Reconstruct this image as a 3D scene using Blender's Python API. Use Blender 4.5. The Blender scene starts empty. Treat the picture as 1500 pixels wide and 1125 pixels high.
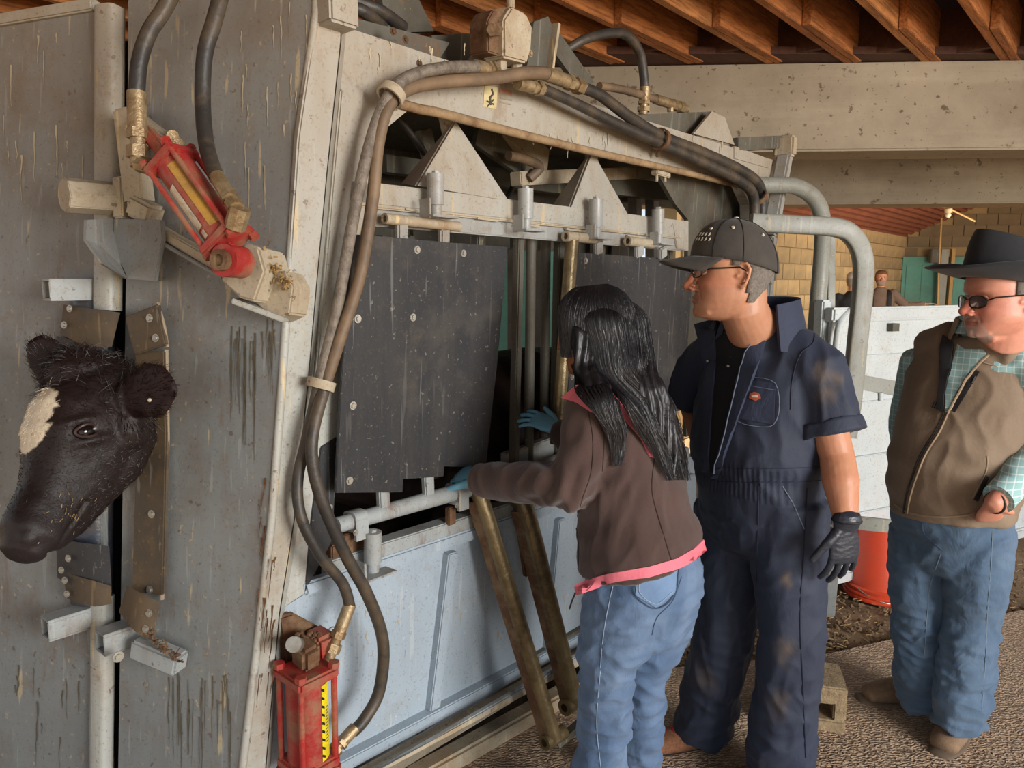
import bpy, bmesh, math, random
import numpy as np
from mathutils import Vector, Matrix, noise
from mathutils.bvhtree import BVHTree

V = Vector
SC = bpy.context.scene
COL = SC.collection
random.seed(7)

# ------------------------------------------------------------------ camera
FPX = 1090.0
PITCH = math.radians(7.7)
CAMP = V((0, 0, 1.6))
cam = bpy.data.cameras.new('camera')
cam.sensor_width = 36.0
cam.lens = 36.0 * FPX / 1500.0
cam.clip_start = 0.05
camo = bpy.data.objects.new('camera', cam)
COL.objects.link(camo)
camo.location = CAMP
camo.rotation_euler = (math.pi / 2 - PITCH, 0, 0)
SC.camera = camo

# ------------------------------------------------------------------ world, sun, exposure
w = bpy.data.worlds.new('world')
SC.world = w
w.use_nodes = True
bg = w.node_tree.nodes['Background']
bg.inputs[0].default_value = (0.80, 0.90, 1.0, 1)
bg.inputs[1].default_value = 0.6
def area(name, loc, target, sx, sy, power, color):
    l = bpy.data.lights.new(name, 'AREA')
    l.shape = 'RECTANGLE'; l.size = sx; l.size_y = sy
    l.energy = power; l.color = color
    o = bpy.data.objects.new(name, l)
    COL.objects.link(o)
    o.location = loc
    o.rotation_euler = (V(target) - V(loc)).to_track_quat('-Z', 'Y').to_euler()
    return o
# daylight through the open side of the barn, behind and to the right of the camera
area('daylight_opening', (4.6, -2.6, 2.2), (0.6, 2.8, 1.1), 3.0, 2.4, 330, (1.0, 0.98, 0.95))
# daylight in the far bay
area('daylight_far_bay', (6.3, 8.2, 1.5), (5.6, 13.0, 1.7), 2.5, 1.4, 60, (1.0, 0.90, 0.74))
# sun that strikes the yard outside, bouncing warm light up to the joists
sl = bpy.data.lights.new('sun', 'SUN'); sl.energy = 8.0; sl.angle = 0.01; sl.color = (1.0, 0.86, 0.66)
so = bpy.data.objects.new('sun', sl); COL.objects.link(so)
so.rotation_euler = V((-0.30, 0.12, -0.95)).to_track_quat('-Z', 'Y').to_euler()

SC.view_settings.view_transform = 'Standard'
SC.view_settings.look = 'None'
SC.view_settings.gamma = 1.0
SC.view_settings.use_curve_mapping = False
SC.view_settings.exposure = 0.75

# ------------------------------------------------------------------ projection helpers (photo measurement -> point in the room)
_cp, _sp = math.cos(PITCH), math.sin(PITCH)
def ray(px, py):
    x = (px - 750) / FPX; u = (562.5 - py) / FPX
    return V((x, _cp + u * _sp, -_sp + u * _cp))
def at(px, py, Y):
    d = ray(px, py)
    return CAMP + d * (Y / d.y)
def onz(px, py, z):
    d = ray(px, py)
    return CAMP + d * ((z - 1.6) / d.z)
def onplane(px, py, p0, n):
    d = ray(px, py)
    return CAMP + d * ((p0 - CAMP).dot(n) / d.dot(n))
def pxm(n, Y):            # n pixels at forward distance Y, in metres
    return n * Y / FPX

# ------------------------------------------------------------------ materials
def lin(c):
    if isinstance(c, str):
        c = tuple(int(c[i:i + 2], 16) / 255 for i in (0, 2, 4))
    return tuple((v / 12.92 if v <= 0.04045 else ((v + 0.055) / 1.055) ** 2.4) for v in c) + (1,)
class NT:
    def __init__(s, name):
        s.m = bpy.data.materials.new(name); s.m.use_nodes = True
        s.t = s.m.node_tree; s.b = s.t.nodes['Principled BSDF']
        s.tc = s.t.nodes.new('ShaderNodeTexCoord')
        s.src = s.tc.outputs['Object']
    def n(s, typ): return s.t.nodes.new('ShaderNode' + typ)
    def l(s, a, b): s.t.links.new(a, b)
    def mapped(s, scale, rot=(0, 0, 0)):
        m = s.n('Mapping'); m.inputs['Scale'].default_value = scale; m.inputs['Rotation'].default_value = rot
        s.l(s.src, m.inputs['Vector']); return m.outputs[0]
    def noise(s, scale, detail=4, rough=0.6, vec=None, dist=0.0):
        x = s.n('TexNoise'); x.inputs['Scale'].default_value = scale; x.inputs['Detail'].default_value = detail
        x.inputs['Roughness'].default_value = rough; x.inputs['Distortion'].default_value = dist
        s.l(vec or s.src, x.inputs['Vector']); return x.outputs['Fac']
    def vor(s, scale, vec=None, feat='F1'):
        x = s.n('TexVoronoi'); x.inputs['Scale'].default_value = scale; x.feature = feat
        s.l(vec or s.src, x.inputs['Vector']); return x.outputs['Distance']
    def ramp(s, fac, a, b, ca=(0, 0, 0, 1), cb=(1, 1, 1, 1)):
        r = s.n('ValToRGB'); r.color_ramp.elements[0].position = a; r.color_ramp.elements[1].position = b
        r.color_ramp.elements[0].color = ca; r.color_ramp.elements[1].color = cb
        s.l(fac, r.inputs[0]); return r.outputs[0]
    def mix(s, fac, a, b, mode='MIX'):
        m = s.n('Mix'); m.data_type = 'RGBA'; m.blend_type = mode
        for sock, v in ((m.inputs[0], fac), (m.inputs[6], a), (m.inputs[7], b)):
            if hasattr(v, 'links') or isinstance(v, bpy.types.NodeSocket): s.l(v, sock)
            else: sock.default_value = v
        return m.outputs[2]
    def mul(s, a, b, op='MULTIPLY'):
        m = s.n('Math'); m.operation = op
        for sock, v in ((m.inputs[0], a), (m.inputs[1], b)):
            if isinstance(v, bpy.types.NodeSocket): s.l(v, sock)
            else: sock.default_value = v
        return m.outputs[0]
    def bump(s, h, strength=0.3, dist=0.002, prev=None):
        b = s.n('Bump'); b.inputs['Strength'].default_value = strength; b.inputs['Distance'].default_value = dist
        s.l(h, b.inputs['Height'])
        if prev is not None: s.l(prev, b.inputs['Normal'])
        return b.outputs[0]
    def fin(s, col=None, rough=0.5, metal=0.0, nrm=None, **kw):
        if col is not None:
            if isinstance(col, bpy.types.NodeSocket): s.l(col, s.b.inputs['Base Color'])
            else: s.b.inputs['Base Color'].default_value = col
        if isinstance(rough, bpy.types.NodeSocket): s.l(rough, s.b.inputs['Roughness'])
        else: s.b.inputs['Roughness'].default_value = rough
        s.b.inputs['Metallic'].default_value = metal
        if nrm is not None: s.l(nrm, s.b.inputs['Normal'])
        for k, v in kw.items(): s.b.inputs[k.replace('_', ' ')].default_value = v
        return s.m

def paint(name, base, dirt, amount=0.5, drip=0.5, rust=0.3, rough=0.45, dripcol='c9b48c', dust_bounce=0.0):
    s = NT(name)
    c = s.mix(s.ramp(s.noise(1.7, 5), 0.3, 0.7), lin(base), tuple(v * 0.82 for v in lin(base)[:3]) + (1,))
    st = s.noise(1.0, 4, 0.6, s.mapped((14, 14, 1.3)))
    c = s.mix(s.mul(s.ramp(st, 0.45, 0.75), 0.35 * amount), c, lin(dirt))
    big = s.noise(3.1, 8, 0.68)
    c = s.mix(s.mul(s.ramp(big, 0.60 - 0.12 * amount, 0.68), 0.55 * amount + 0.1), c, lin(dirt))
    dr = s.noise(1.0, 2, 0.5, s.mapped((38, 38, 2.6)))
    c = s.mix(s.mul(s.ramp(dr, 0.675 - 0.02 * drip, 0.70), min(1, drip)), c, lin(dripcol))
    sp = s.noise(70, 3, 0.55)
    c = s.mix(s.mul(s.ramp(sp, 0.66, 0.70), 0.5), c, lin(dripcol))
    sp2 = s.noise(43, 3, 0.6, s.mapped((1, 1, 1), (1, 2, 3)))
    c = s.mix(s.mul(s.ramp(sp2, 0.665, 0.70), 0.75 * rust + 0.15), c, lin('4a2f1c'))
    rs = s.noise(1.0, 6, 0.7, s.mapped((9, 9, 2.0), (0.2, 0.1, 2)))
    c = s.mix(s.mul(s.ramp(rs, 0.60, 0.68), 0.8 * rust), c, lin('6d4426'))
    bl = s.noise(17, 7, 0.75)
    c = s.mix(s.mul(s.ramp(bl, 0.56, 0.66), 0.45 * rust + 0.1), c, lin('7b6040'))
    fs_ = s.noise(140, 2, 0.5)
    c = s.mix(s.mul(s.ramp(fs_, 0.60, 0.68), 0.3), c, lin('5b4a34'))
    sc1 = s.noise(1.0, 2, 0.5, s.mapped((60, 60, 1.0), (0.5, 0.3, 0.2)))
    c = s.mix(s.mul(s.ramp(sc1, 0.66, 0.69), 0.12), c, lin('d5d8d6'))
    if dust_bounce:                                   # settled dust, plus warm ceiling bounce painted in, tinting the higher metal tan
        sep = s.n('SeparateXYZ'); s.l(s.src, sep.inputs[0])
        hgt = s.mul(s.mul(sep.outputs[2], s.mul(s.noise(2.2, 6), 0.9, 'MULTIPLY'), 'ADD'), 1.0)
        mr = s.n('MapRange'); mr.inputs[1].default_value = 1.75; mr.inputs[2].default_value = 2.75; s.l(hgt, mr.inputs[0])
        c = s.mix(s.mul(mr.outputs[0], dust_bounce), c, lin('927550'))
    n = s.bump(s.noise(9, 4), 0.12, 0.01)
    n = s.bump(sp, 0.25, 0.002, n)
    r = s.mul(s.ramp(big, 0.4, 0.7), 0.3, 'MULTIPLY')
    r = s.mul(r, rough, 'ADD')
    return s.fin(c, r, 0.0, n)

def simple(name, base, rough=0.5, metal=0.0, var=0.15, scale=20, bump=0.1, dirt=None, damt=0.4):
    s = NT(name)
    b = lin(base)
    c = s.mix(s.ramp(s.noise(scale, 4), 0.3, 0.7), b, tuple(v * (1 - var) for v in b[:3]) + (1,))
    if dirt:
        c = s.mix(s.mul(s.ramp(s.noise(scale * 0.6, 6, 0.7), 0.45, 0.62), damt), c, lin(dirt))
    n = s.bump(s.noise(scale * 4, 3), bump, 0.003)
    return s.fin(c, rough, metal, n)

def cloth(name, base, rough=0.85, weave=900, var=0.12, sheen=0.0, dark=None, wscale=14, bs=0.5, dirt=None, damt=0.4):
    s = NT(name); b = lin(base)
    d = lin(dark) if dark else tuple(v * (1 - var) for v in b[:3]) + (1,)
    c = s.mix(s.ramp(s.noise(5, 6, 0.65), 0.35, 0.68), b, d)
    c = s.mix(s.mul(s.noise(weave * 0.5, 2), 0.25), c, tuple(min(1, v * 1.5) for v in b[:3]) + (1,))
    if dirt:
        c = s.mix(s.mul(s.ramp(s.noise(6.5, 5, 0.7, s.mapped((1, 1, 1), (2, 1, 0))), 0.60, 0.70), damt), c, lin(dirt))
    n = s.bump(s.noise(wscale, 5, 0.55, s.mapped((1, 1, 0.7)), 0.6), bs, 0.012)
    n = s.bump(s.noise(weave, 2), 0.25, 0.001, n)
    m = s.fin(c, rough, 0.0, n)
    s.b.inputs['Sheen Weight'].default_value = sheen
    return m

def wood(name, a, b, scale=(2.2, 26, 26), rot=0.0):
    s = NT(name)
    m1 = s.n('Mapping'); m1.inputs['Rotation'].default_value = (0, 0, -math.radians(49.2)); s.l(s.src, m1.inputs['Vector'])
    m2 = s.n('Mapping'); m2.inputs['Scale'].default_value = scale; s.l(m1.outputs[0], m2.inputs['Vector']); vec = m2.outputs[0]
    wv = s.noise(1.0, 7, 0.65, vec, 1.2)
    wv2 = s.noise(3.0, 4, 0.6, vec, 0.4)
    c = s.mix(s.ramp(wv, 0.3, 0.72), lin(a), lin(b))
    c = s.mix(s.mul(s.ramp(wv2, 0.45, 0.6), 0.45), c, lin('3a1c0a'))
    c = s.mix(s.mul(s.ramp(s.noise(1.3, 3), 0.35, 0.7), 0.35), c, lin('2c160a'))
    n = s.bump(wv, 0.5, 0.004); n = s.bump(wv2, 0.3, 0.002, n)
    return s.fin(c, 0.8, 0, n)

M = {}
M['front'] = paint('grey_door_paint', '848887', '665544', 0.8, 0.6, 0.5, 0.40, dust_bounce=.22)
M['frame'] = paint('pale_frame_paint', 'b3b5ae', '8a6f4c', 0.8, 0.8, 0.6, 0.42, dust_bounce=.42)
M['side'] = paint('blue_grey_side_paint', 'a6b4bf', '8a7a60', 0.22, 0.25, 0.15, 0.4, 'cfd2cc')
M['dusty'] = paint('dusty_frame_paint', 'b6aa93', '8c6a42', 1.0, 1.0, 0.6, 0.6)
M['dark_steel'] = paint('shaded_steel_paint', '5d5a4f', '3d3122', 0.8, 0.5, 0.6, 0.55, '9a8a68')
M['galv'] = paint('worn_light_steel', 'a3a9a9', '745d40', 0.8, 0.5, 0.6, 0.35, dust_bounce=.3)
M['rubber'] = paint('black_rubber_sheet', '2a2b2e', '6a6256', 0.35, 0.12, 0.0, 0.5, '8f8b80')
M['belt'] = paint('worn_rubber_belt', '4a4034', '7c6444', 0.9, 0.4, 0.2, 0.55, '8e7650')
M['hose'] = simple('rubber_hose', '35312d', 0.5, 0, 0.3, 12, 0.6, '6e5c45', 0.45)
M['hose_dusty'] = simple('dusty_hose', '826a50', 0.6, 0, 0.3, 9, 0.5, '40362e', 0.6)
M['hose_grey'] = simple('braided_grey_hose', '85796b', 0.5, 0, 0.3, 60, 0.8, '4a4138', 0.7)
M['fitting'] = simple('zinc_fitting', 'b09a76', 0.42, 0.5, 0.3, 40, 0.5, '7a5c38', 0.7)
M['red'] = simple('red_cylinder_paint', 'ab2f2a', 0.5, 0, 0.3, 16, 0.6, '8f6a50', 0.85)
M['rust'] = simple('rusty_steel', '6b4a32', 0.8, 0.2, 0.3, 25, 0.8, '91795a', 0.6)
M['brass'] = simple('manure_worn_pipe', '8a7856', 0.38, 0.5, 0.3, 18, 0.6, '4c3c26', 0.7)
M['bolt'] = simple('zinc_bolt', 'b8b5ab', 0.35, 0.7, 0.2, 60, 0.2, '8a7a60', 0.5)
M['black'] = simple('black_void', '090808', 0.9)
M['concrete'] = None
def concrete():
    s = NT('stained_concrete')
    c = s.mix(s.ramp(s.noise(1.1, 8, 0.7), 0.3, 0.72), lin('a3957f'), lin('7e705d'))
    c = s.mix(s.mul(s.ramp(s.noise(11, 5, 0.6), 0.63, 0.67), 0.8), c, lin('4f3c28'))
    c = s.mix(s.mul(s.ramp(s.noise(34, 3, 0.6), 0.66, 0.69), 0.7), c, lin('55402a'))
    c = s.mix(s.mul(s.ramp(s.noise(1, 4, 0.6, s.mapped((0.8, 1, 9))), 0.5, 0.75), 0.25), c, lin('c3b79f'))
    n = s.bump(s.noise(6, 8, 0.7), 0.4, 0.02)
    return s.fin(c, 0.9, 0, n)
M['concrete'] = concrete()
M['joist'] = wood('joist_wood', 'cf8344', '93562a')
M['joist2'] = wood('joist_wood_pale', 'dc9655', '9d6032')
M['deck'] = wood('roof_deck_wood', '5a2f18', '3a1d0e')
M['slat'] = simple('red_roof_slat', '94543c', 0.7, 0, 0.3, 4, 0.2)
M['slat2'] = simple('red_roof_deck', '5a2f22', 0.8, 0, 0.3, 4, 0.2)
M['green'] = simple('teal_door_paint', '5a9485', 0.6, 0, 0.2, 4, 0.2, '53705f', 0.5)
M['white_panel'] = paint('pale_panel_paint', 'cdd4d4', 'b39a74', 0.22, 0.2, 0.15, 0.5)
M['grey_tube'] = paint('grey_tube_paint', '93948a', '6d5f49', 0.4, 0.3, 0.4, 0.42)

# ------------------------------------------------------------------ mesh helpers
class MB:
    def __init__(s): s.v = []; s.f = []
    def add(s, vs, fs):
        o = len(s.v); s.v += [tuple(x) for x in vs]; s.f += [tuple(i + o for i in f) for f in fs]; return s
    def hexa(s, c):
        return s.add(c, [(0, 3, 2, 1), (4, 5, 6, 7), (0, 1, 5, 4), (1, 2, 6, 5), (2, 3, 7, 6), (3, 0, 4, 7)])
    def box(s, c, ax, ay, az, sx, sy, sz):
        c = V(c); x = V(ax) * sx / 2; y = V(ay) * sy / 2; z = V(az) * sz / 2
        return s.hexa([c - x - y - z, c + x - y - z, c + x + y - z, c - x + y - z, c - x - y + z, c + x - y + z, c + x + y + z, c - x + y + z])
    def bar(s, p, q, side, wd, th):          # bar from p to q; side = width direction
        p = V(p); q = V(q); t = (q - p).normalized(); sd = (V(side) - t * V(side).dot(t)).normalized(); n = t.cross(sd)
        return s.box((p + q) / 2, t, sd, n, (q - p).length, wd, th)
    def prism(s, pts, ext):                   # polygon extruded by vector ext
        n = len(pts); e = V(ext)
        return s.add([V(p) for p in pts] + [V(p) + e for p in pts],
                     [tuple(range(n))] + [tuple(reversed(range(n, 2 * n)))] + [(i, i + n, (i + 1) % n + n, (i + 1) % n) for i in range(n)])
    def tube(s, pts, r, n=12, cap=True, flat=None):
        pts = [V(p) for p in pts]; m = len(pts)
        rr = r if isinstance(r, (list, tuple)) else [r] * m
        ref = V((0, 0, 1))
        t0 = (pts[1] - pts[0]).normalized()
        if abs(t0.dot(ref)) > 0.9: ref = V((1, 0, 0))
        nx = t0.cross(ref).normalized(); vs = []
        for i in range(m):
            t = (pts[min(i + 1, m - 1)] - pts[max(i - 1, 0)]).normalized()
            nx = (nx - t * nx.dot(t)).normalized(); ny = t.cross(nx)
            for k in range(n):
                a = 2 * math.pi * k / n
                vs.append(pts[i] + (nx * math.cos(a) + ny * math.sin(a)) * rr[i])
        fs = [(i * n + k, i * n + (k + 1) % n, (i + 1) * n + (k + 1) % n, (i + 1) * n + k) for i in range(m - 1) for k in range(n)]
        if cap: fs += [tuple(reversed(range(n))), tuple(range((m - 1) * n, m * n))]
        return s.add(vs, fs)
    def cyl(s, p, q, r, n=16, r2=None): return s.tube([p, q], [r, r if r2 is None else r2], n)
    def pipe(s, p, q, r, ri, n=16):           # hollow open pipe
        p = V(p); q = V(q); t = (q - p).normalized()
        nx = t.orthogonal().normalized(); ny = t.cross(nx); vs = []
        for c, rad in ((p, ri), (p, r), (q, r), (q, ri)):
            for k in range(n):
                a = 2 * math.pi * k / n; vs.append(c + (nx * math.cos(a) + ny * math.sin(a)) * rad)
        fs = []
        for i in range(4):
            j = (i + 1) % 4
            for k in range(n): fs.append((i * n + k, i * n + (k + 1) % n, j * n + (k + 1) % n, j * n + k))
        return s.add(vs, fs)
    def loft(s, pts, radii, side, n=24, caps=True, sup=1.0, ck=0.8):   # elliptical sections; radii (along side, across)
        pts = [V(p) for p in pts]; m = len(pts); vs = []
        P, R = list(pts), [tuple(r) for r in radii]
        if caps:
            t0 = (pts[0] - pts[1]).normalized(); t1 = (pts[-1] - pts[-2]).normalized()
            def capr(p, t, r):
                d = min(r) * ck; o = []
                for a in (0.35, 0.7, 0.95): o.append((p + t * d * math.sin(a * math.pi / 2), (r[0] * math.cos(a * math.pi / 2), r[1] * math.cos(a * math.pi / 2))))
                return o
            c0 = capr(pts[0], t0, radii[0]); c1 = capr(pts[-1], t1, radii[-1])
            P = [c[0] for c in reversed(c0)] + P + [c[0] for c in c1]
            R = [c[1] for c in reversed(c0)] + R + [c[1] for c in c1]
        m = len(P); sds = side if isinstance(side, list) else None
        prev = V(side[0] if sds else side)
        for i in range(m):
            t = (P[min(i + 1, m - 1)] - P[max(i - 1, 0)]).normalized()
            sd = V(sds[min(max(i - (3 if caps else 0), 0), len(sds) - 1)]) if sds else prev
            sd = (sd - t * sd.dot(t)).normalized(); fr = t.cross(sd)
            if not sds: prev = sd
            for k in range(n):
                a = 2 * math.pi * k / n; ca, sa = math.cos(a), math.sin(a)
                if sup != 1.0:
                    ca = math.copysign(abs(ca) ** sup, ca); sa = math.copysign(abs(sa) ** sup, sa)
                vs.append(P[i] + sd * ca * R[i][0] + fr * sa * R[i][1])
        fs = [(i * n + k, i * n + (k + 1) % n, (i + 1) * n + (k + 1) % n, (i + 1) * n + k) for i in range(m - 1) for k in range(n)]
        fs += [tuple(reversed(range(n))), tuple(range((m - 1) * n, m * n))]
        return s.add(vs, fs)
    def ball(s, c, r, n=12, rz=None):
        c = V(c); rr = r if isinstance(r, (tuple, list)) else (r, r, r); vs = []; m = n // 2
        for i in range(1, m):
            t = math.pi * i / m
            for k in range(n):
                a = 2 * math.pi * k / n; vs.append(c + V((rr[0] * math.sin(t) * math.cos(a), rr[1] * math.sin(t) * math.sin(a), rr[2] * math.cos(t))))
        top = len(vs); vs += [c + V((0, 0, rr[2])), c - V((0, 0, rr[2]))]
        fs = [(i * n + k, (i + 1) * n + k, (i + 1) * n + (k + 1) % n, i * n + (k + 1) % n) for i in range(m - 2) for k in range(n)]
        fs += [(top, k, (k + 1) % n) for k in range(n)] + [(top + 1, (m - 2) * n + (k + 1) % n, (m - 2) * n + k) for k in range(n)]
        return s.add(vs, fs)
    def mesh(s, name, smooth=False, bevel=0.0):
        me = bpy.data.meshes.new(name); me.from_pydata(s.v, [], s.f)
        bm = bmesh.new(); bm.from_mesh(me)
        bmesh.ops.recalc_face_normals(bm, faces=bm.faces)
        if bevel > 0:
            ed = [e for e in bm.edges if len(e.link_faces) == 2 and e.calc_face_angle(0) > 0.6]
            bmesh.ops.bevel(bm, geom=ed, offset=bevel, segments=2, affect='EDGES', clamp_overlap=True)
        bm.to_mesh(me); bm.free()
        if smooth:
            for p in me.polygons: p.use_smooth = True
            me.set_sharp_from_angle(angle=0.7)
        return me
    def build(s, name, mat, parent=None, smooth=False, bevel=0.0, **kw):
        return link(s.mesh(name, smooth or bevel > 0, bevel), name, mat, parent, **kw)

def link(me, name, mat, parent=None, label=None, cat=None, group=None, kind=None, mw=None):
    o = bpy.data.objects.new(name, me)
    if mat is not None and not me.materials: me.materials.append(mat)
    COL.objects.link(o)
    if mw is not None: o.matrix_world = mw
    if parent is not None:
        o.parent = parent
        org = parent.get('_org')
        o.matrix_parent_inverse = Matrix.Translation(-V(org)) if org is not None else Matrix.Identity(4)
    return tag(o, label, cat, group, kind)
def tag(o, label=None, cat=None, group=None, kind=None):
    if label: o['label'] = label
    if cat: o['category'] = cat
    if group: o['group'] = group
    if kind: o['kind'] = kind
    return o
def thing(name, loc, label, cat, group=None):
    o = bpy.data.objects.new(name, None); COL.objects.link(o); o.location = loc; o['_org'] = tuple(loc)
    o.empty_display_size = 0.2
    return tag(o, label, cat, group)
def curve(pts, n=8):                          # catmull-rom through points
    pts = [V(p) for p in pts]; out = []
    for i in range(len(pts) - 1):
        p0 = pts[max(i - 1, 0)]; p1 = pts[i]; p2 = pts[i + 1]; p3 = pts[min(i + 2, len(pts) - 1)]
        for k in range(n):
            t = k / n
            out.append(0.5 * ((2 * p1) + (p2 - p0) * t + (2 * p0 - 5 * p1 + 4 * p2 - p3) * t * t + (3 * p1 - p0 - 3 * p2 + p3) * t ** 3))
    return out + [pts[-1]]

# ------------------------------------------------------------------ main directions
A = math.radians(40.8)
U = V((math.sin(A), math.cos(A), 0))          # along the chute, away from the camera
N = V((math.cos(A), -math.sin(A), 0))         # out of the chute side, towards the people
Z = V((0, 0, 1))

# ================================================================== SETTING
# ground: dirt with relief
def ground():
    nx, ny = 150, 150; vs = []; fs = []
    x0, x1, y0, y1 = -3.0, 7.5, 0.6, 8.0
    for j in range(ny + 1):
        for i in range(nx + 1):
            x = x0 + (x1 - x0) * i / nx; y = y0 + (y1 - y0) * j / ny
            h = noise.fractal(V((x * 2.2, y * 2.2, 0)), 0.9, 2.1, 6) * 0.028
            if i in (0, nx) or j in (0, ny): h = -0.02
            vs.append((x, y, h - 0.02))
    for j in range(ny):
        for i in range(nx):
            a = j * (nx + 1) + i; fs.append((a, a + 1, a + nx + 2, a + nx + 1))
    s = NT('dirt_floor')
    c = s.mix(s.ramp(s.noise(2.5, 8, 0.7), 0.3, 0.7), lin('b89a79'), lin('866c51'))
    c = s.mix(s.mul(s.ramp(s.noise(28, 6, 0.75), 0.5, 0.66), 0.6), c, lin('503e2d'))
    c = s.mix(s.mul(s.ramp(s.noise(1, 2, 0.5, s.mapped((90, 20, 30), (0, 0, 0.7))), 0.66, 0.7), 0.8), c, lin('c2a373'))
    c = s.mix(s.mul(s.ramp(s.noise(1, 2, 0.5, s.mapped((25, 80, 30), (0, 0, 0.3))), 0.67, 0.7), 0.8), c, lin('b59866'))
    n = s.bump(s.noise(20, 8, 0.8), 0.9, 0.03); n = s.bump(s.noise(90, 3), 0.6, 0.006, n)
    m = s.fin(c, 0.95, 0, n); M['dirt'] = m
    mb = MB(); mb.add(vs, fs)
    o = mb.build('floor', m, None, True, kind='structure')
    base = MB(); base.box((3, 4, -0.3), (1, 0, 0), (0, 1, 0), (0, 0, 1), 60, 60, 0.4)
    base.build('yard_ground', simple('yard_dirt', '9c8668', 0.95, 0, 0.2, 3, 0.3), None, kind='structure')
ground()

# wavy rubber mat underfoot
def mat_floor():
    s = NT('ribbed_rubber_mat')
    wv = s.n('TexWave'); wv.wave_type = 'BANDS'; wv.bands_direction = 'Y'
    wv.inputs['Scale'].default_value = 22; wv.inputs['Distortion'].default_value = 9.0
    wv.inputs['Detail'].default_value = 1.5; wv.inputs['Detail Scale'].default_value = 2.2
    s.l(s.src, wv.inputs['Vector'])
    c = s.mix(s.ramp(wv.outputs['Fac'], 0.1, 0.8), lin('8f7660'), lin('c2a88c'))
    c = s.mix(s.mul(s.ramp(s.noise(2.3, 7, 0.7), 0.4, 0.7), 0.5), c, lin('8f765f'))
    c = s.mix(s.mul(s.ramp(s.noise(50, 3), 0.68, 0.72), 0.6), c, lin('c0a67c'))
    n = s.bump(wv.outputs['Fac'], 0.9, 0.006); n = s.bump(s.noise(60, 4), 0.3, 0.003, n)
    m = s.fin(c, 0.8, 0, n)
    pts = [onz(600, 1200, 0), onz(700, 1090, 0), onz(960, 985, 0), onz(1200, 965, 0), onz(1530, 890, 0), V((4.6, 3.2, 0)), V((4.6, 0.7, 0)), V((-0.5, 0.7, 0))]
    pts = [V((p.x, p.y, 0.004)) for p in pts]
    MB().prism(pts, (0, 0, 0.014)).build('rubber_floor_mat', m, None, label='brown ribbed rubber floor mat with wavy pattern under the people', cat='mat', bevel=0.004)
mat_floor()

# loose clumps and straw over the dirt: uncountable stuff
def clumps():
    rnd = random.Random(3); mb = MB(); st = MB()
    spots = []
    for _ in range(2600):
        px = rnd.uniform(900, 1500); py = rnd.uniform(800, 990); p = onz(px, py, 0.0); spots.append(p)
    for _ in range(900):
        px = rnd.uniform(600, 1010); py = rnd.uniform(960, 1125); p = onz(px, py, 0.0)
        if (p - V((-.336, 2.1, 0))).dot(N) > -0.06: spots.append(p)
    for p in spots:
        if p.y > 6: continue
        r = rnd.uniform(0.004, 0.016)
        q = p + V((0, 0, r * 0.3 - 0.01)); a = rnd.random() * 6.28
        vs = [q + V((math.cos(a + k * 1.57) * r * rnd.uniform(.6, 1.3), math.sin(a + k * 1.57) * r * rnd.uniform(.6, 1.3), rnd.uniform(-.3, .3) * r)) for k in range(4)]
        vs += [q + V((0, 0, r * 0.9)), q - V((0, 0, r))]
        mb.add(vs, [(0, 1, 4), (1, 2, 4), (2, 3, 4), (3, 0, 4), (1, 0, 5), (2, 1, 5), (3, 2, 5), (0, 3, 5)])
        if rnd.random() < 0.5:
            q = p + V((rnd.uniform(-.05, .05), rnd.uniform(-.05, .05), 0.008)); L = rnd.uniform(.01, .04); a = rnd.random() * 3.14
            d = V((math.cos(a), math.sin(a), rnd.uniform(-.1, .3))) * L; e = V((-math.sin(a), math.cos(a), 0)) * 0.0013
            st.add([q - e, q + e, q + d + e, q + d - e, q + V((0, 0, .002)), q + d + V((0, 0, .002))], [(0, 1, 2, 3), (0, 4, 5, 3), (1, 4, 5, 2)])
    mb.build('dirt_clumps', simple('clod_brown', '83694e', 0.95, 0, 0.5, 12, 0.5), None, kind='stuff', label='loose brown dirt clods scattered over the barn floor', cat='dirt')
    st.build('straw_bits', simple('straw', 'b79a68', 0.8, 0, 0.4, 12, 0.1), None, kind='stuff', label='short straw pieces scattered over the dirt floor', cat='straw')
clumps()

# roof over the near bay
beamY = 4.70
MB().box((1, 1.2, 3.24), (1, 0, 0), (0, 1, 0), Z, 14, 9.0, 0.04).build('ceiling', M['deck'], None, kind='structure')
CEIL = bpy.data.objects['ceiling']
for i in range(-15, 9):
    x = 2.48 + 0.468 * i
    e = V((x, 4.66 - 0.05 * i * 0.1, 3.04)); L = 8.4
    s0 = e - U * L
    sd = U.cross(Z)
    def vary(k, a, b):
        random.seed(i * 13 + k); return random.uniform(a, b)
    MB().bar(s0, e, sd, 0.045, 0.27).build('joist', M['joist'] if i % 2 else M['joist2'], CEIL, bevel=0.003)
    f0 = e - sd * -0.047 + V((0, 0, 0)) - U * (0.85 + vary(1, -.12, .12)); 
    MB().bar(f0, e + sd * 0.047 + U * 0.02 - Z * 0.0, sd, 0.044, 0.272).build('joist_lap', M['joist'], CEIL, bevel=0.003)
    MB().bar(e - U * 0.05 + sd * .02, e - U * 0.05 + sd * .34, Z, 0.25, 0.04).build('blocking', M['deck'], CEIL)
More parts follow.
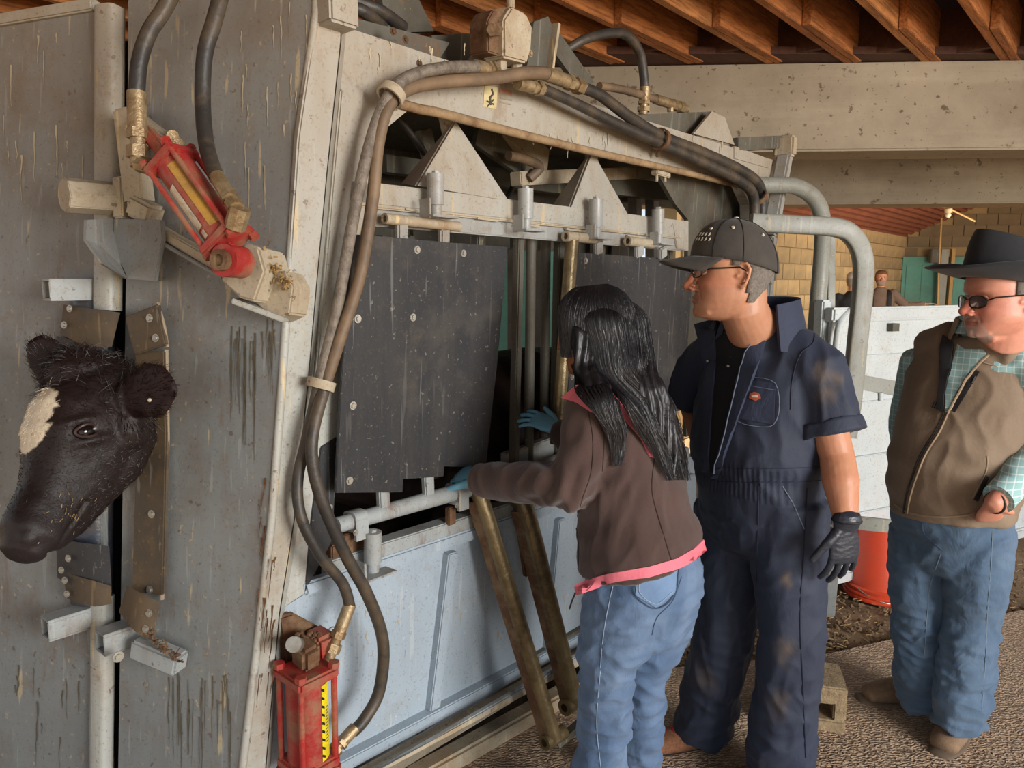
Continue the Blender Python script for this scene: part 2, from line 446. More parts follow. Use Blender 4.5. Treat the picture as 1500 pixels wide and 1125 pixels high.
# concrete beams, spanning across
bd = V((math.cos(math.radians(3)), -math.sin(math.radians(3)), 0))
def beam(name, Y, ztop, zbot, th):
    c = V((1.8, Y + th / 2, (ztop + zbot) / 2))
    MB().box(c, bd, Z.cross(bd), Z, 13, th, ztop - zbot).build(name, M['concrete'], None, kind='structure', bevel=0.012)
beam('concrete_beam', 4.66, 2.905, 2.395, 0.34)
beam('concrete_beam.001', 6.3, 2.80, 2.245, 0.35)
mb = MB()
for i in range(14):
    mb.box(V((-3 + i * 0.75, 6.4, 2.83)), bd, Z.cross(bd), Z, 0.12, 0.2, 0.05)
mb.build('trim_1', M['concrete'], None, kind='structure')
MB().box((3, 5.6, 2.93), (1, 0, 0), (0, 1, 0), Z, 16, 2.2, 0.04).build('ceiling.001', M['deck'], None, kind='structure')

# far bay: block walls, slatted roof, doors
CX, CY = 7.15, 13.8                           # the far corner
corner = V((CX, CY, 0))
rt = (V((at(1128, 335, 6.9).x, 0, 0)))
def far():
    W = simple('plain_block_wall', '9a8159', 0.9, 0, 0.2, 2, 0.3)
    M['mortar'] = W
    bm_ = simple('block_tan', 'ae946a', 0.9, 0, 0.3, 3, 0.4, '857458', 0.6)
    bm2 = simple('block_tan_light', 'bfa274', 0.9, 0, 0.3, 3, 0.4, '8f7e60', 0.5)
    bm3 = simple('block_grey_brown', '7c6a50', 0.9, 0, 0.3, 3, 0.4)
    zt = 2.46
    # left wall runs along U towards the camera's left, right wall runs across
    nL = V((-N.x, -N.y, 0))
    c0 = corner; c1 = corner - U * 8.5
    wl = MB().prism([c0 + Z * 0, c1 + Z * 0, c1 + Z * zt, c0 + Z * zt], -N * 0.2).build('wall_left', W, None, kind='structure')
    rd = V((1, -0.02, 0)).normalized()
    zs = 3.1
    c2 = corner + rd * 1.5; c3 = corner + rd * 8
    wr = MB().prism([corner, c3, c3 + Z * zs, c2 + Z * zs, corner + Z * zt], V((0, 0.2, 0))).build('wall_right', W, None, kind='structure')
    bh, bl = 0.2, 0.4
    rnd = random.Random(2)
    # blocks proud of the mortar plane; upper courses are the ones in view
    me = MB().box((0, 0, 0), (1, 0, 0), (0, 1, 0), Z, bl - 0.014, 0.03, bh - 0.012).mesh('block', True, 0.004)
    mes = []
    for mm in (bm_, bm2):
        q = me.copy(); q.materials.append(mm); mes.append(q)
    qg = me.copy(); qg.materials.append(bm3)
    for r in range(5, 12):
        for k in range(0, 21):
            p = corner - U * (bl * (k + 0.5 + 0.5 * (r % 2)) - 0.2) + Z * (bh * r + bh / 2 + 0.05) + N * 0.012
            if p.z > zt - 0.02: continue
            mw = Matrix.Translation(p) @ Matrix.Rotation(math.atan2(U.y, U.x), 4, 'Z')
            link(mes[1 if r > 9 else rnd.randrange(2)], 'block', None, wl, mw=mw)
    for r in range(5, 15):
        for k in range(0, 9):
            xx = bl * (k + 0.5 + 0.5 * (r % 2)) - 0.15
            p = corner + rd * xx + Z * (bh * r + bh / 2 + 0.05) + V((0, -0.012, 0))
            if p.z > zt + min(xx, 1.5) * 0.42 - 0.05 or (r < 11 and xx > 0.45): continue
            link(qg, 'block', None, wr, mw=Matrix.Translation(p) @ Matrix.Rotation(-0.02, 4, 'Z'))
    # slatted red roof: slopes up to the right
    up = V((1.5, -0.03, 0.64))
    def roofpt(a, b):                         # a along -U from the corner, b along the slope to the right
        q = corner + Z * (zt + 0.01) - U * a
        return q + up * b
    MB().prism([roofpt(-0.3, -0.02), roofpt(8.4, -0.02), roofpt(8.4, 1.0), roofpt(-0.3, 1.0)], Z * 0.05).build('ceiling.002', M['slat2'], None, kind='structure')
    CC = bpy.data.objects['ceiling.002']
    for k in range(13):
        b = k / 13 + 0.02
        MB().bar(roofpt(0.0, b) - Z * 0.02, roofpt(8.3, b) - Z * 0.02, up, 0.062, 0.045).build('slat', M['slat'], CC)
    MB().prism([roofpt(-0.3, 1.0), roofpt(8.4, 1.0), roofpt(8.4, 1.0) + V((6, 0, 0)), roofpt(-0.3, 1.0) + V((6, 0, 0))], Z * 0.05).build('ceiling.003', M['slat2'], None, kind='structure')
    C3 = bpy.data.objects['ceiling.003']
    for k in range(9):
        q = roofpt(0, 1.0) + V((0.1 + k * 0.42, 0, -0.03))
        MB().bar(q, q - U * 8, V((1, 0, 0)), 0.3, 0.03).build('slat', M['slat'], C3)
    # teal doors in the right wall
    def door(name, px0, px1, ytop, Y, label_z0=0.2):
        p0 = at(px0, ytop, Y); p1 = at(px1, ytop, Y)
        w_ = p1.x - p0.x; zt_ = p0.z
        fr = MB().box((p0.x + w_ / 2, Y, zt_ / 2), (1, 0, 0), (0, 1, 0), Z, w_, 0.06, zt_).build(name, M['green'], None, kind='structure')
        return p0, w_, zt_, fr
    Yd = CY - 0.09
    p0, w_, zt_, fr = door('door_1', 1322, 1374, 376, Yd)
    for (a, b, z0, z1) in ((0.1, 0.46, 0.62, 0.93), (0.54, 0.9, 0.62, 0.93), (0.1, 0.46, 0.1, 0.56), (0.54, 0.9, 0.1, 0.56)):
        MB().box((p0.x + w_ * (a + b) / 2, Yd - 0.035, zt_ * (z0 + z1) / 2), (1, 0, 0), (0, 1, 0), Z, w_ * (b - a), 0.02, zt_ * (z1 - z0)).build('door_panel', M['green'], fr, bevel=0.006)
    p0, w_, zt_, fr2 = door('door_2', 1391, 1432, 376, Yd)
    for (z0, z1) in ((0.62, 0.93), (0.1, 0.56)):
        MB().box((p0.x + w_ / 2, Yd - 0.035, zt_ * (z0 + z1) / 2), (1, 0, 0), (0, 1, 0), Z, w_ * 0.7, 0.02, zt_ * (z1 - z0)).build('door_panel', M['green'], fr2, bevel=0.006)
    door('door_3', 1435, 1560, 361, Yd - 0.05)
    # steel post between the doors with conduit and box
    tan = simple('tan_conduit', 'b58f57', 0.5, 0.3)
    p = at(1378, 430, CY - 0.3)
    MB().box((p.x, p.y, 1.1), (1, 0, 0), (0, 1, 0), Z, 0.13, 0.1, 2.2).build('trim_2', M['grey_tube'], None, kind='structure')
    q = at(1391, 430, CY - 0.3)
    MB().box((q.x, q.y, 1.1), (1, 0, 0), (0, 1, 0), Z, 0.06, 0.06, 2.22).build('trim_3', tan, None, kind='structure')
    a = at(1381, 290, 8.2); b = at(1378, 300, 8.2)
    c = thing('wall_conduit', at(1373, 400, CY - 0.35), 'thin vertical conduit with switch box beside the teal door', 'conduit')
    MB().tube([at(1373, 470, CY - 0.35), at(1375, 400, CY - 0.35), at(1380, 300, CY - 0.35)], 0.02, 8).build('conduit', tan, c)
    MB().box(at(1368, 375, CY - 0.35), (1, 0, 0), (0, 1, 0), Z, 0.14, 0.09, 0.24).build('switch_box', M['dark_steel'], c, bevel=0.01)
    # conduit on left wall
    Yc = 9.0
    c = thing('wall_outlet', at(1132, 405, Yc), 'grey outlet box and cable on the tan block wall beside the navy capped man', 'outlet')
    MB().tube(curve([at(1141, 330, Yc), at(1137, 360, Yc), at(1134, 395, Yc)]), 0.014, 8).build('cable', tan, c)
    MB().box(at(1133, 402, Yc), U, N, Z, 0.07, 0.05, 0.15).build('outlet_box', M['dark_steel'], c, bevel=0.008)
    # hanging lamp holder and its cable
    c = thing('bulb_holder', at(1389, 312, 9.5), 'small bare bulb socket under the red slatted roof', 'lamp')
    MB().cyl(at(1389, 306, 9.5), at(1389, 312, 9.5), 0.045, 12).build('socket', simple('cream_plastic', 'c9b68e', 0.5), c, smooth=True)
    MB().ball(at(1389, 315, 9.5), 0.035).build('bulb', simple('dim_bulb_glass', 'd8cfb5', 0.2), c, smooth=True)
    MB().tube([at(1358, 298, 9.5), at(1389, 305, 9.5), at(1428, 324, 9.5)], 0.012, 6).build('cable', tan, c)
far()
# wall behind the chute: pale boards and a teal panel seen through the bars
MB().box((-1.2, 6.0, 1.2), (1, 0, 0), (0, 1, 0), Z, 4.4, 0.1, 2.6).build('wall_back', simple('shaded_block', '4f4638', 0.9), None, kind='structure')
MB().box((0.2, 5.8, 1.25), (1, 0, 0), (0, 1, 0), Z, 0.9, 0.06, 2.1).build('door_4', simple('teal_panel', '78b5a3', 0.6), None, kind='structure')

# ------------------------------------------------------------------ pale alley panel behind the cowboy
def alley():
    a = V((1.54, 3.61, 0)); d = V((1.48, 0.73, 0)).normalized(); n = V((d.y, -d.x, 0))
    t = thing('alley_panel', a + d * 0.8, 'long pale blue-white sheeted alley panel behind the man in the black hat', 'panel')
    L = 2.9; z0 = 0.1; zt = 1.44
    a = a - d * 0.0
    def P(s_, z, off=0): return a + d * s_ + n * off + Z * z
    rows = [z0, 0.42, 0.72, 1.0, 1.22, zt]
    for i in range(5):
        MB().box((P(L / 2, (rows[i] + rows[i + 1]) / 2)), d, n, Z, L, 0.02, rows[i + 1] - rows[i] - 0.008).build('sheet', M['white_panel'], t, bevel=0.003)
    for i in range(1, 5):
        MB().box(P(L / 2, rows[i], 0.015), d, n, Z, L, 0.025, 0.05 if i == 4 else 0.02).build('rib', M['white_panel'], t, bevel=0.004)
    MB().box(P(L / 2, zt + 0.01, 0.01), d, n, Z, L + 0.05, 0.06, 0.07).build('top_rail', M['white_panel'], t, bevel=0.01)
    MB().box(P(L / 2, z0, 0.0), d, n, Z, L + 0.05, 0.07, 0.06).build('bottom_rail', M['white_panel'], t, bevel=0.01)
    for s_ in (0.0, 1.35, L):
        MB().box(P(s_, 0.76, -0.05), d, n, Z, 0.06, 0.06, 1.52).build('post', M['white_panel'], t, bevel=0.008)
    MB().box(P(0.42, zt - 0.06, 0.03), d, n, Z, 0.05, 0.03, 0.04).build('latch', M['dark_steel'], t)
    # curved end panel behind the round tube
    MB().tube(curve([at(1226, 780, 3.55), at(1222, 620, 3.55), at(1226, 500, 3.55), at(1238, 462, 3.6), at(1262, 450, 3.65)]), 0.018, 10).build('edge_tube', M['white_panel'], t, smooth=True)
alley()
# grey tube gates
def gates():
    t = thing('round_tube_gate', onz(1196, 905, 0), 'grey round bent tube gate frame behind the man in navy coveralls', 'gate')
    Y = 3.7
    MB().tube(curve([at(1090, 272, Y), at(1140, 271, Y), at(1168, 274, Y), at(1192, 290, Y), at(1204, 318, Y), at(1204, 370, Y), at(1190, 560, Y), at(1180, 880, Y)], 10), pxm(11.5, Y), 16).build('bent_tube', M['grey_tube'], t, smooth=True)
    MB().bar(at(1216, 330, Y + .05), at(1214, 880, Y + .05), (1, 0, 0), 0.035, 0.05).build('flat_upright', M['grey_tube'], t, bevel=0.004)
    t = thing('square_tube_gate', onz(1215, 900, 0), 'grey square tube gate frame with rounded corner beside the pale panel', 'gate')
    Y = 3.3
    pts = curve([at(1100, 326, Y), at(1160, 329, Y), at(1222, 333, Y), at(1248, 345, Y), at(1263, 375, Y), at(1264, 420, Y), at(1256, 500, Y), at(1248, 580, Y), at(1240, 640, Y)], 8)
    MB().loft(pts, [(pxm(13, Y), 0.028)] * len(pts), (0.3, 0, 1), 16, False, 0.3).build('bent_square_tube', M['grey_tube'], t, smooth=True)
    m = MB()
    m.bar(at(1238, 556, Y), at(1330, 572, Y), Z, pxm(22, Y), 0.012)
    m.build('notched_strap', M['grey_tube'], t, bevel=0.003)
    for px in (1262, 1290, 1318):
        MB().cyl(at(px, 570 + (px - 1262) * .17, Y - 0.012), at(px, 582 + (px - 1262) * .17, Y - 0.012), 0.012, 10).build('notch_pin', M['white_panel'], t, smooth=True)
    MB().bar(at(1200, 760, 2.95), at(1318, 772, 2.95), Z, 0.055, 0.02).build('lower_strap', M['grey_tube'], t, bevel=0.003)
    MB().tube(curve([at(1222, 560, 3.28), at(1224, 546, 3.28), at(1232, 542, 3.28), at(1240, 550, 3.28), at(1242, 600, 3.28)]), 0.008, 8).build('loop_rod', M['white_panel'], t, smooth=True)
    t = thing('gate_leg', onz(1214, 900, 0), 'flat grey steel support leg beside the black gloved hand', 'support')
    MB().bar(at(1226, 745, 2.9), onz(1214, 900, 0.0), (1, 0, 0), 0.05, 0.035).build('upright', M['galv'], t, bevel=0.005)
    MB().tube(curve([at(1212, 775, 2.88), at(1214, 745, 2.88), at(1222, 736, 2.88), at(1230, 748, 2.88), at(1228, 790, 2.88)]), 0.008, 8).build('loop', M['galv'], t, smooth=True)
gates()

# upside-down orange bucket
def bucket():
    c = onz(1302, 880, 0.0); c.y += 0.1
    m = simple('orange_plastic', 'e2482a', 0.45, 0, 0.12, 6, 0.1, '9c5a38', 0.25)
    t = thing('orange_bucket', c, 'upside-down orange plastic bucket on the dirt behind the man in jeans', 'bucket')
    prof = [(0.170, 0.0), (0.176, 0.006), (0.176, 0.018), (0.168, 0.022), (0.176, 0.030), (0.176, 0.040), (0.166, 0.045), (0.172, 0.055), (0.172, 0.064), (0.160, 0.070), (0.125, 0.355), (0.118, 0.368), (0.0, 0.37)]
    n = 40; vs = []; fs = []
    for r, z in prof:
        for k in range(n): a = 6.28318 * k / n; vs.append((c.x + r * math.cos(a), c.y + r * math.sin(a), z - 0.005))
    for i in range(len(prof) - 1):
        for k in range(n): fs.append((i * n + k, i * n + (k + 1) % n, (i + 1) * n + (k + 1) % n, (i + 1) * n + k))
    MB().add(vs, fs).build('bucket_body', m, t, smooth=True)
    MB().tube([(c.x + 0.172 * math.cos(a), c.y + 0.172 * math.sin(a) * 1.0, 0.06 + 0.12 * math.sin((a - 3.6) / 2.2 * math.pi) * -0.4) for a in np.linspace(3.6, 5.8, 16)], 0.003, 6).build('bail_handle', M['bolt'], t, smooth=True)
bucket()

# hollow concrete block at the man's foot
def cinder():
    s = NT('block_concrete')
    c = s.mix(s.ramp(s.noise(30, 6, 0.7), 0.3, 0.7), lin('b09a78'), lin('7f6b50'))
    n = s.bump(s.noise(90, 4, 0.7), 0.9, 0.006)
    m = s.fin(c, 0.95, 0, n)
    o = onz(1212, 1072, 0.02)
    yaw = math.radians(-15); ax = V((math.cos(yaw), math.sin(yaw), 0)); ay = V((-math.sin(yaw), math.cos(yaw), 0))
    # lies on its side: holes face the camera's lower left
    c = onz(1238, 1078, 0.01) - ax * 0.15 + ay * 0.095
    t = thing('concrete_block', c, 'hollow tan concrete block lying beside the navy trouser leg', 'block')
    W, H, D = 0.30, 0.175, 0.19
    m_ = MB(); tk = 0.050
    # faces: long axis ax, height Z, depth ay, holes through ay
    m_.box(c + Z * (tk / 2), ax, ay, Z, W, D, tk)
    m_.box(c + Z * (H - tk / 2 - .008), ax, ay, Z, W, D, tk + .016)
    m_.box(c + ax * (W / 2 - .022) + Z * H / 2, ax, ay, Z, 0.044, D, H - 2 * tk)
    m_.box(c + ax * -(W / 2 - tk / 2) + Z * H / 2, ax, ay, Z, tk, D, H - 2 * tk)
    m_.box(c + Z * H / 2, ax, ay, Z, tk, D, H - 2 * tk)
    m_.build('block_body', m, t, bevel=0.006)
cinder()
# ================================================================== SQUEEZE CHUTE
SN = (N + Z * -0.0).normalized()
K_LEAN = 0.04
SNn = (N - Z * K_LEAN).normalized()
def S(px, py, off=0.0):
    # point of the photographed pixel on the leaning side plane, moved out by off
    p0 = N * (-1.516 + off) + Z * 2.2
    return onplane(px, py, p0, SNn)
M['lip'] = simple('dust_caked_lip', 'a58a66', .8, 0, .3, 14, .8, '6b4a30', .8)
CT = S(463, 20, 0.03)                         # headgate corner, top
CB = S(352, 1150, 0.03)                       # headgate corner, bottom
FD = V((-math.cos(math.radians(18)), math.sin(math.radians(18)), 0))
FNn = (CB - CT).cross(FD).normalized()
if FNn.y > 0: FNn = -FNn                      # points at the camera
def F(px, py, off=0.0):
    return onplane(px, py, CT + FNn * off, FNn)

CH = thing('squeeze_chute', (-0.1, 2.6, 0), 'large grey-blue steel hydraulic cattle squeeze chute holding the black calf', 'cattle chute')
def part(mb, name, mat, parent=None, smooth=False, bevel=0.0, label=None):
    pp = parent or CH
    o = mb.build(name, M[mat] if isinstance(mat, str) else mat, None, smooth, bevel)
    o.parent = pp
    if pp is CH: o.matrix_parent_inverse = Matrix.Translation(-V(CH['_org']))
    else:
        # parent is a part whose world transform is identity
        o.matrix_parent_inverse = Matrix.Identity(4)
    if label: o['label'] = label
    return o
_bolt_me = None
def bolt(p, n, r=0.012, parent=None, mat='bolt', name='bolt'):
    global _bolt_me
    if _bolt_me is None:
        b = MB(); b.cyl((0, 0, 0), (0, 0, 0.12), 1.0, 16).cyl((0, 0, 0.1), (0, 0, 0.5), 0.62, 6)
        _bolt_me = b.mesh('bolt', True)
    key = 'bolt_' + mat
    me = bpy.data.meshes.get(key)
    if me is None:
        me = _bolt_me.copy(); me.name = key; me.materials.append(M[mat])
    o = bpy.data.objects.new(name, me); COL.objects.link(o)
    mw = Matrix.Translation(p) @ V(n).to_track_quat('Z', 'Y').to_matrix().to_4x4() @ Matrix.Scale(r, 4)
    pp = parent or CH; o.parent = pp
    o.matrix_parent_inverse = Matrix.Translation(-V(CH['_org'])) if pp is CH else Matrix.Identity(4)
    o.matrix_basis = mw
    return o
def Fpoly(pts, off, th): return MB().prism([F(x, y, off) for x, y in pts], -FNn * th)
def Spoly(pts, off, th): return MB().prism([S(x, y, off) for x, y in pts], -SNn * th)
def Sbar(a, b, wpx, off, th):
    p = S(*a, off); q = S(*b, off); t = (q - p).normalized()
    wd = pxm(wpx, (p.y + q.y) / 2)
    return MB().bar(p, q, SNn.cross(t), wd, th)

# ---- headgate front sheets
part(Fpoly([(187, -60), (463, -60), (463, 20), (437, 200), (425, 380), (413, 560), (398, 760), (375, 960), (352, 1150), (345, 1250), (170, 1250), (177, 800), (185, 300)], 0.0, 0.02), 'headgate_sheet', 'front', bevel=0.003, label='grey headgate sheet right of the calf, streaked with droppings')
gl = Fpoly([(-160, 54), (0, 30), (141, 6), (152, 60), (150, 480), (150, 900), (140, 1250), (-160, 1250)], 0.0, 0.02)
part(gl, 'headgate_sheet', 'front', bevel=0.003, label='grey headgate sheet left of and behind the calf')
# rounded edge posts
def Ftube(pts, wpx, off, mat='front', name='gate_post', r=None):
    P = [F(x, y, off) for x, y in pts]
    rr = [pxm(wpx, p.y) for p in P]
    m = MB().loft(P, [(q, q * 0.8) for q in rr], FD, 20, False, 0.55)
    return part(m, name, mat, smooth=True)
Ftube([(161, 12), (160, 300), (158, 455)], 18, 0.0, 'frame')
Ftube([(150, 872), (150, 1000), (147, 1250)], 16, 0.0, 'frame')
# left sheet upper edge cap
part(MB().bar(F(-160, 58, 0.0), F(141, 8, 0.0), Z, 0.03, 0.03), 'edge_strip', 'frame', bevel=0.004)
# black rubber lined neck bar behind the calf (left)
Pn = [F(137, 440, -0.025), F(138, 560, -0.02), F(137, 700, -0.02), F(134, 880, -0.02)]
part(MB().loft(Pn, [(0.052, 0.045)] * 4, FD, 24, False), 'neck_bar', simple('dark_neck_bar', '3a3f4a', 0.35, 0.2, 0.3, 20, 0.3, '5d5344', 0.5), smooth=True)
def wrap(pts, off, name='belt_wrap', th=0.012, bow=0.02, mat='belt'):
    # a curved strip of belting: four corner pixels, bulging
    a, b, c, d = pts; n = 8; vs = []; fs = []
    for j in range(2):
        for i in range(n + 1):
            t = i / n; k = math.sin(t * math.pi)
            for q in ((a, b), (d, c)):
                x = q[0][0] * (1 - t) + q[1][0] * t; y = q[0][1] * (1 - t) + q[1][1] * t + (0 if q[0] == a else 1) * 8 * k
                vs.append(F(x, y, off + bow * k - j * th))
    m = 2 * (n + 1)
    for i in range(n):
        a0 = 2 * i
        fs += [(a0, a0 + 2, a0 + 3, a0 + 1), (m + a0, m + a0 + 1, m + a0 + 3, m + a0 + 2), (a0, m + a0, m + a0 + 2, a0 + 2), (a0 + 1, a0 + 3, m + a0 + 3, m + a0 + 1)]
    fs += [(0, 1, m + 1, m), (2 * n, m + 2 * n, m + 2 * n + 1, 2 * n + 1)]
    return part(MB().add(vs, fs), name, mat, smooth=True)
w1 = wrap([(93, 446), (176, 458), (164, 508), (88, 488)], 0.03)
w2 = wrap([(84, 492), (164, 514), (160, 640), (84, 640)], 0.02, mat='rubber')
w3 = wrap([(82, 790), (160, 800), (164, 868), (84, 846)], 0.03, mat='rubber')
w4 = wrap([(92, 838), (162, 858), (164, 884), (98, 876)], 0.035)
for x, y in ((102, 452), (94, 476), (90, 512), (95, 850), (98, 870), (100, 818), (90, 835)):
    bolt(F(x, y, 0.055 if y > 600 else 0.05), FNn, 0.009)
# right-hand belt strip
b1 = part(Fpoly([(182, 464), (230, 445), (242, 505), (196, 520)], 0.045, 0.014), 'belt_flap', 'belt', bevel=0.003)
part(Fpoly([(197, 518), (240, 513), (243, 640), (241, 740), (238, 872), (192, 868), (196, 740), (198, 640)], 0.03, 0.014), 'rubber_strip', 'belt', bevel=0.003, label='long worn rubber strip with bolts beside the calf neck')
part(MB().tube([F(243, 512, 0.02), F(245, 640, 0.02), F(240, 760, 0.02), F(237, 878, 0.02)], 0.006, 8), 'strip_edge', simple('tan_edge', '9a8a74', 0.6), smooth=True)
part(MB().tube(curve([F(231, 443, 0.035), F(241, 480, 0.035), F(245, 508, 0.03)]), 0.004, 8), 'strip_edge', simple('tan_edge2', '9a8a74', 0.6), smooth=True)
wrap([(186, 858), (236, 884), (222, 938), (174, 896)], 0.055, mat='belt')
for x, y in ((219, 466), (228, 495), (225, 648), (222, 753), (219, 864), (218, 898), (213, 921)): bolt(F(x, y, 0.07 if y > 890 else 0.046 if y < 500 else 0.031), FNn, 0.010)
# black sheet standing for the shade inside the neck slot
part(Fpoly([(176, 60), (192, 60), (196, 500), (190, 900), (186, 1200), (168, 1200), (160, 500)], -0.10, 0.02), 'slot_shade', 'black')
M['stain'] = simple('dark_manure_stain', '655d4c', .8, 0, .3, 30, .2)
M['dropping'] = simple('dried_dropping', 'bcae92', .8, 0, .2, 30, .2)
def streaks(fn, xr, yr, ln, wpx, n, mat, seed, off=0.0015, name='stain_streaks', slant=0.0):
    rnd = random.Random(seed); mb = MB()
    for _ in range(n):
        x = rnd.uniform(*xr); y = rnd.uniform(*yr); L = rnd.uniform(*ln); w_ = rnd.uniform(.4, 1) * wpx; k = 7; vs = []
        for i in range(k + 1):
            t = i / k; xx = x + slant * L * t + 2.2 * noise.noise(V((x, y + t * 3, seed))); ww = w_ * (1 - t * .75) * (.6 + .8 * rnd.random())
            vs += [fn(xx - ww / 2, y + L * t, off), fn(xx + ww / 2, y + L * t, off)]
        mb.add(vs, [(2 * i, 2 * i + 1, 2 * i + 3, 2 * i + 2) for i in range(k)])
    o = part(mb, name, mat); o['kind'] = 'stuff'
streaks(F, (335, 408), (468, 500), (15, 130), 2.2, 22, 'stain', 1)
streaks(F, (345, 375), (480, 520), (60, 200), 2.6, 8, 'stain', 2)
streaks(F, (225, 345), (985, 1010), (20, 120), 2.4, 16, 'stain', 3)
streaks(F, (262, 345), (1020, 1060), (60, 160), 2.0, 10, 'stain', 4)
streaks(F, (5, 130), (20, 240), (15, 90), 2.6, 13, 'dropping', 5)
streaks(F, (350, 455), (0, 260), (10, 70), 3.0, 18, 'dropping', 6)
streaks(F, (10, 130), (960, 1080), (10, 60), 3.0, 12, 'stain', 7)
streaks(F, (378, 404), (640, 1000), (10, 60), 3.5, 26, 'rust', 8, .003, 'rust_flakes', -.12)
streaks(S, (540, 700), (60, 120), (8, 34), 2.6, 14, 'dropping', 9, .003)
streaks(S, (760, 1060), (190, 215), (10, 30), 2.0, 16, 'dropping', 10, .003, 'stain_streaks')
streaks(S, (520, 960), (868, 960), (6, 20), 2.0, 16, 'dropping', 12, -.0185)
# ---- stubs of square tube on the front
def sq_stub(base, end, wpx, back=0.02, ln=None, name='square_stub', mat='galv', updir=Z):
    p = F(*base, 0.0)
    # far end lies out from the sheet along -U
    d = -U
    best = min((abs_err(p + d * (k * 0.005), end), k * 0.005) for k in range(2, 90))
    L = ln or best[1]
    q = p + d * L; p = p - d * back
    wd = pxm(wpx, q.y)
    side = N
    o = MB()
    # hollow: four walls
    tk = 0.006
    for sgn in (-1, 1):
        o.bar(p + Z * sgn * (wd / 2 - tk / 2), q + Z * sgn * (wd / 2 - tk / 2), side, wd, tk)
        o.bar(p + side * sgn * (wd / 2 - tk / 2), q + side * sgn * (wd / 2 - tk / 2), side, tk, wd - 2 * tk)
    o.bar(p, p + d * 0.02, side, wd - .01, wd - .01)
    return part(o, name, mat, bevel=0.0015)
def proj(p):
    r = V(p) - CAMP
    yy = r.y * _cp - r.z * _sp; u = r.y * _sp + r.z * _cp
    return 750 + FPX * r.x / yy, 562.5 - FPX * u / yy
def abs_err(p, e):
    x, y = proj(p); return abs(x - e[0])
sq_stub((132, 424), (68, 425), 32)
sq_stub((133, 900), (66, 918), 34)
sq_stub((196, 925), (146, 955), 36)
bolt(S(0, 0) * 0 + F(173, 962, 0.10), N, 0.013)
# lower link arm from the stub to the right
part(MB().bar(F(200, 945, 0.04), F(266, 972, 0.03), Z, pxm(30, 1.8), 0.05), 'link_arm', 'galv', bevel=0.006)
bolt(F(214, 1003, 0.0), FNn, 0.006)
# hexagonal stub
p = F(176, 292, 0.02); L = min((abs_err(p - U * (k * 0.005), (92, 285)), k * 0.005) for k in range(2, 90))[1]
q = p - U * L
hx = part(MB().tube([p, q], pxm(25, q.y), 8), 'hexagonal_stub', 'dusty', bevel=0.002)
part(MB().bar(F(182, 262, 0.03), F(184, 322, 0.03), FD, 0.03, 0.05), 'stub_plate', 'dusty', parent=hx, bevel=0.004)
# folded bracket below it
br = part(Fpoly([(166, 320), (236, 322), (238, 350), (226, 412), (186, 408), (166, 362)], 0.07, 0.012), 'folded_bracket', 'front', bevel=0.002)
part(MB().prism([F(166, 320, 0.07), F(166, 362, 0.07), F(186, 408, 0.07), F(150, 386, 0.16), F(126, 352, 0.17), F(127, 322, 0.17)], FNn.cross(Z) * 0.008), 'bracket_wing', 'front', parent=br)
part(MB().prism([F(186, 408, 0.07), F(226, 412, 0.07), F(236, 412, 0.0), F(196, 408, 0.0)], Z * 0.008), 'bracket_floor', 'front', parent=br)
# sloping flange bar under the cylinder
part(MB().prism([F(206, 330, 0.05), F(214, 322, 0.05), F(330, 388, 0.05), F(326, 408, 0.05)], -FNn * 0.05), 'sloping_flange', 'dusty', bevel=0.004)
part(MB().prism([F(210, 330, 0.0), F(330, 395, 0.0), F(325, 404, 0.06), F(206, 336, 0.06)], -Z * 0.01), 'flange_web', 'front', bevel=0.002)
# cylinder anchor block
ab = part(Fpoly([(322, 410), (330, 378), (360, 355), (378, 362), (388, 398), (372, 442), (350, 436)], 0.10, 0.10), 'anchor_block', 'dusty', bevel=0.005)
part(Fpoly([(372, 442), (388, 398), (418, 396), (430, 420), (424, 460), (400, 470)], 0.055, 0.07), 'anchor_foot', 'dusty', parent=ab, bevel=0.004)
part(MB().bar(F(345, 440, 0.07), F(420, 468, 0.03), Z, 0.012, 0.05), 'weld_lip', 'frame', parent=ab, bevel=0.002)
def debris(c0, c1, n, off, seed, mat, parent, sp=18):
    rnd = random.Random(seed); mb = MB()
    for _ in range(n):
        t = rnd.random(); x = c0[0] * (1 - t) + c1[0] * t + rnd.gauss(0, sp * .4); y = c0[1] * (1 - t) + c1[1] * t + rnd.gauss(0, sp * .4)
        p = F(x, y, off + rnd.uniform(0, .02)); d = V((rnd.gauss(0, 1), rnd.gauss(0, 1), rnd.gauss(0, 1))).normalized() * rnd.uniform(.004, .014)
        mb.tube([p, p + d], rnd.uniform(.001, .003), 4)
    o = part(mb, 'straw_debris', mat, parent=parent); o['kind'] = 'stuff'
M['straw2'] = simple('dry_straw', 'b3935f', 0.8, 0, 0.4, 40, 0.2)
debris((392, 385), (425, 420), 90, 0.06, 5, 'straw2', ab)
debris((215, 925), (262, 968), 60, 0.06, 6, 'rust', ab, 10)

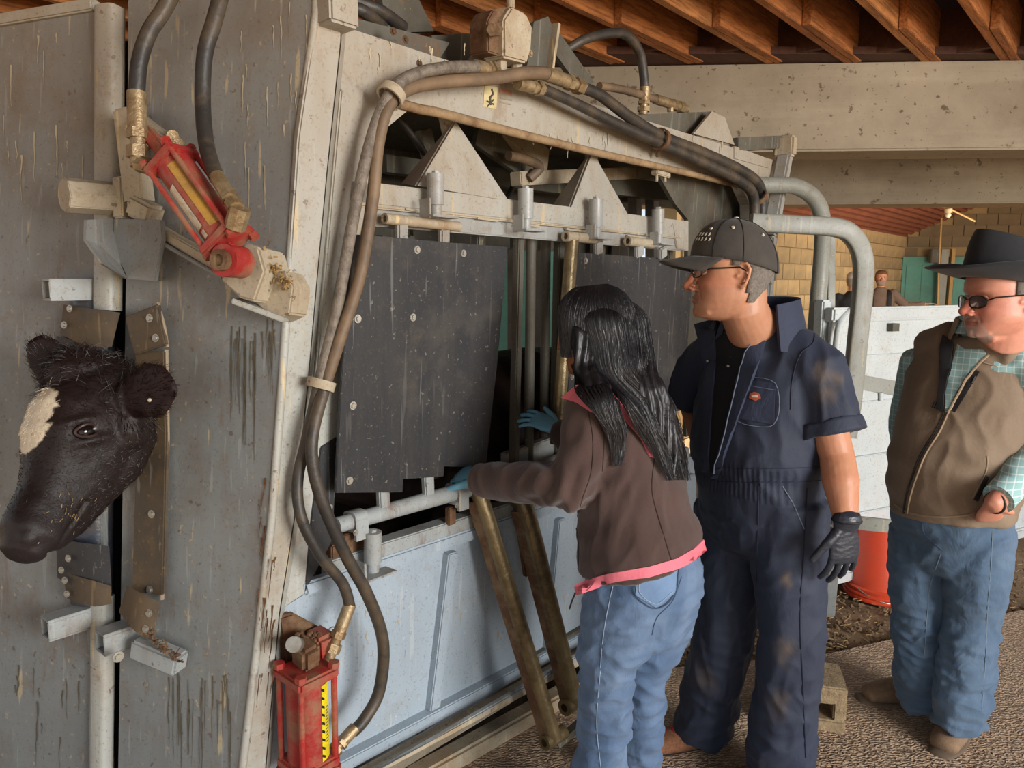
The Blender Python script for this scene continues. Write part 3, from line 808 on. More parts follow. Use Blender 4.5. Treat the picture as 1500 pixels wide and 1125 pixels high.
# ---- hydraulic cylinders
def cylinder(a, b, Rb, side, label, plate_n, lab=None, rod=0.0, clevis_b=True, hazard=False):
    # a = rod end cap centre, b = base end cap centre
    a = V(a); b = V(b); t = (b - a).normalized(); sd = (V(side) - t * V(side).dot(t)).normalized(); fr = t.cross(sd)
    if fr.dot(CAMP - a) < 0: fr = -fr
    e = CH
    body = part(MB().cyl(a, b, Rb, 28), 'hydraulic_cylinder', 'red', smooth=True, label=label)
    w_ = Rb * 2.25; h_ = Rb * 0.55
    for c in (a, b):
        part(MB().box(c, sd, fr, t, w_, w_, h_), 'end_cap', 'red', parent=body, bevel=Rb * 0.12)
    for i in (-1, 1):
        for j in (-1, 1):
            o = sd * i * Rb * 0.92 + fr * j * Rb * 0.92
            part(MB().cyl(a - t * Rb * .4 + o, b + t * Rb * .45 + o, Rb * 0.15, 10), 'tie_rod', 'red', parent=body, smooth=True)
            part(MB().cyl(a - t * Rb * .55 + o, a - t * Rb * .28 + o, Rb * 0.28, 6), 'tie_nut', 'red', parent=body)
            part(MB().cyl(b + t * Rb * .28 + o, b + t * Rb * .55 + o, Rb * 0.28, 6), 'tie_nut', 'red', parent=body)
    return body, t, sd, fr
a = F(252, 238, 0.16); b = F(333, 352, 0.15)
cy, t, sd, fr = cylinder(a, b, 0.040, FD, 'dusty red hydraulic cylinder slanting above the calf', FNn)
# labels on the barrel: curved patches
def barrel_patch(body, a, b, R, sd, fr, t0, t1, a0, a1, mat, name='decal', label=None):
    a = V(a); b = V(b); ax = b - a; vs = []; fs = []; n = 10
    for i in range(n + 1):
        an = a0 + (a1 - a0) * i / n; o = (sd * math.sin(an) + fr * math.cos(an)) * (R + 0.0012)
        vs += [a + ax * t0 + o, a + ax * t1 + o]
    for i in range(n): fs.append((2 * i, 2 * i + 2, 2 * i + 3, 2 * i + 1))
    return part(MB().add(vs, fs), name, mat, parent=body, smooth=True, label=label)
M['white_decal'] = simple('worn_white_decal', 'd8cfb9', 0.6, 0, 0.15, 60, 0.1, '8a7358', 0.6)
M['yellow_decal'] = simple('dirty_yellow_decal', 'bb8f3e', 0.6, 0, 0.2, 40, 0.2, '8c6a44', 0.7)
barrel_patch(cy, a, b, 0.040, sd, fr, 0.30, 0.82, 0.15, 0.75, 'white_decal', label='worn white decal')
barrel_patch(cy, a, b, 0.040, sd, fr, 0.12, 0.88, -0.85, -0.2, 'yellow_decal', label='dirty yellow decal')
barrel_patch(cy, a, b, 0.040, sd, fr, 0.85, 0.93, 0.2, 0.5, 'white_decal')
# clevis at lower end with pin
c1 = F(341, 383, 0.16)
part(MB().bar(b + t * .02 + fr * 0.0, c1, sd, 0.034, 0.05), 'clevis', 'red', parent=cy, bevel=0.006)
eye = part(MB().cyl(c1 - fr * 0.028, c1 + fr * 0.03, 0.034, 24), 'clevis_eye', 'red', parent=cy, smooth=True)
part(MB().pipe(c1 + fr * 0.028, c1 + fr * 0.045, 0.022, 0.012, 20).cyl(c1 - fr * .05, c1 + fr * .038, 0.012, 12), 'clevis_pin', 'rust', parent=cy, smooth=True)
# rod end linkage, top
c2 = F(208, 178, 0.13)
part(MB().bar(a - t * 0.02, F(214, 192, 0.14), sd, 0.03, 0.03), 'cylinder_rod', 'red', parent=cy, bevel=0.006)
part(MB().bar(F(196, 170, 0.07), F(258, 215, 0.07), Z, 0.03, 0.03), 'link_arm', 'dusty', bevel=0.006)
part(MB().bar(F(188, 160, 0.05), F(205, 300, 0.03), FD, 0.06, 0.05), 'link_arm', 'dusty', bevel=0.008)
part(MB().bar(F(196, 300, 0.04), F(230, 318, 0.04), Z, 0.05, 0.05), 'link_arm', 'dusty', bevel=0.008)
for x, y in ((192, 188), (262, 212), (253, 200)): part(MB().cyl(F(x, y, 0.07), F(x, y, 0.12), 0.014, 10), 'link_pin', 'fitting', smooth=True)

def hose(pts, wpx, mat='hose', name='hydraulic_hose', label=None):
    P = curve(pts, 8); rr = [max(0.008, pxm(wpx, p.y)) for p in P]
    return part(MB().tube(P, rr, 14), name, mat, smooth=True, label=label)
def fitting(pts, wpx, parent=None):
    # crimped sleeve followed by hex couplings along a polyline
    p = V(pts[0]); q = V(pts[-1]); r = pxm(wpx, p.y); d = (q - p); L = d.length; t = d.normalized()
    m = MB(); m.tube([p, p + t * L * .5], r, 12); m.tube([p + t * L * .5, p + t * L * .62], r * 1.15, 6)
    m.tube([p + t * L * .62, p + t * L * .72], r * .8, 12); m.tube([p + t * L * .72, p + t * L * .88], r * 1.2, 6); m.tube([p + t * L * .88, q], r * .85, 12)
    return part(m, 'hose_fitting', 'fitting', parent=parent, smooth=True)
h = hose([F(262, -30, .12), F(240, 14, .14), F(218, 48, .16), F(204, 92, .17), F(200, 140, .17)], 11, label='black hose curving down to the slanted red cylinder')
fitting([F(200, 135, .17), F(203, 245, .17)], 13, h)
part(MB().tube([F(203, 240, .17), F(228, 246, .17)], 0.018, 8), 'elbow', 'fitting', parent=h, smooth=True)
h = hose([F(330, -30, .10), F(314, 30, .12), F(300, 80, .13), F(297, 150, .13), F(303, 215, .15), F(318, 262, .17)], 11)
fitting([F(317, 258, .17), F(350, 312, .19)], 11, h)
part(MB().tube([F(352, 304, .19), F(344, 334, .18)], 0.022, 8), 'elbow', 'fitting', parent=h, smooth=True)

# ---- corner post: return face along the side
fr_pts = [(463, -60), (463, 20), (437, 200), (425, 380), (413, 560), (398, 760), (375, 960), (352, 1150), (345, 1250)]
w_post = [(505, -60), (500, 60), (480, 250), (466, 400), (452, 560), (432, 760), (410, 900), (390, 1125), (380, 1250)]
m = MB(); vs = [S(x, y, 0.03) for x, y in fr_pts] + [S(x, y, 0.03) for x, y in w_post]; n = len(fr_pts)
o_ = [v - SNn * 0.02 for v in vs]
fs = [(i, i + 1, n + i + 1, n + i) for i in range(n - 1)]
m.add(vs + o_, fs + [tuple(x + 2 * n for x in reversed(f)) for f in fs] + [(n + i, n + i + 1, 3 * n + i + 1, 3 * n + i) for i in range(n - 1)] + [(i, i + 1, 2 * n + i + 1, 2 * n + i) for i in range(n - 1)])
part(m, 'corner_post', 'frame', bevel=0.004, label='pale sloping corner post edge with worn paint')
m = MB().tube([F(x, y, -0.006) for x, y in fr_pts], 0.010, 10)
part(m, 'post_edge', 'frame', smooth=True)
# inner recess of the post (step between post and arch plate)
m = MB(); vs = [S(x, y, 0.03) for x, y in w_post] + [S(x + 10, y, -0.02) for x, y in w_post]; n = len(w_post)
part(m.add(vs, [(i, i + 1, n + i + 1, n + i) for i in range(n - 1)]), 'post_step', 'frame')
# top cap block
part(MB().box(S(490, 15, 0.04), U, N, Z, 0.08, 0.08, 0.08), 'post_cap', 'frame', bevel=0.006)

# ---- arch plate (near leg and long fascia beam)
arch = [(495, 36), (648, 86), (860, 150), (1015, 198), (1132, 234), (1122, 300), (1112, 345), (1100, 345), (1098, 300), (1085, 270), (1000, 250), (880, 222), (760, 192), (650, 163), (602, 158), (563, 190), (546, 250), (530, 330), (512, 450), (498, 570), (492, 700), (486, 780), (447, 868), (415, 890), (432, 760), (455, 560), (480, 250)]
def tri_poly(pts, off, th, name, mat, **k):
    from mathutils.geometry import tessellate_polygon
    P = [S(x, y, off) for x, y in pts]; n = len(P)
    tr = tessellate_polygon([[V((x, y, 0)) for x, y in pts]])
    fs = [tuple(t_) for t_ in tr] + [tuple(i + n for i in reversed(t_)) for t_ in tr] + [(i, i + n, (i + 1) % n + n, (i + 1) % n) for i in range(n)]
    return part(MB().add(P + [p - SNn * th for p in P], fs), name, mat, **k)
tri_poly(arch, 0.0, 0.05, 'arch_plate', 'frame', label='pale arched side frame with long sloping beam')
# dusty rounded lip under the beam
part(MB().tube(curve([S(585, 152, .005), S(615, 160, .01), S(650, 167, .015), S(760, 196, .015), S(880, 225, .015), S(1000, 252, .015), S(1084, 272, .01)], 6), [0.013 for _ in range(37)], 10), 'beam_lip', 'lip', smooth=True)
# raised reinforcing leg face near the hoses
part(MB().prism([S(x, y, 0.012) for x, y in ((500, 130), (535, 130), (520, 240), (500, 400), (484, 560), (462, 560), (478, 380), (490, 240))], -SNn * 0.014), 'leg_stiffener', 'frame', bevel=0.004)
part(Spoly([(470, 655), (494, 640), (488, 790), (447, 868), (456, 760)], 0.004, 0.02), 'rubber_guard', 'rubber', bevel=0.002)
bolt(S(484, 743, 0.006), SNn, 0.007)
# lower front gusset below the leg
part(Spoly([(447, 868), (415, 888), (400, 960), (384, 1250), (432, 1250), (440, 960)], 0.0, 0.03), 'lower_post', 'side', bevel=0.004)

# decal on the beam (warning pictogram)
M['cream_decal'] = simple('cream_decal', 'cdbd8e', 0.6, 0, 0.1, 60, 0.1, '9c8358', 0.4)
M['ink'] = simple('decal_ink', '4a463c', 0.7)
dc = part(Spoly([(710, 124), (729, 128), (727, 160), (708, 156)], 0.002, 0.002), 'decal', 'cream_decal', label='small cream warning pictogram decal')
part(MB().tube([S(720, 130, .003), S(722, 138, .003), S(717, 144, .003)], .0035, 5).tube([S(713, 148, .003), S(723, 153, .003)], .0025, 5).tube([S(723, 146, .003), S(714, 156, .003)], .0025, 5).tube([S(718, 144, .003), S(719, 154, .003)], .003, 5), 'decal_figure', 'ink', parent=dc)
dr = part(Spoly([(732, 129), (750, 133), (750, 140), (732, 136)], 0.002, 0.001), 'decal', simple('faded_red_decal', 'b58877', 0.6))
part(MB().bar(S(733, 143, .002), S(750, 147, .002), Z, .004, .001).bar(S(733, 149, .002), S(748, 153, .002), Z, .004, .001), 'decal_lines', simple('faded_line', '9a907c', 0.6), parent=dr)

# far end post and upper gussets
P0 = S(1148, 212, 0.03)
part(MB().bar(S(1152, 215, .05), S(1128, 345, .05), U, 0.055, 0.07), 'end_post', 'galv', bevel=0.01)
part(MB().bar(S(1126, 345, .05), S(1090, 900, .05), U, 0.055, 0.07), 'end_post', 'galv', bevel=0.01)
part(MB().box(S(1150, 215, .05) + Z * .0, U, N, Z, 0.06, 0.10, 0.10), 'post_cap', 'dusty', bevel=0.01)
tri_poly([(1043, 163), (1062, 172), (1076, 212), (1016, 196)], 0.004, 0.012, 'gusset', 'frame')
tri_poly([(1076, 214), (1130, 234), (1126, 246), (1076, 232)], 0.006, 0.012, 'gusset', 'frame')
part(MB().bar(S(1075, 212, -.02), S(1152, 208, .02), Z, 0.06, 0.05), 'cross_channel', 'dark_steel', bevel=0.004)
# wing sheet at far end (inner dark panel)
IN = -0.12
part(Spoly([(955, 240), (1096, 275), (1090, 345), (1080, 620), (1005, 640), (1008, 322), (990, 300)], -0.10, 0.02), 'end_sheet', 'dark_steel')
part(MB().prism([S(1085, 272, 0.0), S(1102, 300, 0.0), S(1098, 360, 0), S(1080, 360, -.1), S(1085, 300, -.1)], U * 0.01), 'end_flange', 'frame')
# ---- upper sliding rail, two channels
def rail(name, y0a, y0b, x1, y1a, y1b, off, th, mat, x0=505):
    return part(Spoly([(x0, y0a), (x1, y1a), (x1, y1b), (x0, y0b)], off, th), name, mat, bevel=0.004)
rail('upper_rail', 262, 296, 1008, 324, 350, 0.0, 0.05, 'frame')
rail('rail_lip', 296, 301, 1000, 347, 350, 0.008, 0.02, 'dusty')
rail('lower_rail', 302, 328, 1004, 350, 368, -0.005, 0.04, 'galv')
part(Spoly([(985, 326), (1009, 323), (1009, 368), (992, 364)], 0.002, 0.03), 'rail_end', 'frame', bevel=0.003)
# rail struts: small strap pieces bridging the gap
for x, y in ((595, 309), (700, 322), (760, 330), (830, 338), (920, 348)):
    part(Spoly([(x, y - 4), (x + 30, y), (x + 30, y + 3), (x, y - 1)], 0.01, 0.01), 'rail_strap', 'dusty')
# triangular folded gussets
def pyramid(apex, bl, br_, foldx, foldy):
    P = [S(*apex, -0.04), S(*bl, -0.14), S(foldx, foldy, 0.0), S(*br_, 0.0)]
    m = MB().add(P + [p - SNn * .012 for p in P], [(0, 1, 2), (0, 2, 3), (4, 6, 5), (4, 7, 6), (0, 3, 7, 4), (0, 4, 5, 1), (1, 5, 6, 2), (2, 6, 7, 3)])
    return part(m, 'triangular_gusset', 'frame', label='tall triangular gusset on the upper rail')
pyramid((668, 178), (592, 268), (745, 294), 612, 272)
pyramid((868, 222), (812, 302), (922, 318), 836, 306)
# braces rising from the apexes
part(MB().bar(S(660, 195, -.08), S(650, 150, -.08), U, 0.05, 0.02), 'gusset_stem', 'frame')
part(MB().bar(S(868, 240, -.08), S(862, 200, -.08), U, 0.05, 0.02), 'gusset_stem', 'frame')
# hinge cylinders with hook plates
def hinge(x, y0, y1, w_, hook=True, mat='galv', off=0.04):
    p = S(x, y0, off); q = S(x, y1, off); r = pxm(w_, p.y)
    d = (q - p)
    b = part(MB().cyl(p, p + d * 0.74, r, 20), 'hinge_barrel', mat, smooth=True)
    part(MB().cyl(p + d * .70, q, r * .72, 16), 'hinge_pin', 'galv', parent=b, smooth=True)
    part(MB().cyl(p - d * .06, p + d * .02, r * .45, 6), 'pin_head', 'galv', parent=b, smooth=True)
    if hook:
        e = S(x + 3, y1 + 2, off + 0.01)
        m = MB().box(e + N * .01, U, N, Z, r * 4.2, 0.05, 0.006)
        m.box(e - U * r * 1.9 + Z * .02, U, N, Z, 0.007, 0.04, 0.05)
        part(m, 'hook_plate', 'galv', parent=b, bevel=0.0015)
for x, y0, y1, w_ in ((638, 254, 316, 12.5), (770, 276, 336, 11), (873, 291, 348, 10), (964, 306, 356, 9)): hinge(x, y0, y1, w_)
def tpipe(x0, y0, x1, y1, wpx, tabs):
    p = S(x0, y0, .03); q = S(x1, y1, .03); r = pxm(wpx, p.y)
    b = part(MB().pipe(p, q, r, r * .6), 'hinge_pipe', 'dusty', smooth=True)
    for x, ya, yb in tabs:
        part(MB().bar(S(x, ya, .03), S(x, yb, .025), U, pxm(20, p.y), 0.02), 'hinge_tab', 'galv', parent=b, bevel=0.005)
tpipe(563, 320, 672, 332, 8, ((588, 326, 352), (650, 334, 356)))
tpipe(828, 346, 872, 350, 7.5, ((876, 352, 372),))
tpipe(919, 353, 955, 357, 7, ((936, 358, 376), (970, 362, 378)))
# ---- rubber flaps
fl = []
def flap(pts, off, bolts=(), lab=None):
    o = part(Spoly(pts, off, 0.010), 'rubber_flap', 'rubber', bevel=0.0015, label=lab)
    for x, y in bolts: bolt(S(x, y, off), SNn, 0.0105, o)
    return o
flap([(516, 343), (607, 350), (600, 480), (590, 721), (492, 722), (500, 560)], 0.050, [(524, 467), (517, 594), (512, 704)])
flap([(600, 350), (678, 357), (664, 530), (650, 698), (588, 702), (597, 480)], 0.036, [(611, 366), (605, 465)])
flap([(672, 356), (744, 362), (730, 520), (712, 685), (648, 683), (662, 530)], 0.022, [(679, 371)])
flap([(844, 370), (908, 374), (900, 520), (890, 642), (826, 642), (836, 520)], 0.030, [(858, 382), (838, 552)])
flap([(903, 374), (960, 378), (950, 520), (940, 632), (884, 636), (896, 520)], 0.022)
flap([(954, 377), (990, 380), (980, 520), (972, 620), (934, 626), (946, 520)], 0.015)
flap([(985, 380), (1016, 382), (1008, 500), (1004, 600), (966, 608), (976, 500)], 0.010)
# ---- inner uprights seen between the flaps
def upr(x0, x1, w_, off, mat, round_=False, y0=345, y1=700):
    p = S(x0, y0, off); q = S(x1, y1, off)
    if round_: part(MB().tube([p, q], pxm(w_ / 2, p.y), 14), 'inner_bar', mat, smooth=True)
    else: part(MB().bar(p, q, U, pxm(w_, p.y), 0.03), 'inner_bar', mat, bevel=0.004)
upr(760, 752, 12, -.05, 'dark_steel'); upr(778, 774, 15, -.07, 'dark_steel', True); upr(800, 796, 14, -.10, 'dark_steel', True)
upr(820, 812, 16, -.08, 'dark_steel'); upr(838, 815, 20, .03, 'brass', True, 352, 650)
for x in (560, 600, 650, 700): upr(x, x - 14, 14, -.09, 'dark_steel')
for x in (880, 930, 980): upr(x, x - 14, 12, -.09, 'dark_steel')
part(Spoly([(742, 665), (812, 640), (812, 668), (742, 694)], -.06, .03), 'inner_sill', 'galv', bevel=0.004)
part(Spoly([(742, 700), (812, 676), (812, 690), (742, 716)], -.05, .03), 'inner_sill', 'rust', bevel=0.004)
# opposite side of the chute: uprights and sheet
for k in range(11):
    p = CB * 0 + V((0, 0, 0))
    base = N * (-1.516 - 0.95) + U * (1.55 + 0.22 * k)
    part(MB().bar(base + Z * .7, base + Z * 2.0, U, 0.05, 0.04), 'far_bar', 'dark_steel')
base = N * (-1.516 - 0.98) + U * 2.7
part(MB().box(base + Z * 0.45, U, N, Z, 2.5, 0.02, 0.8), 'far_sheet', 'dark_steel')
part(MB().box(base + Z * 2.0, U, N, Z, 2.5, 0.06, 0.10), 'far_rail', 'dark_steel')
# ---- lower window rails
def lpipe(pts, wpx, off, mat):
    P = [S(x, y, off) for x, y in pts]
    return part(MB().tube(P, [pxm(wpx, p.y) for p in P], 16), 'window_pipe', mat, smooth=True)
wp = lpipe([(492, 770), (690, 715), (862, 664)], 12.5, 0.01, 'galv')
for (x, y) in ((521, 768), (669, 728)):
    c = S(x, y - 6, .01); a_ = pxm(16, c.y)
    m = MB().loft([c - U * .02, c + U * .02], [(a_, a_)] * 2, N, 16, False, 0.6)
    m.box(c + N * a_ * .8 - Z * .02, U, N, Z, .04, .012, .055)
    cl_ = part(m, 'pipe_clamp', 'galv', parent=wp, smooth=True)
    bolt(S(x, y + 12, .01 + a_ + .01), SNn, 0.008, cl_)
for x, y in ((560, 712), (626, 698)):
    part(MB().bar(S(x, y - 6, .02), S(x + 2, y + 36, .01), U, pxm(19, 2.1), 0.02), 'hinge_tab', 'galv', bevel=0.004)
for x0, y0, y1 in ((508, 780, 812), (660, 742, 768)):
    part(MB().bar(S(x0, y0, .0), S(x0, y1, .0), U, pxm(16, 2.1), 0.02), 'pipe_stand', 'rust', bevel=0.003)
part(Spoly([(486, 822), (560, 796), (700, 752), (880, 697), (1010, 655), (1010, 672), (880, 718), (700, 774), (560, 824), (486, 850)], 0.0, 0.05), 'window_sill', 'galv', bevel=0.004)
part(Spoly([(486, 800), (540, 782), (540, 800), (486, 822)], -0.01, 0.03), 'window_sill', 'rust', bevel=0.004)
hinge(546, 779, 838, 13.5, True, 'galv', 0.04)
# ---- lower side sheets
part(Spoly([(440, 856), (760, 753), (1020, 668), (1020, 850), (851, 929), (487, 1123), (380, 1180), (385, 1250), (400, 960)], -0.02, 0.012), 'lower_sheet', 'side', label='blue-grey lower side sheet of the chute')
part(Spoly([(446, 855), (760, 753), (1020, 668), (1020, 682), (760, 770), (450, 874)], 0.008, 0.03), 'sheet_top_flange', 'side', bevel=0.006)
part(Spoly([(658, 812), (672, 808), (646, 1036), (631, 1044)], 0.006, 0.03), 'sheet_stiffener', 'side', bevel=0.004)
part(Spoly([(820, 762), (830, 759), (812, 955), (802, 960)], 0.006, 0.03), 'sheet_stiffener', 'side', bevel=0.004)
part(Spoly([(1000, 700), (1020, 694), (1020, 930), (988, 930)], 0.006, 0.04), 'end_upright', 'side', bevel=0.004)
# base rails
part(Spoly([(440, 1160), (487, 1124), (851, 930), (1020, 852), (1020, 866), (851, 946), (520, 1125), (440, 1180)], 0.015, 0.05), 'base_rail', 'side', bevel=0.004)
part(MB().prism([S(440, 1200, .02), S(520, 1128, .02), S(851, 948, .02), S(1020, 868, .02), S(1020, 880, .10), S(851, 966, .10), S(560, 1125, .10), S(470, 1200, .10)], -Z * .01), 'rail_ledge', 'dusty')
part(Spoly([(470, 1200), (560, 1128), (851, 958), (1018, 880), (1018, 906), (816, 990), (590, 1128), (500, 1200)], 0.10, 0.02), 'base_rail', 'galv', bevel=0.004)
part(MB().bar(S(965, 968, .12), S(1020, 926, .14), Z, 0.06, 0.03), 'base_rail', 'galv', bevel=0.004)
# low muddy beam outside
g0 = onz(600, 1150, 0.03); g1 = onz(850, 1008, 0.03)
part(MB().bar(g0, g1 + (g1 - g0) * .9, N, 0.07, 0.09), 'ground_beam', 'dusty', bevel=0.01)
# ---- drop bars swung down
def dropbar(top, topY, bot, botY, w_, label):
    p = at(*top, topY); q = at(*bot, botY)
    r = pxm(w_, topY)
    mid = (p + q) / 2 + Z * 0.0
    b = part(MB().tube(curve([p + V((-0.035, 0.03, 0.03)), p, mid, q], 6), [r * .8] + [r] * 18, 18), 'drop_bar', 'brass', smooth=True, label=label)
    c = q
    part(MB().pipe(c - U * r * 1.6 - N * .01, c + U * r * 2.0, r * .95, r * .5), 'pivot_tube', 'brass', parent=b, smooth=True)
    sh = (p - q).normalized()
    part(MB().bar(p - N * .02 - U * r * .9, q - N * .02 - U * r * .9, U, 0.008, 0.035), 'bar_web', 'rust', parent=b)
    return b
dropbar((706, 735), 2.22, (812, 1082), 2.24, 12.5, 'manure-worn round drop bar reaching lowest to the left')
dropbar((770, 748), 2.36, (842, 1030), 2.42, 14, 'dark round drop bar beside the woman jeans')
part(MB().bar(at(815, 1090, 2.26), at(850, 1060, 2.3), Z, 0.02, 0.03), 'pivot_link', 'dark_steel')
part(MB().bar(S(760, 736, .03), S(775, 840, .03), U, 0.05, 0.02), 'bar_bracket', 'rust', bevel=0.004)

# ---- lower hydraulic cylinder
a = S(449, 985, 0.10); b = S(452, 1104, 0.10)
b = a + (b - a).normalized() * 0.235
cy2, t, sd, fr = cylinder(a, b, 0.050, U, 'red hydraulic cylinder with yellow hazard label at the chute foot', SNn)
M['bright_yellow'] = simple('hazard_yellow', 'e6d21c', 0.5, 0, 0.08, 40, 0.1, '9c8a30', 0.3)
hz = barrel_patch(cy2, a, b, 0.050, sd, fr, 0.08, 0.93, -0.75, -0.12, 'bright_yellow', label='yellow hazard label with black stripes')
if True:
    # decide which angular sense is towards +x in view
    test = a + (sd * math.sin(-0.45) + fr * math.cos(-0.45)) * .05
    sgn = -1 if proj(test)[0] > proj(a + fr * .05)[0] else 1
    if sgn == 1:
        bpy.data.objects.remove(hz); hz = barrel_patch(cy2, a, b, 0.050, sd, fr, 0.08, 0.93, 0.12, 0.75, 'bright_yellow', label='yellow hazard label with black stripes')
    for k in range(9):
        t0 = 0.10 + 0.093 * k
        vs = []
        for an, tt in ((0.12, t0), (0.30, t0 + .03), (0.30, t0 + .06), (0.12, t0 + .03)):
            o = (sd * math.sin(-sgn * -an) + fr * math.cos(an)) * 0.0520
            vs.append(a + (b - a) * tt + o)
        part(MB().add(vs, [(0, 1, 2, 3)]), 'hazard_stripe', 'black', parent=hz)
    for k in range(12):
        t0 = 0.34 + 0.035 * k
        vs = []
        for an, tt in ((0.40, t0), (0.62, t0), (0.62, t0 + .012), (0.40, t0 + .012)):
            o = (sd * math.sin(sgn * an) + fr * math.cos(an)) * 0.0518
            vs.append(a + (b - a) * tt + o)
        part(MB().add(vs, [(0, 1, 2, 3)]), 'label_line', 'ink', parent=hz)
part(MB().prism([S(x, y, .02) for x, y in ((408, 905), (430, 898), (480, 925), (492, 960), (470, 985), (420, 985))], -SNn * 0.05), 'mount_plate', 'rust', bevel=0.006)
c3 = S(448, 942, .11)
part(MB().bar(a - t * .02, c3 - t * .0, sd, 0.05, 0.06), 'clevis', 'rust', parent=cy2, bevel=0.01)
part(MB().bar(S(470, 960, .06), S(468, 925, .06), U, 0.06, 0.07), 'clevis', 'red', parent=cy2, bevel=0.01)
part(MB().cyl(S(438, 945, .06), S(430, 944, .155), 0.018, 16), 'clevis_pin', 'bolt', parent=cy2, smooth=True)
part(MB().tube([S(488, 925, .08) + V((math.cos(x) * .012, 0, math.sin(x) * .012)) for x in np.linspace(0, 6.2, 14)], .0015, 5), 'ring_clip', 'bolt', parent=cy2, smooth=True)
rnd = random.Random(9); mb = MB()
for _ in range(160):
    p = S(450 + rnd.uniform(-15, 22), 948 + rnd.uniform(-22, 26), rnd.uniform(.05, .085)); mb.ball(p, rnd.uniform(.003, .008), 6)
o = part(mb, 'dried_mud', 'rust', parent=cy2); o['kind'] = 'stuff'

# ---- side hoses
OFS = 0.06
h1 = hose([S(700, 98, .08), S(655, 99, .09), S(610, 108, .09), S(578, 128, .09), S(553, 175, .08), S(532, 250, .08), S(512, 350, .07), S(492, 460, .07), S(467, 562, .07)], 8.5, 'hose_grey', label='grey braided hose down the chute corner')
h1 = hose([S(467, 562, .07), S(450, 640, .07), S(436, 705, .07), S(442, 760, .09), S(470, 815, .10), S(502, 855, .10), S(513, 890, .10)], 8.5, 'hose')
h2 = hose([S(802, 108, .10), S(770, 107, .10), S(720, 115, .09), S(650, 120, .085), S(600, 130, .085), S(570, 155, .09), S(554, 210, .09), S(546, 290, .09), S(528, 400, .09), S(500, 490, .09), S(477, 562, .08)], 9.0, 'hose_dusty', label='dusty brown hose over the arch')
h2 = hose([S(477, 562, .08), S(459, 630, .10), S(458, 680, .11), S(474, 740, .12), S(505, 810, .12), S(540, 875, .12), S(561, 940, .11), S(556, 1010, .10), S(535, 1052, .10), S(517, 1072, .10)], 9.5, 'hose', label='black hose looping to the lower red cylinder')
fitting([S(513, 885, .10), S(482, 965, .10)], 10, h1)
fitting([S(520, 1066, .10), S(484, 1106, .10)], 10, h2)
def clamp(c, ax, r, name='hose_clamp', mat='dusty'):
    o = part(MB().pipe(c - ax * .011, c + ax * .011, r, r * .85, 20), name, mat, smooth=True); return o
cax = (S(470, 545, .08) - S(460, 580, .08)).normalized()
clamp(S(470, 563, .075), cax, 0.034)
clamp(S(573, 138, .088), (S(590, 118, .085) - S(560, 165, .085)).normalized(), 0.034)
part(MB().bar(S(575, 145, .06), S(576, 160, .02), U, .02, .01), 'clamp_tab', 'dusty')
bolt(S(576, 158, .02), SNn, .009)
h3 = hose([S(852, 128, .10), S(880, 140, .10), S(920, 170, .09), S(968, 199, .08), S(1030, 224, .08), S(1085, 250, .08), S(1110, 270, .08), S(1116, 300, .08), S(1112, 345, .08), S(1108, 420, .06)], 8, 'hose')
h4 = hose([S(795, 130, .08), S(840, 150, .08), S(900, 180, .08), S(965, 209, .08), S(1030, 238, .08), S(1085, 266, .08), S(1104, 290, .08), S(1104, 345, .08), S(1100, 420, .06)], 7.5, 'hose')
fitting([S(758, 122, .08), S(797, 131, .08)], 9, h4)
fitting([S(800, 108, .10), S(858, 130, .10)], 10, h2)
fitting([S(697, 98, .08), S(728, 104, .07)], 10, h1)
clamp(S(967, 204, .08), (S(980, 211, .08) - S(955, 198, .08)).normalized(), 0.040, mat='rust')
part(MB().tube([S(967, 214, .07), S(963, 228, .03)], .008, 6), 'clamp_tab', 'rust')
clamp(S(1110, 288, .08), (S(1112, 295, .08) - S(1104, 275, .08)).normalized(), 0.042, mat='rust')
# fly mess under the beam
part(MB().bar(S(958, 252, .0), S(978, 258, .0), Z, .02, .03), 'hanging_bracket', 'dusty', bevel=.004)
for x in (962, 974): part(MB().cyl(S(x, 256, 0), S(x, 266, 0), .006, 8), 'hanging_bolt', 'dusty')

# ---- roof gear on top of the chute
TI = -0.25
# rear deck beam
part(Spoly([(505, 22), (660, 62), (640, 95), (500, 45)], -0.06, 0.04), 'deck_beam', 'dark_steel', bevel=0.003)
part(Spoly([(632, 52), (700, 48), (760, 38), (720, 92), (640, 92)], -0.12, 0.02), 'deck_plate', 'dark_steel')
part(Spoly([(553, -30), (600, -30), (636, 46), (570, 48)], -0.20, 0.03), 'upright_plate', 'dark_steel')
tri_poly([(690, 88), (716, 48), (722, 100)], -0.03, 0.015, 'gusset', 'dusty')
for k, (x0, y0, x1, y1) in enumerate(((505, 8, 560, 38), (520, 2, 590, 40))):
    hose([S(x0, y0, -.1), S((x0 + x1) / 2, (y0 + y1) / 2 - 6, -.08), S(x1, y1, -.1)], 9, 'hose')
for x, y in ((594, 58), (614, 93), (576, 46)): bolt(S(x, y, .0), SNn, .010, mat='rust')
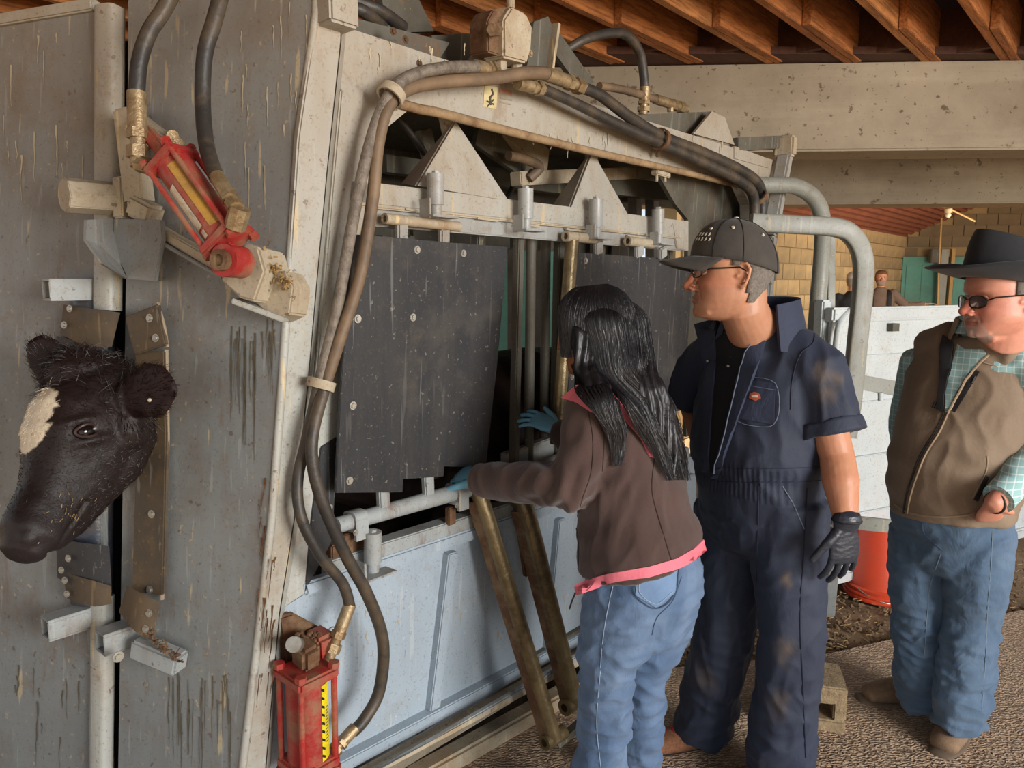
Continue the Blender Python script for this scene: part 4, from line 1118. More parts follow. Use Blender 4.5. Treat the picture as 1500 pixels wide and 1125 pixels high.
# manifold block
vb = [(718, 28), (726, 14), (752, 8), (776, 22), (781, 40), (779, 72), (772, 92), (738, 82), (716, 78)]
mo = part(MB().prism([S(x, y, .10) for x, y in ((738, 28), (750, 9), (772, 20), (781, 40), (779, 72), (773, 93), (738, 84))], -U * 0.0 - SNn * .08), 'valve_block', 'dusty', bevel=0.006, label='dusty hydraulic valve block on top of the chute')
part(MB().prism([S(x, y, .08) for x, y in ((714, 30), (722, 14), (750, 9), (740, 28), (740, 84), (715, 76))], -SNn * .07), 'valve_body', 'rust', parent=mo, bevel=0.004)
part(MB().cyl(S(730, 43, .07), S(722, 43, .11), 0.018, 6), 'valve_cap', 'rust', parent=mo)
part(MB().cyl(S(748, 12, .04), S(748, -20, .04), 0.012, 12), 'valve_port', 'dusty', parent=mo)
for x, y0, y1 in ((734, 84, 108), (757, 90, 122)): part(MB().cyl(S(x, y0, .06), S(x, y1, .06), 0.016, 8), 'valve_port', 'dusty', parent=mo)
bolt(S(777, 78, .09), SNn, .01, mo, 'fitting')
# A-frame plates
tri_poly([(782, 32), (803, 24), (810, 40), (802, 106), (772, 98)], -0.10, 0.02, 'frame_plate', 'dark_steel')
tri_poly([(810, 34), (806, 68), (852, 132), (870, 120)], -0.13, 0.02, 'frame_plate', 'dark_steel')
part(MB().bar(S(811, 36, -.10), S(801, 106, -.10), U, .012, .05), 'plate_edge', 'dusty')
tri_poly([(560, -5), (575, -5), (610, 40), (640, 92), (625, 92)], -0.30, 0.02, 'frame_plate', 'dark_steel')
part(Spoly([(930, 168), (1048, 163), (1020, 200), (1012, 196), (940, 176)], -0.05, 0.02), 'deck_plate', 'dark_steel')
hq = hose([S(832, 72, -.15), S(856, 58, -.12), S(890, 49, -.1), S(918, 52, -.1), S(938, 80, -.1), S(945, 130, -.1)], 6.5, 'hose')
fitting([S(945, 128, -.1), S(942, 168, -.1)], 7.5, hq)
hq = hose([S(878, 126, -.1), S(915, 132, -.1), S(962, 146, -.1)], 5.5, 'hose_dusty')
fitting([S(960, 145, -.1), S(1006, 160, -.1)], 7, hq)
part(MB().cyl(S(982, 150, -.1), S(982, 164, -.1), 0.014, 8), 'tee_fitting', 'fitting', parent=hq)
# interior gear seen through the arch
part(MB().bar(S(700, 180, -.30), S(770, 230, -.30), Z, .16, .02), 'inner_arm', 'dark_steel')
part(MB().bar(S(620, 190, -.40), S(640, 280, -.40), U, .05, .03), 'inner_arm', 'dark_steel')
part(MB().bar(S(725, 190, -.35), S(790, 245, -.30), U, .12, .10), 'inner_arm', 'dusty', bevel=.004)
part(MB().bar(S(560, 240, -.6), S(1010, 300, -.6), Z, .06, .05), 'inner_beam', 'dark_steel')
part(MB().bar(S(755, 262, -.25), S(960, 252, -.35), Z, .05, .05), 'inner_beam', 'dusty', bevel=.004)
part(MB().bar(S(880, 270, -.35), S(1000, 285, -.35), Z, .08, .05), 'inner_beam', 'dark_steel')
for x in (930, 955): part(MB().bar(S(x, 265, -.5), S(x, 420, -.5), U, .05, .05), 'inner_upright', 'galv')
hose([S(582, 172, -.2), S(605, 200, -.2), S(622, 225, -.2)], 5, 'hose')
hose([S(760, 300, -.3), S(780, 250, -.28), S(758, 215, -.3), S(735, 205, -.32)], 5, 'hose')
hose([S(735, 300, -.4), S(752, 270, -.4), S(748, 235, -.4)], 4, 'hose')
hose([S(745, 228, -.2), S(765, 232, -.2), S(790, 244, -.2), S(775, 262, -.22)], 7, 'hose_dusty')
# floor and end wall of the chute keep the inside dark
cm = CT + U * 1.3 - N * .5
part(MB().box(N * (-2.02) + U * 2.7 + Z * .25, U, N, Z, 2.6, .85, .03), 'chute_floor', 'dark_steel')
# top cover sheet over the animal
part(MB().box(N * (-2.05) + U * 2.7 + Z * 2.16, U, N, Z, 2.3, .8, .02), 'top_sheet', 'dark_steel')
part(MB().box(N * (-2.48) + U * 2.7 + Z * 1.98, U, N, Z, 2.5, .02, .42), 'far_sheet', 'dark_steel')  # dark sheet added to stand for the shade behind the arch
for px_, z0_ in ((0, 0),):
    pass
for x, y in ((516, 1160), (1000, 915)):
    pass
foot = [N * (-1.75) + U * 3.9, N * (-2.45) + U * 1.75, N * (-2.45) + U * 3.9]
for f_ in foot: part(MB().bar(f_, f_ + Z * .4, U, .06, .06), 'foot', 'galv', bevel=.004)
# ================================================================== FIGURE TOOLS
def remeshed(mb, voxel, smooth=4, name='body'):
    me = mb.mesh(name + '_raw')
    o = bpy.data.objects.new('tmp', me); COL.objects.link(o)
    r = o.modifiers.new('r', 'REMESH'); r.mode = 'VOXEL'; r.voxel_size = voxel; r.adaptivity = 0; r.use_smooth_shade = True
    if smooth:
        s = o.modifiers.new('s', 'SMOOTH'); s.factor = 0.5; s.iterations = smooth
    dg = bpy.context.evaluated_depsgraph_get(); dg.update()
    out = bpy.data.meshes.new_from_object(o.evaluated_get(dg), depsgraph=dg)
    bpy.data.objects.remove(o); bpy.data.meshes.remove(me)
    out.name = name
    for p in out.polygons: p.use_smooth = True
    return out
def getco(me):
    a = np.empty(len(me.vertices) * 3); me.vertices.foreach_get('co', a); return a.reshape(-1, 3)
def getno(me):
    a = np.empty(len(me.vertices) * 3); me.vertices.foreach_get('normal', a); return a.reshape(-1, 3)
def setco(me, c):
    me.vertices.foreach_set('co', c.ravel()); me.update()
def displace(me, fn):
    co = getco(me); no = getno(me); d = np.array([fn(V(c), V(n)) for c, n in zip(co, no)])
    setco(me, co + no * d[:, None])
def paintv(me, fn):
    at_ = me.color_attributes.new('Col', 'FLOAT_COLOR', 'POINT')
    co = getco(me); no = getno(me)
    arr = np.ones((len(co), 4))
    for i in range(len(co)): arr[i, :3] = fn(V(co[i]), V(no[i]))[:3]
    at_.data.foreach_set('color', arr.ravel())
def colmat(name, rough=0.5, bumpscale=120, bs=0.2, sss=0.0, sheen=0.0, weave=0, fold=0.0, spec=0.5, fold_scale=12):
    s = NT(name)
    a = s.n('Attribute'); a.attribute_name = 'Col'
    c = s.mix(s.mul(s.noise(bumpscale * .4, 4), 0.22), a.outputs['Color'], (0, 0, 0, 1))
    n = s.bump(s.noise(bumpscale, 4), bs, 0.002)
    if fold: n = s.bump(s.noise(fold_scale, 5, 0.55, s.mapped((1, 1, 0.7)), 0.7), fold, 0.012, n)
    if weave: n = s.bump(s.noise(weave, 2), 0.25, 0.001, n)
    m = s.fin(c, rough, 0, n); s.b.inputs['Specular IOR Level'].default_value = spec
    if sss:
        s.b.inputs['Subsurface Weight'].default_value = sss; s.b.inputs['Subsurface Radius'].default_value = (1, .35, .2); s.b.inputs['Subsurface Scale'].default_value = 0.01
    s.b.inputs['Sheen Weight'].default_value = sheen
    return m
def mixc(a, b, t):
    t = max(0.0, min(1.0, t)); return tuple(a[i] * (1 - t) + b[i] * t for i in range(3))
def sstep(a, b, x):
    t = max(0.0, min(1.0, (x - a) / (b - a))); return t * t * (3 - 2 * t)
def bvh_of(mes):
    vs = []; fs = []
    for me in (mes if isinstance(mes, list) else [mes]):
        o = len(vs); vs += [v.co.copy() for v in me.vertices]; fs += [tuple(i + o for i in p.vertices) for p in me.polygons]
    return BVHTree.FromPolygons(vs, fs)
def hit(bvh, px, py, dflt=None):
    d = ray(px, py).normalized(); r = bvh.ray_cast(CAMP, d)
    if r[0] is None: return dflt
    n = r[1]
    if n.dot(d) > 0: n = -n
    return r[0], n
def seam(bvh, pts, r, name, mat, parent, off=0.0, sub=6, **kw):
    P = []; cur = curve([V((x, y, 0)) for x, y in pts], sub)
    for c in cur:
        h_ = hit(bvh, c.x, c.y)
        if h_:
            q = h_[0] + h_[1] * off
            if not P or (q - P[-1]).length > 0.002:
                if not P or (q - P[-1]).length < 0.12: P.append(q)
    if len(P) < 2: return None
    return link(MB().tube(P, r, 6).mesh(name, True), name, mat, parent, **kw)
def patch(bvh, poly, off, name, mat, parent, step=8, th=0.006, smooth_d=True, **kw):
    from mathutils.geometry import delaunay_2d_cdt
    pts = []
    n = len(poly)
    for i in range(n):
        a = V(poly[i]); b = V(poly[(i + 1) % n]); k = max(1, int((b - a).length / step))
        for j in range(k): pts.append(a.lerp(b, j / k))
    nb = len(pts)
    edges = [(i, (i + 1) % nb) for i in range(nb)]
    xs = [p.x for p in pts]; ys = [p.y for p in pts]
    x = min(xs) + step / 2
    while x < max(xs):
        y = min(ys) + step / 2
        while y < max(ys):
            pts.append(V((x + (y * 7.3 % 1) * .5, y))); y += step
        x += step
    vs, es, fs, *_ = delaunay_2d_cdt([p.to_2d() if len(p) > 2 else p for p in pts], edges, [tuple(range(nb))], 1, 1e-5)
    P = []; last = None; ds = []
    for v in vs:
        h_ = hit(bvh, v.x, v.y)
        P.append(h_)
    good = [h_ for h_ in P if h_]
    if not good: return None
    for i, h_ in enumerate(P):
        if h_ is None:
            j = min((k for k in range(len(vs)) if P[k] is not None), key=lambda k: (vs[k] - vs[i]).length)
            q = P[j]; d = ray(vs[i].x, vs[i].y)
            P[i] = (CAMP + d * ((q[0] - CAMP).dot(V((0, 1, 0))) / d.y), q[1])
    top = [h_[0] + h_[1] * off for h_ in P]; bot = [h_[0] + h_[1] * (off - th) for h_ in P]
    m = len(top)
    F_ = [tuple(f) for f in fs]
    # boundary edges
    cnt = {}
    for f in F_:
        for i in range(len(f)):
            e = (f[i], f[(i + 1) % len(f)]); cnt[e] = 1
    bd_ = [e for e in cnt if (e[1], e[0]) not in cnt]
    F2 = F_ + [tuple(i + m for i in reversed(f)) for f in F_] + [(e[1], e[0], e[0] + m, e[1] + m) for e in bd_]
    return link(MB().add(top + bot, F2).mesh(name, True), name, mat, parent, **kw)
class Fig:
    def __init__(s, name, loc, label, cat='person'):
        s.e = thing(name, loc, label, cat)
def strands(name, roots, mat, parent, wid=0.0008, cols=None, **kw):
    # roots: list of point lists (each a hair); flat tapered ribbons
    vs = []; fs = []; cc = []
    for hi, P in enumerate(roots):
        n = len(P); o = len(vs)
        t = (P[-1] - P[0]); vd = (P[0] - CAMP)
        s_ = t.cross(vd)
        if s_.length < 1e-9: continue
        s_.normalize(); jit = V((random.uniform(-.5, .5), random.uniform(-.5, .5), random.uniform(-.5, .5))); s_ = (s_ + jit * .6).normalized()
        for i, p in enumerate(P):
            w_ = wid * (1 - 0.85 * i / (n - 1)); vs += [p - s_ * w_, p + s_ * w_]
            if cols: cc += [cols[hi]] * 2
        for i in range(n - 1): fs.append((o + 2 * i, o + 2 * i + 1, o + 2 * i + 3, o + 2 * i + 2))
    me = bpy.data.meshes.new(name); me.from_pydata([tuple(v) for v in vs], [], fs)
    if cols:
        a = me.color_attributes.new('Col', 'FLOAT_COLOR', 'POINT'); arr = np.ones((len(vs), 4)); arr[:, :3] = np.array([c[:3] for c in cc]); a.data.foreach_set('color', arr.ravel())
    for p in me.polygons: p.use_smooth = True
    return link(me, name, mat, parent, kind='stuff', **kw)

# ================================================================== CALF
def calf():
    T = Fig('calf', (-1.05, 2.05, 0), 'black calf with white forehead blaze, head caught in the headgate', 'calf')
    mz = at(-2, 784, 1.44); fh = V((-0.55, -0.83, 0)).normalized()
    poll = at(100, 550, 1.66)
    hx = (mz - poll); L = hx.length; hx.normalize()
    hy = V((-fh.y, fh.x, 0)).normalized()           # animal's left, towards the camera's right
    hy = V((0.80, -0.60, 0.0)).normalized()
    hy = (hy - hx * hy.dot(hx)).normalized()
    hz = hx.cross(hy); 
    if hz.y > 0: hz = -hz
    KS = 1.02
    def H(x, y, z): return poll + hx * (x * L / 0.45) + hy * y * KS + hz * z * KS
    m = MB()
    st = [(-0.03, .080, .075, -.085), (0.03, .092, .095, -.095), (0.09, .102, .110, -.110), (0.16, .104, .115, -.118), (0.22, .088, .105, -.108), (0.28, .070, .090, -.092), (0.34, .060, .074, -.075), (0.39, .060, .066, -.064), (0.43, .062, .058, -.058), (0.455, .050, .044, -.056)]
    DZ = [0, .018, .036, .036, .022, .008, 0, 0, 0, 0]
    m.loft([H(x, 0, z + dz_) for (x, w_, h_, z), dz_ in zip(st, DZ)], [(w_ * KS, h_ * KS) for x, w_, h_, z in st], hy, 28, True, 0.85)
    # jaw and cheeks
    m.loft([H(0.04, 0, -.135), H(0.10, 0, -.160), (H(0.18, 0, -.160)), H(0.27, 0, -.140), H(0.36, 0, -.12), H(0.42, 0, -.10)], [(.082, .07), (.095, .072), (.085, .064), (.060, .048), (.048, .038), (.042, .030)], hy, 24)
    for s_ in (-1, 1):
        m.ball(H(0.10, s_ * .060, -.125), .066)                       # cheek muscle
        m.ball(H(0.44, s_ * .034, -.040), (.026, .026, .026))          # nostril wings
    m.ball(H(-0.02, 0, -.02), (.075, .07, .06))                        # poll
    # neck through the gate to the body
    bodyc = N * (-1.516 - 0.50)
    nk = [H(0.04, 0, -.13), F(176, 640, -0.02) + V((0, 0.0, 0)), N * (-2.06) + U * 1.45 + Z * 1.10, N * (-2.03) + U * 1.75 + Z * 1.02]
    m.loft(nk, [(.070, .13), (.055, .16), (.13, .22), (.20, .27)], hy, 24)
    body = [N * (-2.02) + U * k + Z * z for k, z in ((1.7, 1.0), (2.0, .98), (2.4, .97), (2.8, .98), (3.1, 1.0))]
    m.loft(body, [(.22, .26), (.30, .33), (.34, .36), (.32, .33), (.22, .26)], N, 28)
    for (k, s_) in ((1.85, -1), (1.85, 1), (2.95, -1), (2.95, 1)):
        b0 = N * (-2.02 + s_ * .16) + U * k
        hk = .08 if k > 2.5 else 0
        m.loft([b0 + Z * .95, b0 + Z * .68 - U * .02, b0 + Z * .48 + U * hk, b0 + Z * .36, b0 + Z * .30], [(.12, .14), (.075, .085), (.045, .055), (.035, .038), (.045, .05)], N, 16)
    # ears
    ears = []
    for s_, tip, wid in ((1, at(258, 566, 1.60), 0.060), (-1, at(52, 494, 1.72), 0.046)):
        r0 = H(-0.005, s_ * .078, -.035) if s_ < 0 else H(0.045, .085, -.085)
        dv = tip - r0; mid = r0 + dv * .5 + V((0, 0, .01))
        upv = (hz * .15 + Z).normalized() if s_ > 0 else Z
        sdv = dv.cross(V((0, -1, 0.2))).normalized()
        m.loft([r0, r0 + dv * .2, mid, r0 + dv * .78, r0 + dv * .95], [(.030, .028), (.044, .020), (wid + .004, .014), (wid - .004, .011), (.026, .009)], sdv, 20)
        ears.append((r0, dv, sdv, wid))
    e1 = V((1, 0, .30)); e1 = (e1 - hy * e1.dot(hy)).normalized(); ex_, ez_ = e1.dot(hx), e1.dot(hz); EZ = -.036
    me = remeshed(m, 0.0042, 5, 'body')
    blk = lin('161211'); brn = lin('30201c'); wht = lin('e8d8bd'); mzc = lin('2c2628')
    def loc(c):
        d = c - poll; return d.dot(hx) * .45 / L, d.dot(hy) / KS, d.dot(hz) / KS
    def disp(c, n):
        x, y, z = loc(c)
        d = 0
        for s_ in (-1, 1):
            # eye socket hollow, nostril hollow, mouth line
            u_ = (x - .165) * ex_ + (z - EZ) * ez_; v_ = (x - .165) * ez_ - (z - EZ) * ex_
            q = (u_ / .026) ** 2 + (v_ / .016) ** 2
            if y * s_ > .04: d -= .007 * math.exp(-q); d += .007 * math.exp(-(u_ / .034) ** 2 - ((abs(v_) - .026) / .010) ** 2)
            q = ((x - .446) / .012) ** 2 + ((y - s_ * .036) / .012) ** 2 + ((z + .040) / .014) ** 2
            d -= .020 * math.exp(-q)
        if x > .32 and x < .47: d -= .006 * math.exp(-((z + .095 + (0.45 - x) * .10) / .006) ** 2)
        for r0, dv, sdv, wid in ears:
            t = (c - r0).dot(dv) / dv.length_squared
            if .15 < t < 1 and (c - r0 - dv * t).length < wid * .8 and n.y < -.1:
                d -= .007 * (1 - ((c - r0 - dv * t).length / (wid * .8)) ** 2)
        d += noise.noise(c * 34) * .0016 + noise.noise(c * 11) * .003
        return d
    displace(me, disp)
    def blaze(x, y, z):
        e = noise.noise(V((x * 40, y * 40, 3))) * .018 + noise.noise(V((x * 90, y * 90, 9))) * .008
        cx = 0.045 + .03 * noise.noise(V((x * 9, 2, 1)))
        w_ = .060 * math.sqrt(max(0, 1 - ((x - .145) / .092) ** 2))
        yy = y - (-0.004)
        return sstep(.004, -.004, abs(yy) - w_ + e) if (z > -.09 and .045 < x < .245) else 0.0
    def col(c, n):
        x, y, z = loc(c)
        k = noise.noise(c * 7) * .5 + .5
        b = mixc(blk, brn, .25 + .45 * k * sstep(.45, .0, x) )
        if x > .34: b = mixc(b, lin('2e2728'), sstep(.36, .47, x + .02 * noise.noise(c * 20)) * .7)
        for r0, dv, sdv, wid in ears:
            t = (c - r0).dot(dv) / dv.length_squared
            if .2 < t < 1.1 and n.y < -.2 and (c - r0 - dv * t).length < wid * .8: b = mixc(b, lin('24110f'), .8)
        return mixc(b, wht, blaze(x, y, z))
    paintv(me, col)
    M['calf'] = colmat('black_calf_coat', 0.5, 190, 0.55, 0, 0.0, spec=.3)
    body_o = link(me, 'body', M['calf'], T.e)
    bv = bvh_of(me)
    eyeM = simple('dark_wet_eye', '14100f', 0.05, 0, 0.1)
    for s_ in (-1, 1):
        c = H(0.166, s_ * .0850, EZ)
        link(MB().ball(c, .0215, 24).mesh('eye', True), 'eye', eyeM, T.e)
        li = simple('eyelid_skin', '3c2a27', 0.35)
        for sg in (1, -1):
            P = [H(.166 + ex_ * .025 * math.cos(a) + ez_ * sg * .0150 * math.sin(a), s_ * (.1060 - .013 * math.cos(a) ** 2), EZ + ez_ * .025 * math.cos(a) - ex_ * sg * .0150 * math.sin(a)) for a in np.linspace(0, math.pi, 12)]
            link(MB().tube(P, .0032, 8).mesh('eyelid', True), 'eyelid', li, T.e)
        P = [H(.166 - -ex_ * (.013 + .0022 * k) , s_ * (.1035 - .0014 * k), EZ + ez_ * (.013 + .0022 * k)) for k in range(4)]
        link(MB().tube(P, .0022, 6).mesh('eye_white', True), 'eye_white', simple('eye_white', 'cfc6c0', 0.2), T.e)
    for s_ in (1, -1):
        link(MB().ball(H(.449, s_ * .034, -.040), (.010, .011, .013), 14).mesh('nostril', True), 'nostril', simple('nostril_dark', '0c0808', .3), T.e)
        link(MB().tube([H(.452, s_ * .048, -.052), H(.456, s_ * .044, -.060), H(.455, s_ * .040, -.070)], .003, 6).mesh('nose_moisture', True), 'nose_moisture', simple('pale_moisture', 'a9a2a0', .2), T.e)
    # wet nose gloss, ear tag dot
    link(MB().ball(H(.03, .0, 0) * 0 + at(219, 586, 1.575), .0045, 10).mesh('ear_tag', True), 'ear_tag', simple('pale_tag', 'b8ad98', .4), T.e)
    # fur
    rnd = random.Random(11); roots = []; cols = []
    co = getco(me); no = getno(me)
    idx = [i for i in range(len(co)) if no[i][1] < .35 and loc(V(co[i]))[0] > -.2 and co[i][1] < 2.12]
    for _ in range(9000):
        i = rnd.choice(idx); c = V(co[i]); n = V(no[i]); x, y, z = loc(c)
        if x > .40: continue
        isear = any(.1 < (c - r0).dot(dv) / dv.length_squared and (c - r0 - dv * ((c - r0).dot(dv) / dv.length_squared)).length < .07 for r0, dv, sd_, w_ in ears)
        if isear: g = (c - (ears[0][0] if y > 0 else ears[1][0])).normalized(); ln = rnd.uniform(.010, .022); lift = .35
        elif x < .06: g = (hx * .4 + V((rnd.gauss(0, .6), rnd.gauss(0, .6), rnd.gauss(0, .3)))).normalized(); ln = rnd.uniform(.015, .035); lift = .55
        else: g = (hx * (-.2 if x > .2 else .2) - hz * .4 + hy * math.copysign(.5, y) + V((rnd.gauss(0, .25), rnd.gauss(0, .25), rnd.gauss(0, .25)))).normalized(); ln = rnd.uniform(.006, .013); lift = .2
        g = (g - n * g.dot(n)); g.normalize()
        roots.append([c - n * .001, c + g * ln * .5 + n * ln * lift * .6, c + g * ln + n * ln * lift])
        b = mixc(blk, brn, rnd.random() * .8)
        cols.append(mixc(b, wht, 1.0 if blaze(x, y, z) > .5 else 0))
    strands('fur', roots, colmat('calf_fur', 0.4, 50, 0.1, spec=.25), T.e, 0.0007, cols)
    # straw bits stuck on the cheek
    mb = MB()
    for _ in range(24):
        h_ = hit(bv, rnd.gauss(100, 22), rnd.gauss(740, 22))
        if h_:
            d = (hx + V((rnd.gauss(0, .3), 0, rnd.gauss(0, .3)))).normalized() * rnd.uniform(.004, .012)
            mb.tube([h_[0] + h_[1] * .002, h_[0] + h_[1] * .002 + d], .0006, 4)
    link(mb.mesh('straw_flecks'), 'straw_flecks', M['straw2'], T.e, kind='stuff')
calf()
# ================================================================== PEOPLE
def frame(f, up=Z):
    f = V(f).normalized(); l = up.cross(f).normalized(); u = f.cross(l)
    return f, l, u
class Head:
    """human head: local x forward, y to the person's left, z up"""
    def __init__(s, c, face, up=(0, 0, 1), k=1.0, chin=1.0, fat=0.0):
        s.c = V(c); s.f, s.l, s.u = frame(face, V(up)); s.k = k; s.fat = fat
    def P(s, x, y, z): return s.c + (s.f * x + s.l * y + s.u * z) * s.k
    def loc(s, p):
        d = (V(p) - s.c) / s.k; return d.dot(s.f), d.dot(s.l), d.dot(s.u)
    def mesh(s, m, grow=0.0, zmin=-.125, zmax=.125):
        zs = [-.125, -.118, -.105, -.09, -.07, -.05, -.03, -.01, .01, .03, .05, .07, .09, .105, .117, .124]
        fr = [.055, .078, .090, .093, .091, .090, .089, .088, .090, .097, .099, .094, .080, .062, .038, .012]
        bk = [.010, .020, .040, .055, .068, .078, .088, .097, .104, .106, .104, .097, .082, .064, .040, .012]
        wd = [.022, .038, .050, .058, .064, .068, .071, .073, .075, .077, .077, .074, .064, .050, .030, .010]
        n = 48; vs = []; fs = []; Z_ = []
        for i in range(60):
            z = zmin + (zmax - .001 - zmin) * i / 59; Z_.append(z)
            f_ = np.interp(z, zs, fr); b_ = np.interp(z, zs, bk); w_ = np.interp(z, zs, wd) + s.fat * .012 * math.exp(-((z + .06) / .04) ** 2)
            for k in range(n):
                a = 2 * math.pi * k / n; ca, sa = math.cos(a), math.sin(a)
                e = .80 if ca > 0 else .95
                x = math.copysign(abs(ca) ** e, ca) * (f_ if ca > 0 else b_); y = math.copysign(abs(sa) ** .92, sa) * w_
                if ca > 0 and abs(y) < .075:
                    x += .0
                vs.append(s.P(x + math.copysign(grow, ca) * abs(ca), y + math.copysign(grow, sa) * abs(sa), z))
        fs = [(i * n + k, i * n + (k + 1) % n, (i + 1) * n + (k + 1) % n, (i + 1) * n + k) for i in range(59) for k in range(n)]
        fs += [tuple(reversed(range(n))), tuple(range(59 * n, 60 * n))]
        m.add(vs, fs)
    def face(s, m, nose=1.0, ears=(1, -1)):
        k = s.k
        def L(pts, rad, side=None, n=12): m.loft([s.P(*p) for p in pts], [(a * k, b * k) for a, b in rad], side or s.l, n)
        L([(.086, 0, .012), (.096, 0, -.005), (.106, 0, -.022), (.112, 0, -.034)], [(.008, .008), (.009, .009), (.012, .011), (.013 * nose, .011)])
        m.ball(s.P(.113, 0, -.036), .0125 * k * nose, 12)
        for q in (1, -1):
            m.ball(s.P(.101, q * .0145, -.041), .0095 * k * nose, 10)
        L([(.084, .024, -.069), (.0925, .012, -.0655), (.0955, 0, -.066), (.0925, -.012, -.0655), (.084, -.024, -.069)], [(.002, .003), (.0035, .005), (.004, .0055), (.0035, .005), (.002, .003)], s.u, 10)
        L([(.083, .022, -.073), (.0915, .011, -.0775), (.094, 0, -.078), (.0915, -.011, -.0775), (.083, -.022, -.073)], [(.002, .003), (.0045, .005), (.0055, .006), (.0045, .005), (.002, .003)], s.u, 10)
        m.ball(s.P(.080, 0, -.104), (.017 * k,) * 3, 12)
        L([(.060, .035, -.100), (.076, .015, -.108), (.076, -.015, -.108), (.060, -.035, -.100)], [(.012, .012)] * 4, s.u)
        for q in ears:
            P_ = [(-.002, q * .074, -.030), (-.008, q * .080, -.036), (-.016, q * .085, -.028), (-.022, q * .089, -.008), (-.024, q * .090, .010), (-.016, q * .087, .024), (-.002, q * .080, .022), (.003, q * .075, .008)]
            L(P_, [(.004, .004), (.006, .006), (.006, .005), (.0055, .005), (.0055, .005), (.0055, .005), (.005, .0045), (.003, .003)], s.f, 10)
            L([(-.008, q * .072, -.024), (-.010, q * .078, -.005), (-.008, q * .077, .014)], [(.008, .004), (.011, .004), (.010, .004)], s.f, 10)
            m.ball(s.P(.004, q * .077, -.008), .0055 * k, 8)
    def carve(s, p):
        x, y, z = s.loc(p); d = 0
        if x > .03:
            for q in (1, -1):
                d -= .009 * math.exp(-((y - q * .031) / .016) ** 2 - ((z - .004) / .012) ** 2)
                d += .0055 * math.exp(-((y - q * .043) / .018) ** 2 - ((z + .030) / .014) ** 2) + .0035 * math.exp(-((y - q * .030) / .022) ** 2 - ((z - .028) / .007) ** 2)
                if s.fat >= 0:
                    # nasolabial fold
                    t = (z + .070) / .032
                    if 0 < t < 1: d -= (.0022 + .0016 * (s.fat == .6)) * math.exp(-((abs(y) - (.034 - .014 * t)) / .0035) ** 2)
            d -= .0030 * math.exp(-((z + .0717) / .0022) ** 2) * (1 if abs(y) < .024 else 0)
            for q in (1, -1): d -= .004 * math.exp(-((y - q * .007) / .004) ** 2 - ((z + .047) / .004) ** 2 - ((x - .108) / .008) ** 2)
        return d
    def eyes(s, parent, iris='3a2a1c'):
        k = s.k
        for q in (1, -1):
            link(MB().ball(s.P(.0735, q * .031, .003), .0120 * k, 20).mesh('eye', True), 'eye', simple('eye_white_human', 'd8cfc8', .15, 0, .05), parent)
            link(MB().ball(s.P(.0803, q * .0325, .003), .0064 * k, 14).mesh('iris', True), 'iris', simple('iris_' + iris, iris, .1), parent)
            for sg, rz in ((1, .0075), (-1, .0055)):
                P_ = [s.P(.0815 - .0065 * abs(t) ** 2, q * .031 + t * .0145, .003 + sg * rz * (1 - t * t)) for t in np.linspace(-1, 1, 9)]
                link(MB().tube(P_, .0026 * k, 8).mesh('eyelid', True), 'eyelid', M['lid'], parent)
def hand(m, w, d, pn, thumb, k=1.0, curl=(25, 35, 25), spread=8, tcurl=20, wr=(.028, .020)):
    """palm, four unequal fingers and a thumb; w wrist, d finger direction, pn palm normal, thumb = +-1 side"""
    d = V(d).normalized(); pn = V(pn); pn = (pn - d * pn.dot(d)).normalized(); s_ = d.cross(pn) * thumb
    w = V(w)
    m.loft([w - d * .01 * k, w + d * .02 * k, w + d * .05 * k, w + d * .085 * k, w + d * .097 * k], [(wr[0] * k, wr[1] * k), (.032 * k, .017 * k), (.041 * k, .016 * k), (.042 * k, .014 * k), (.038 * k, .010 * k)], s_, 16)
    m.ball(w + d * .038 * k + s_ * .022 * k + pn * .008 * k, .018 * k, 12)
    for i, (o, ln, r) in enumerate(((.030, .072, .0092), (.010, .080, .0095), (-.011, .074, .0090), (-.030, .058, .0082))):
        p = w + d * (.090 - abs(i - 1) * .004) * k + s_ * o * k; a = math.radians(spread * (1.2 - i) * .8)
        dd = (d * math.cos(a) + s_ * math.sin(a)).normalized(); P_ = [p - d * .03 * k, p]; R = [(r * k, r * k)] * 2; cur = dd; b = 0
        for c_, f_ in zip(curl, (.45, .32, .23)):
            b += math.radians(c_ if not isinstance(c_, (tuple, list)) else c_[i]); cur = (dd * math.cos(b) + pn * math.sin(b)).normalized()
            for _ in range(2): p = p + cur * ln * f_ * k / 2; P_.append(p); R.append((r * k * (1 - .03 * len(P_)), r * k * (1 - .03 * len(P_))))
        m.loft(P_, R, s_, 12)
    p = w + d * .022 * k + s_ * .024 * k; a = math.radians(42)
    dd = d * math.cos(a) + s_ * math.sin(a); P_ = [p, p + dd * .036 * k]
    dd2 = (dd + pn * math.tan(math.radians(tcurl)) + d * .35).normalized(); P_ += [P_[-1] + dd2 * .018 * k, P_[-1] + dd2 * .034 * k, P_[-1] + dd2 * .058 * k]
    m.loft(P_, [(.015 * k, .014 * k), (.0125 * k, .012 * k), (.011 * k, .0105 * k), (.0105 * k, .010 * k), (.009 * k, .0085 * k)], pn, 12)
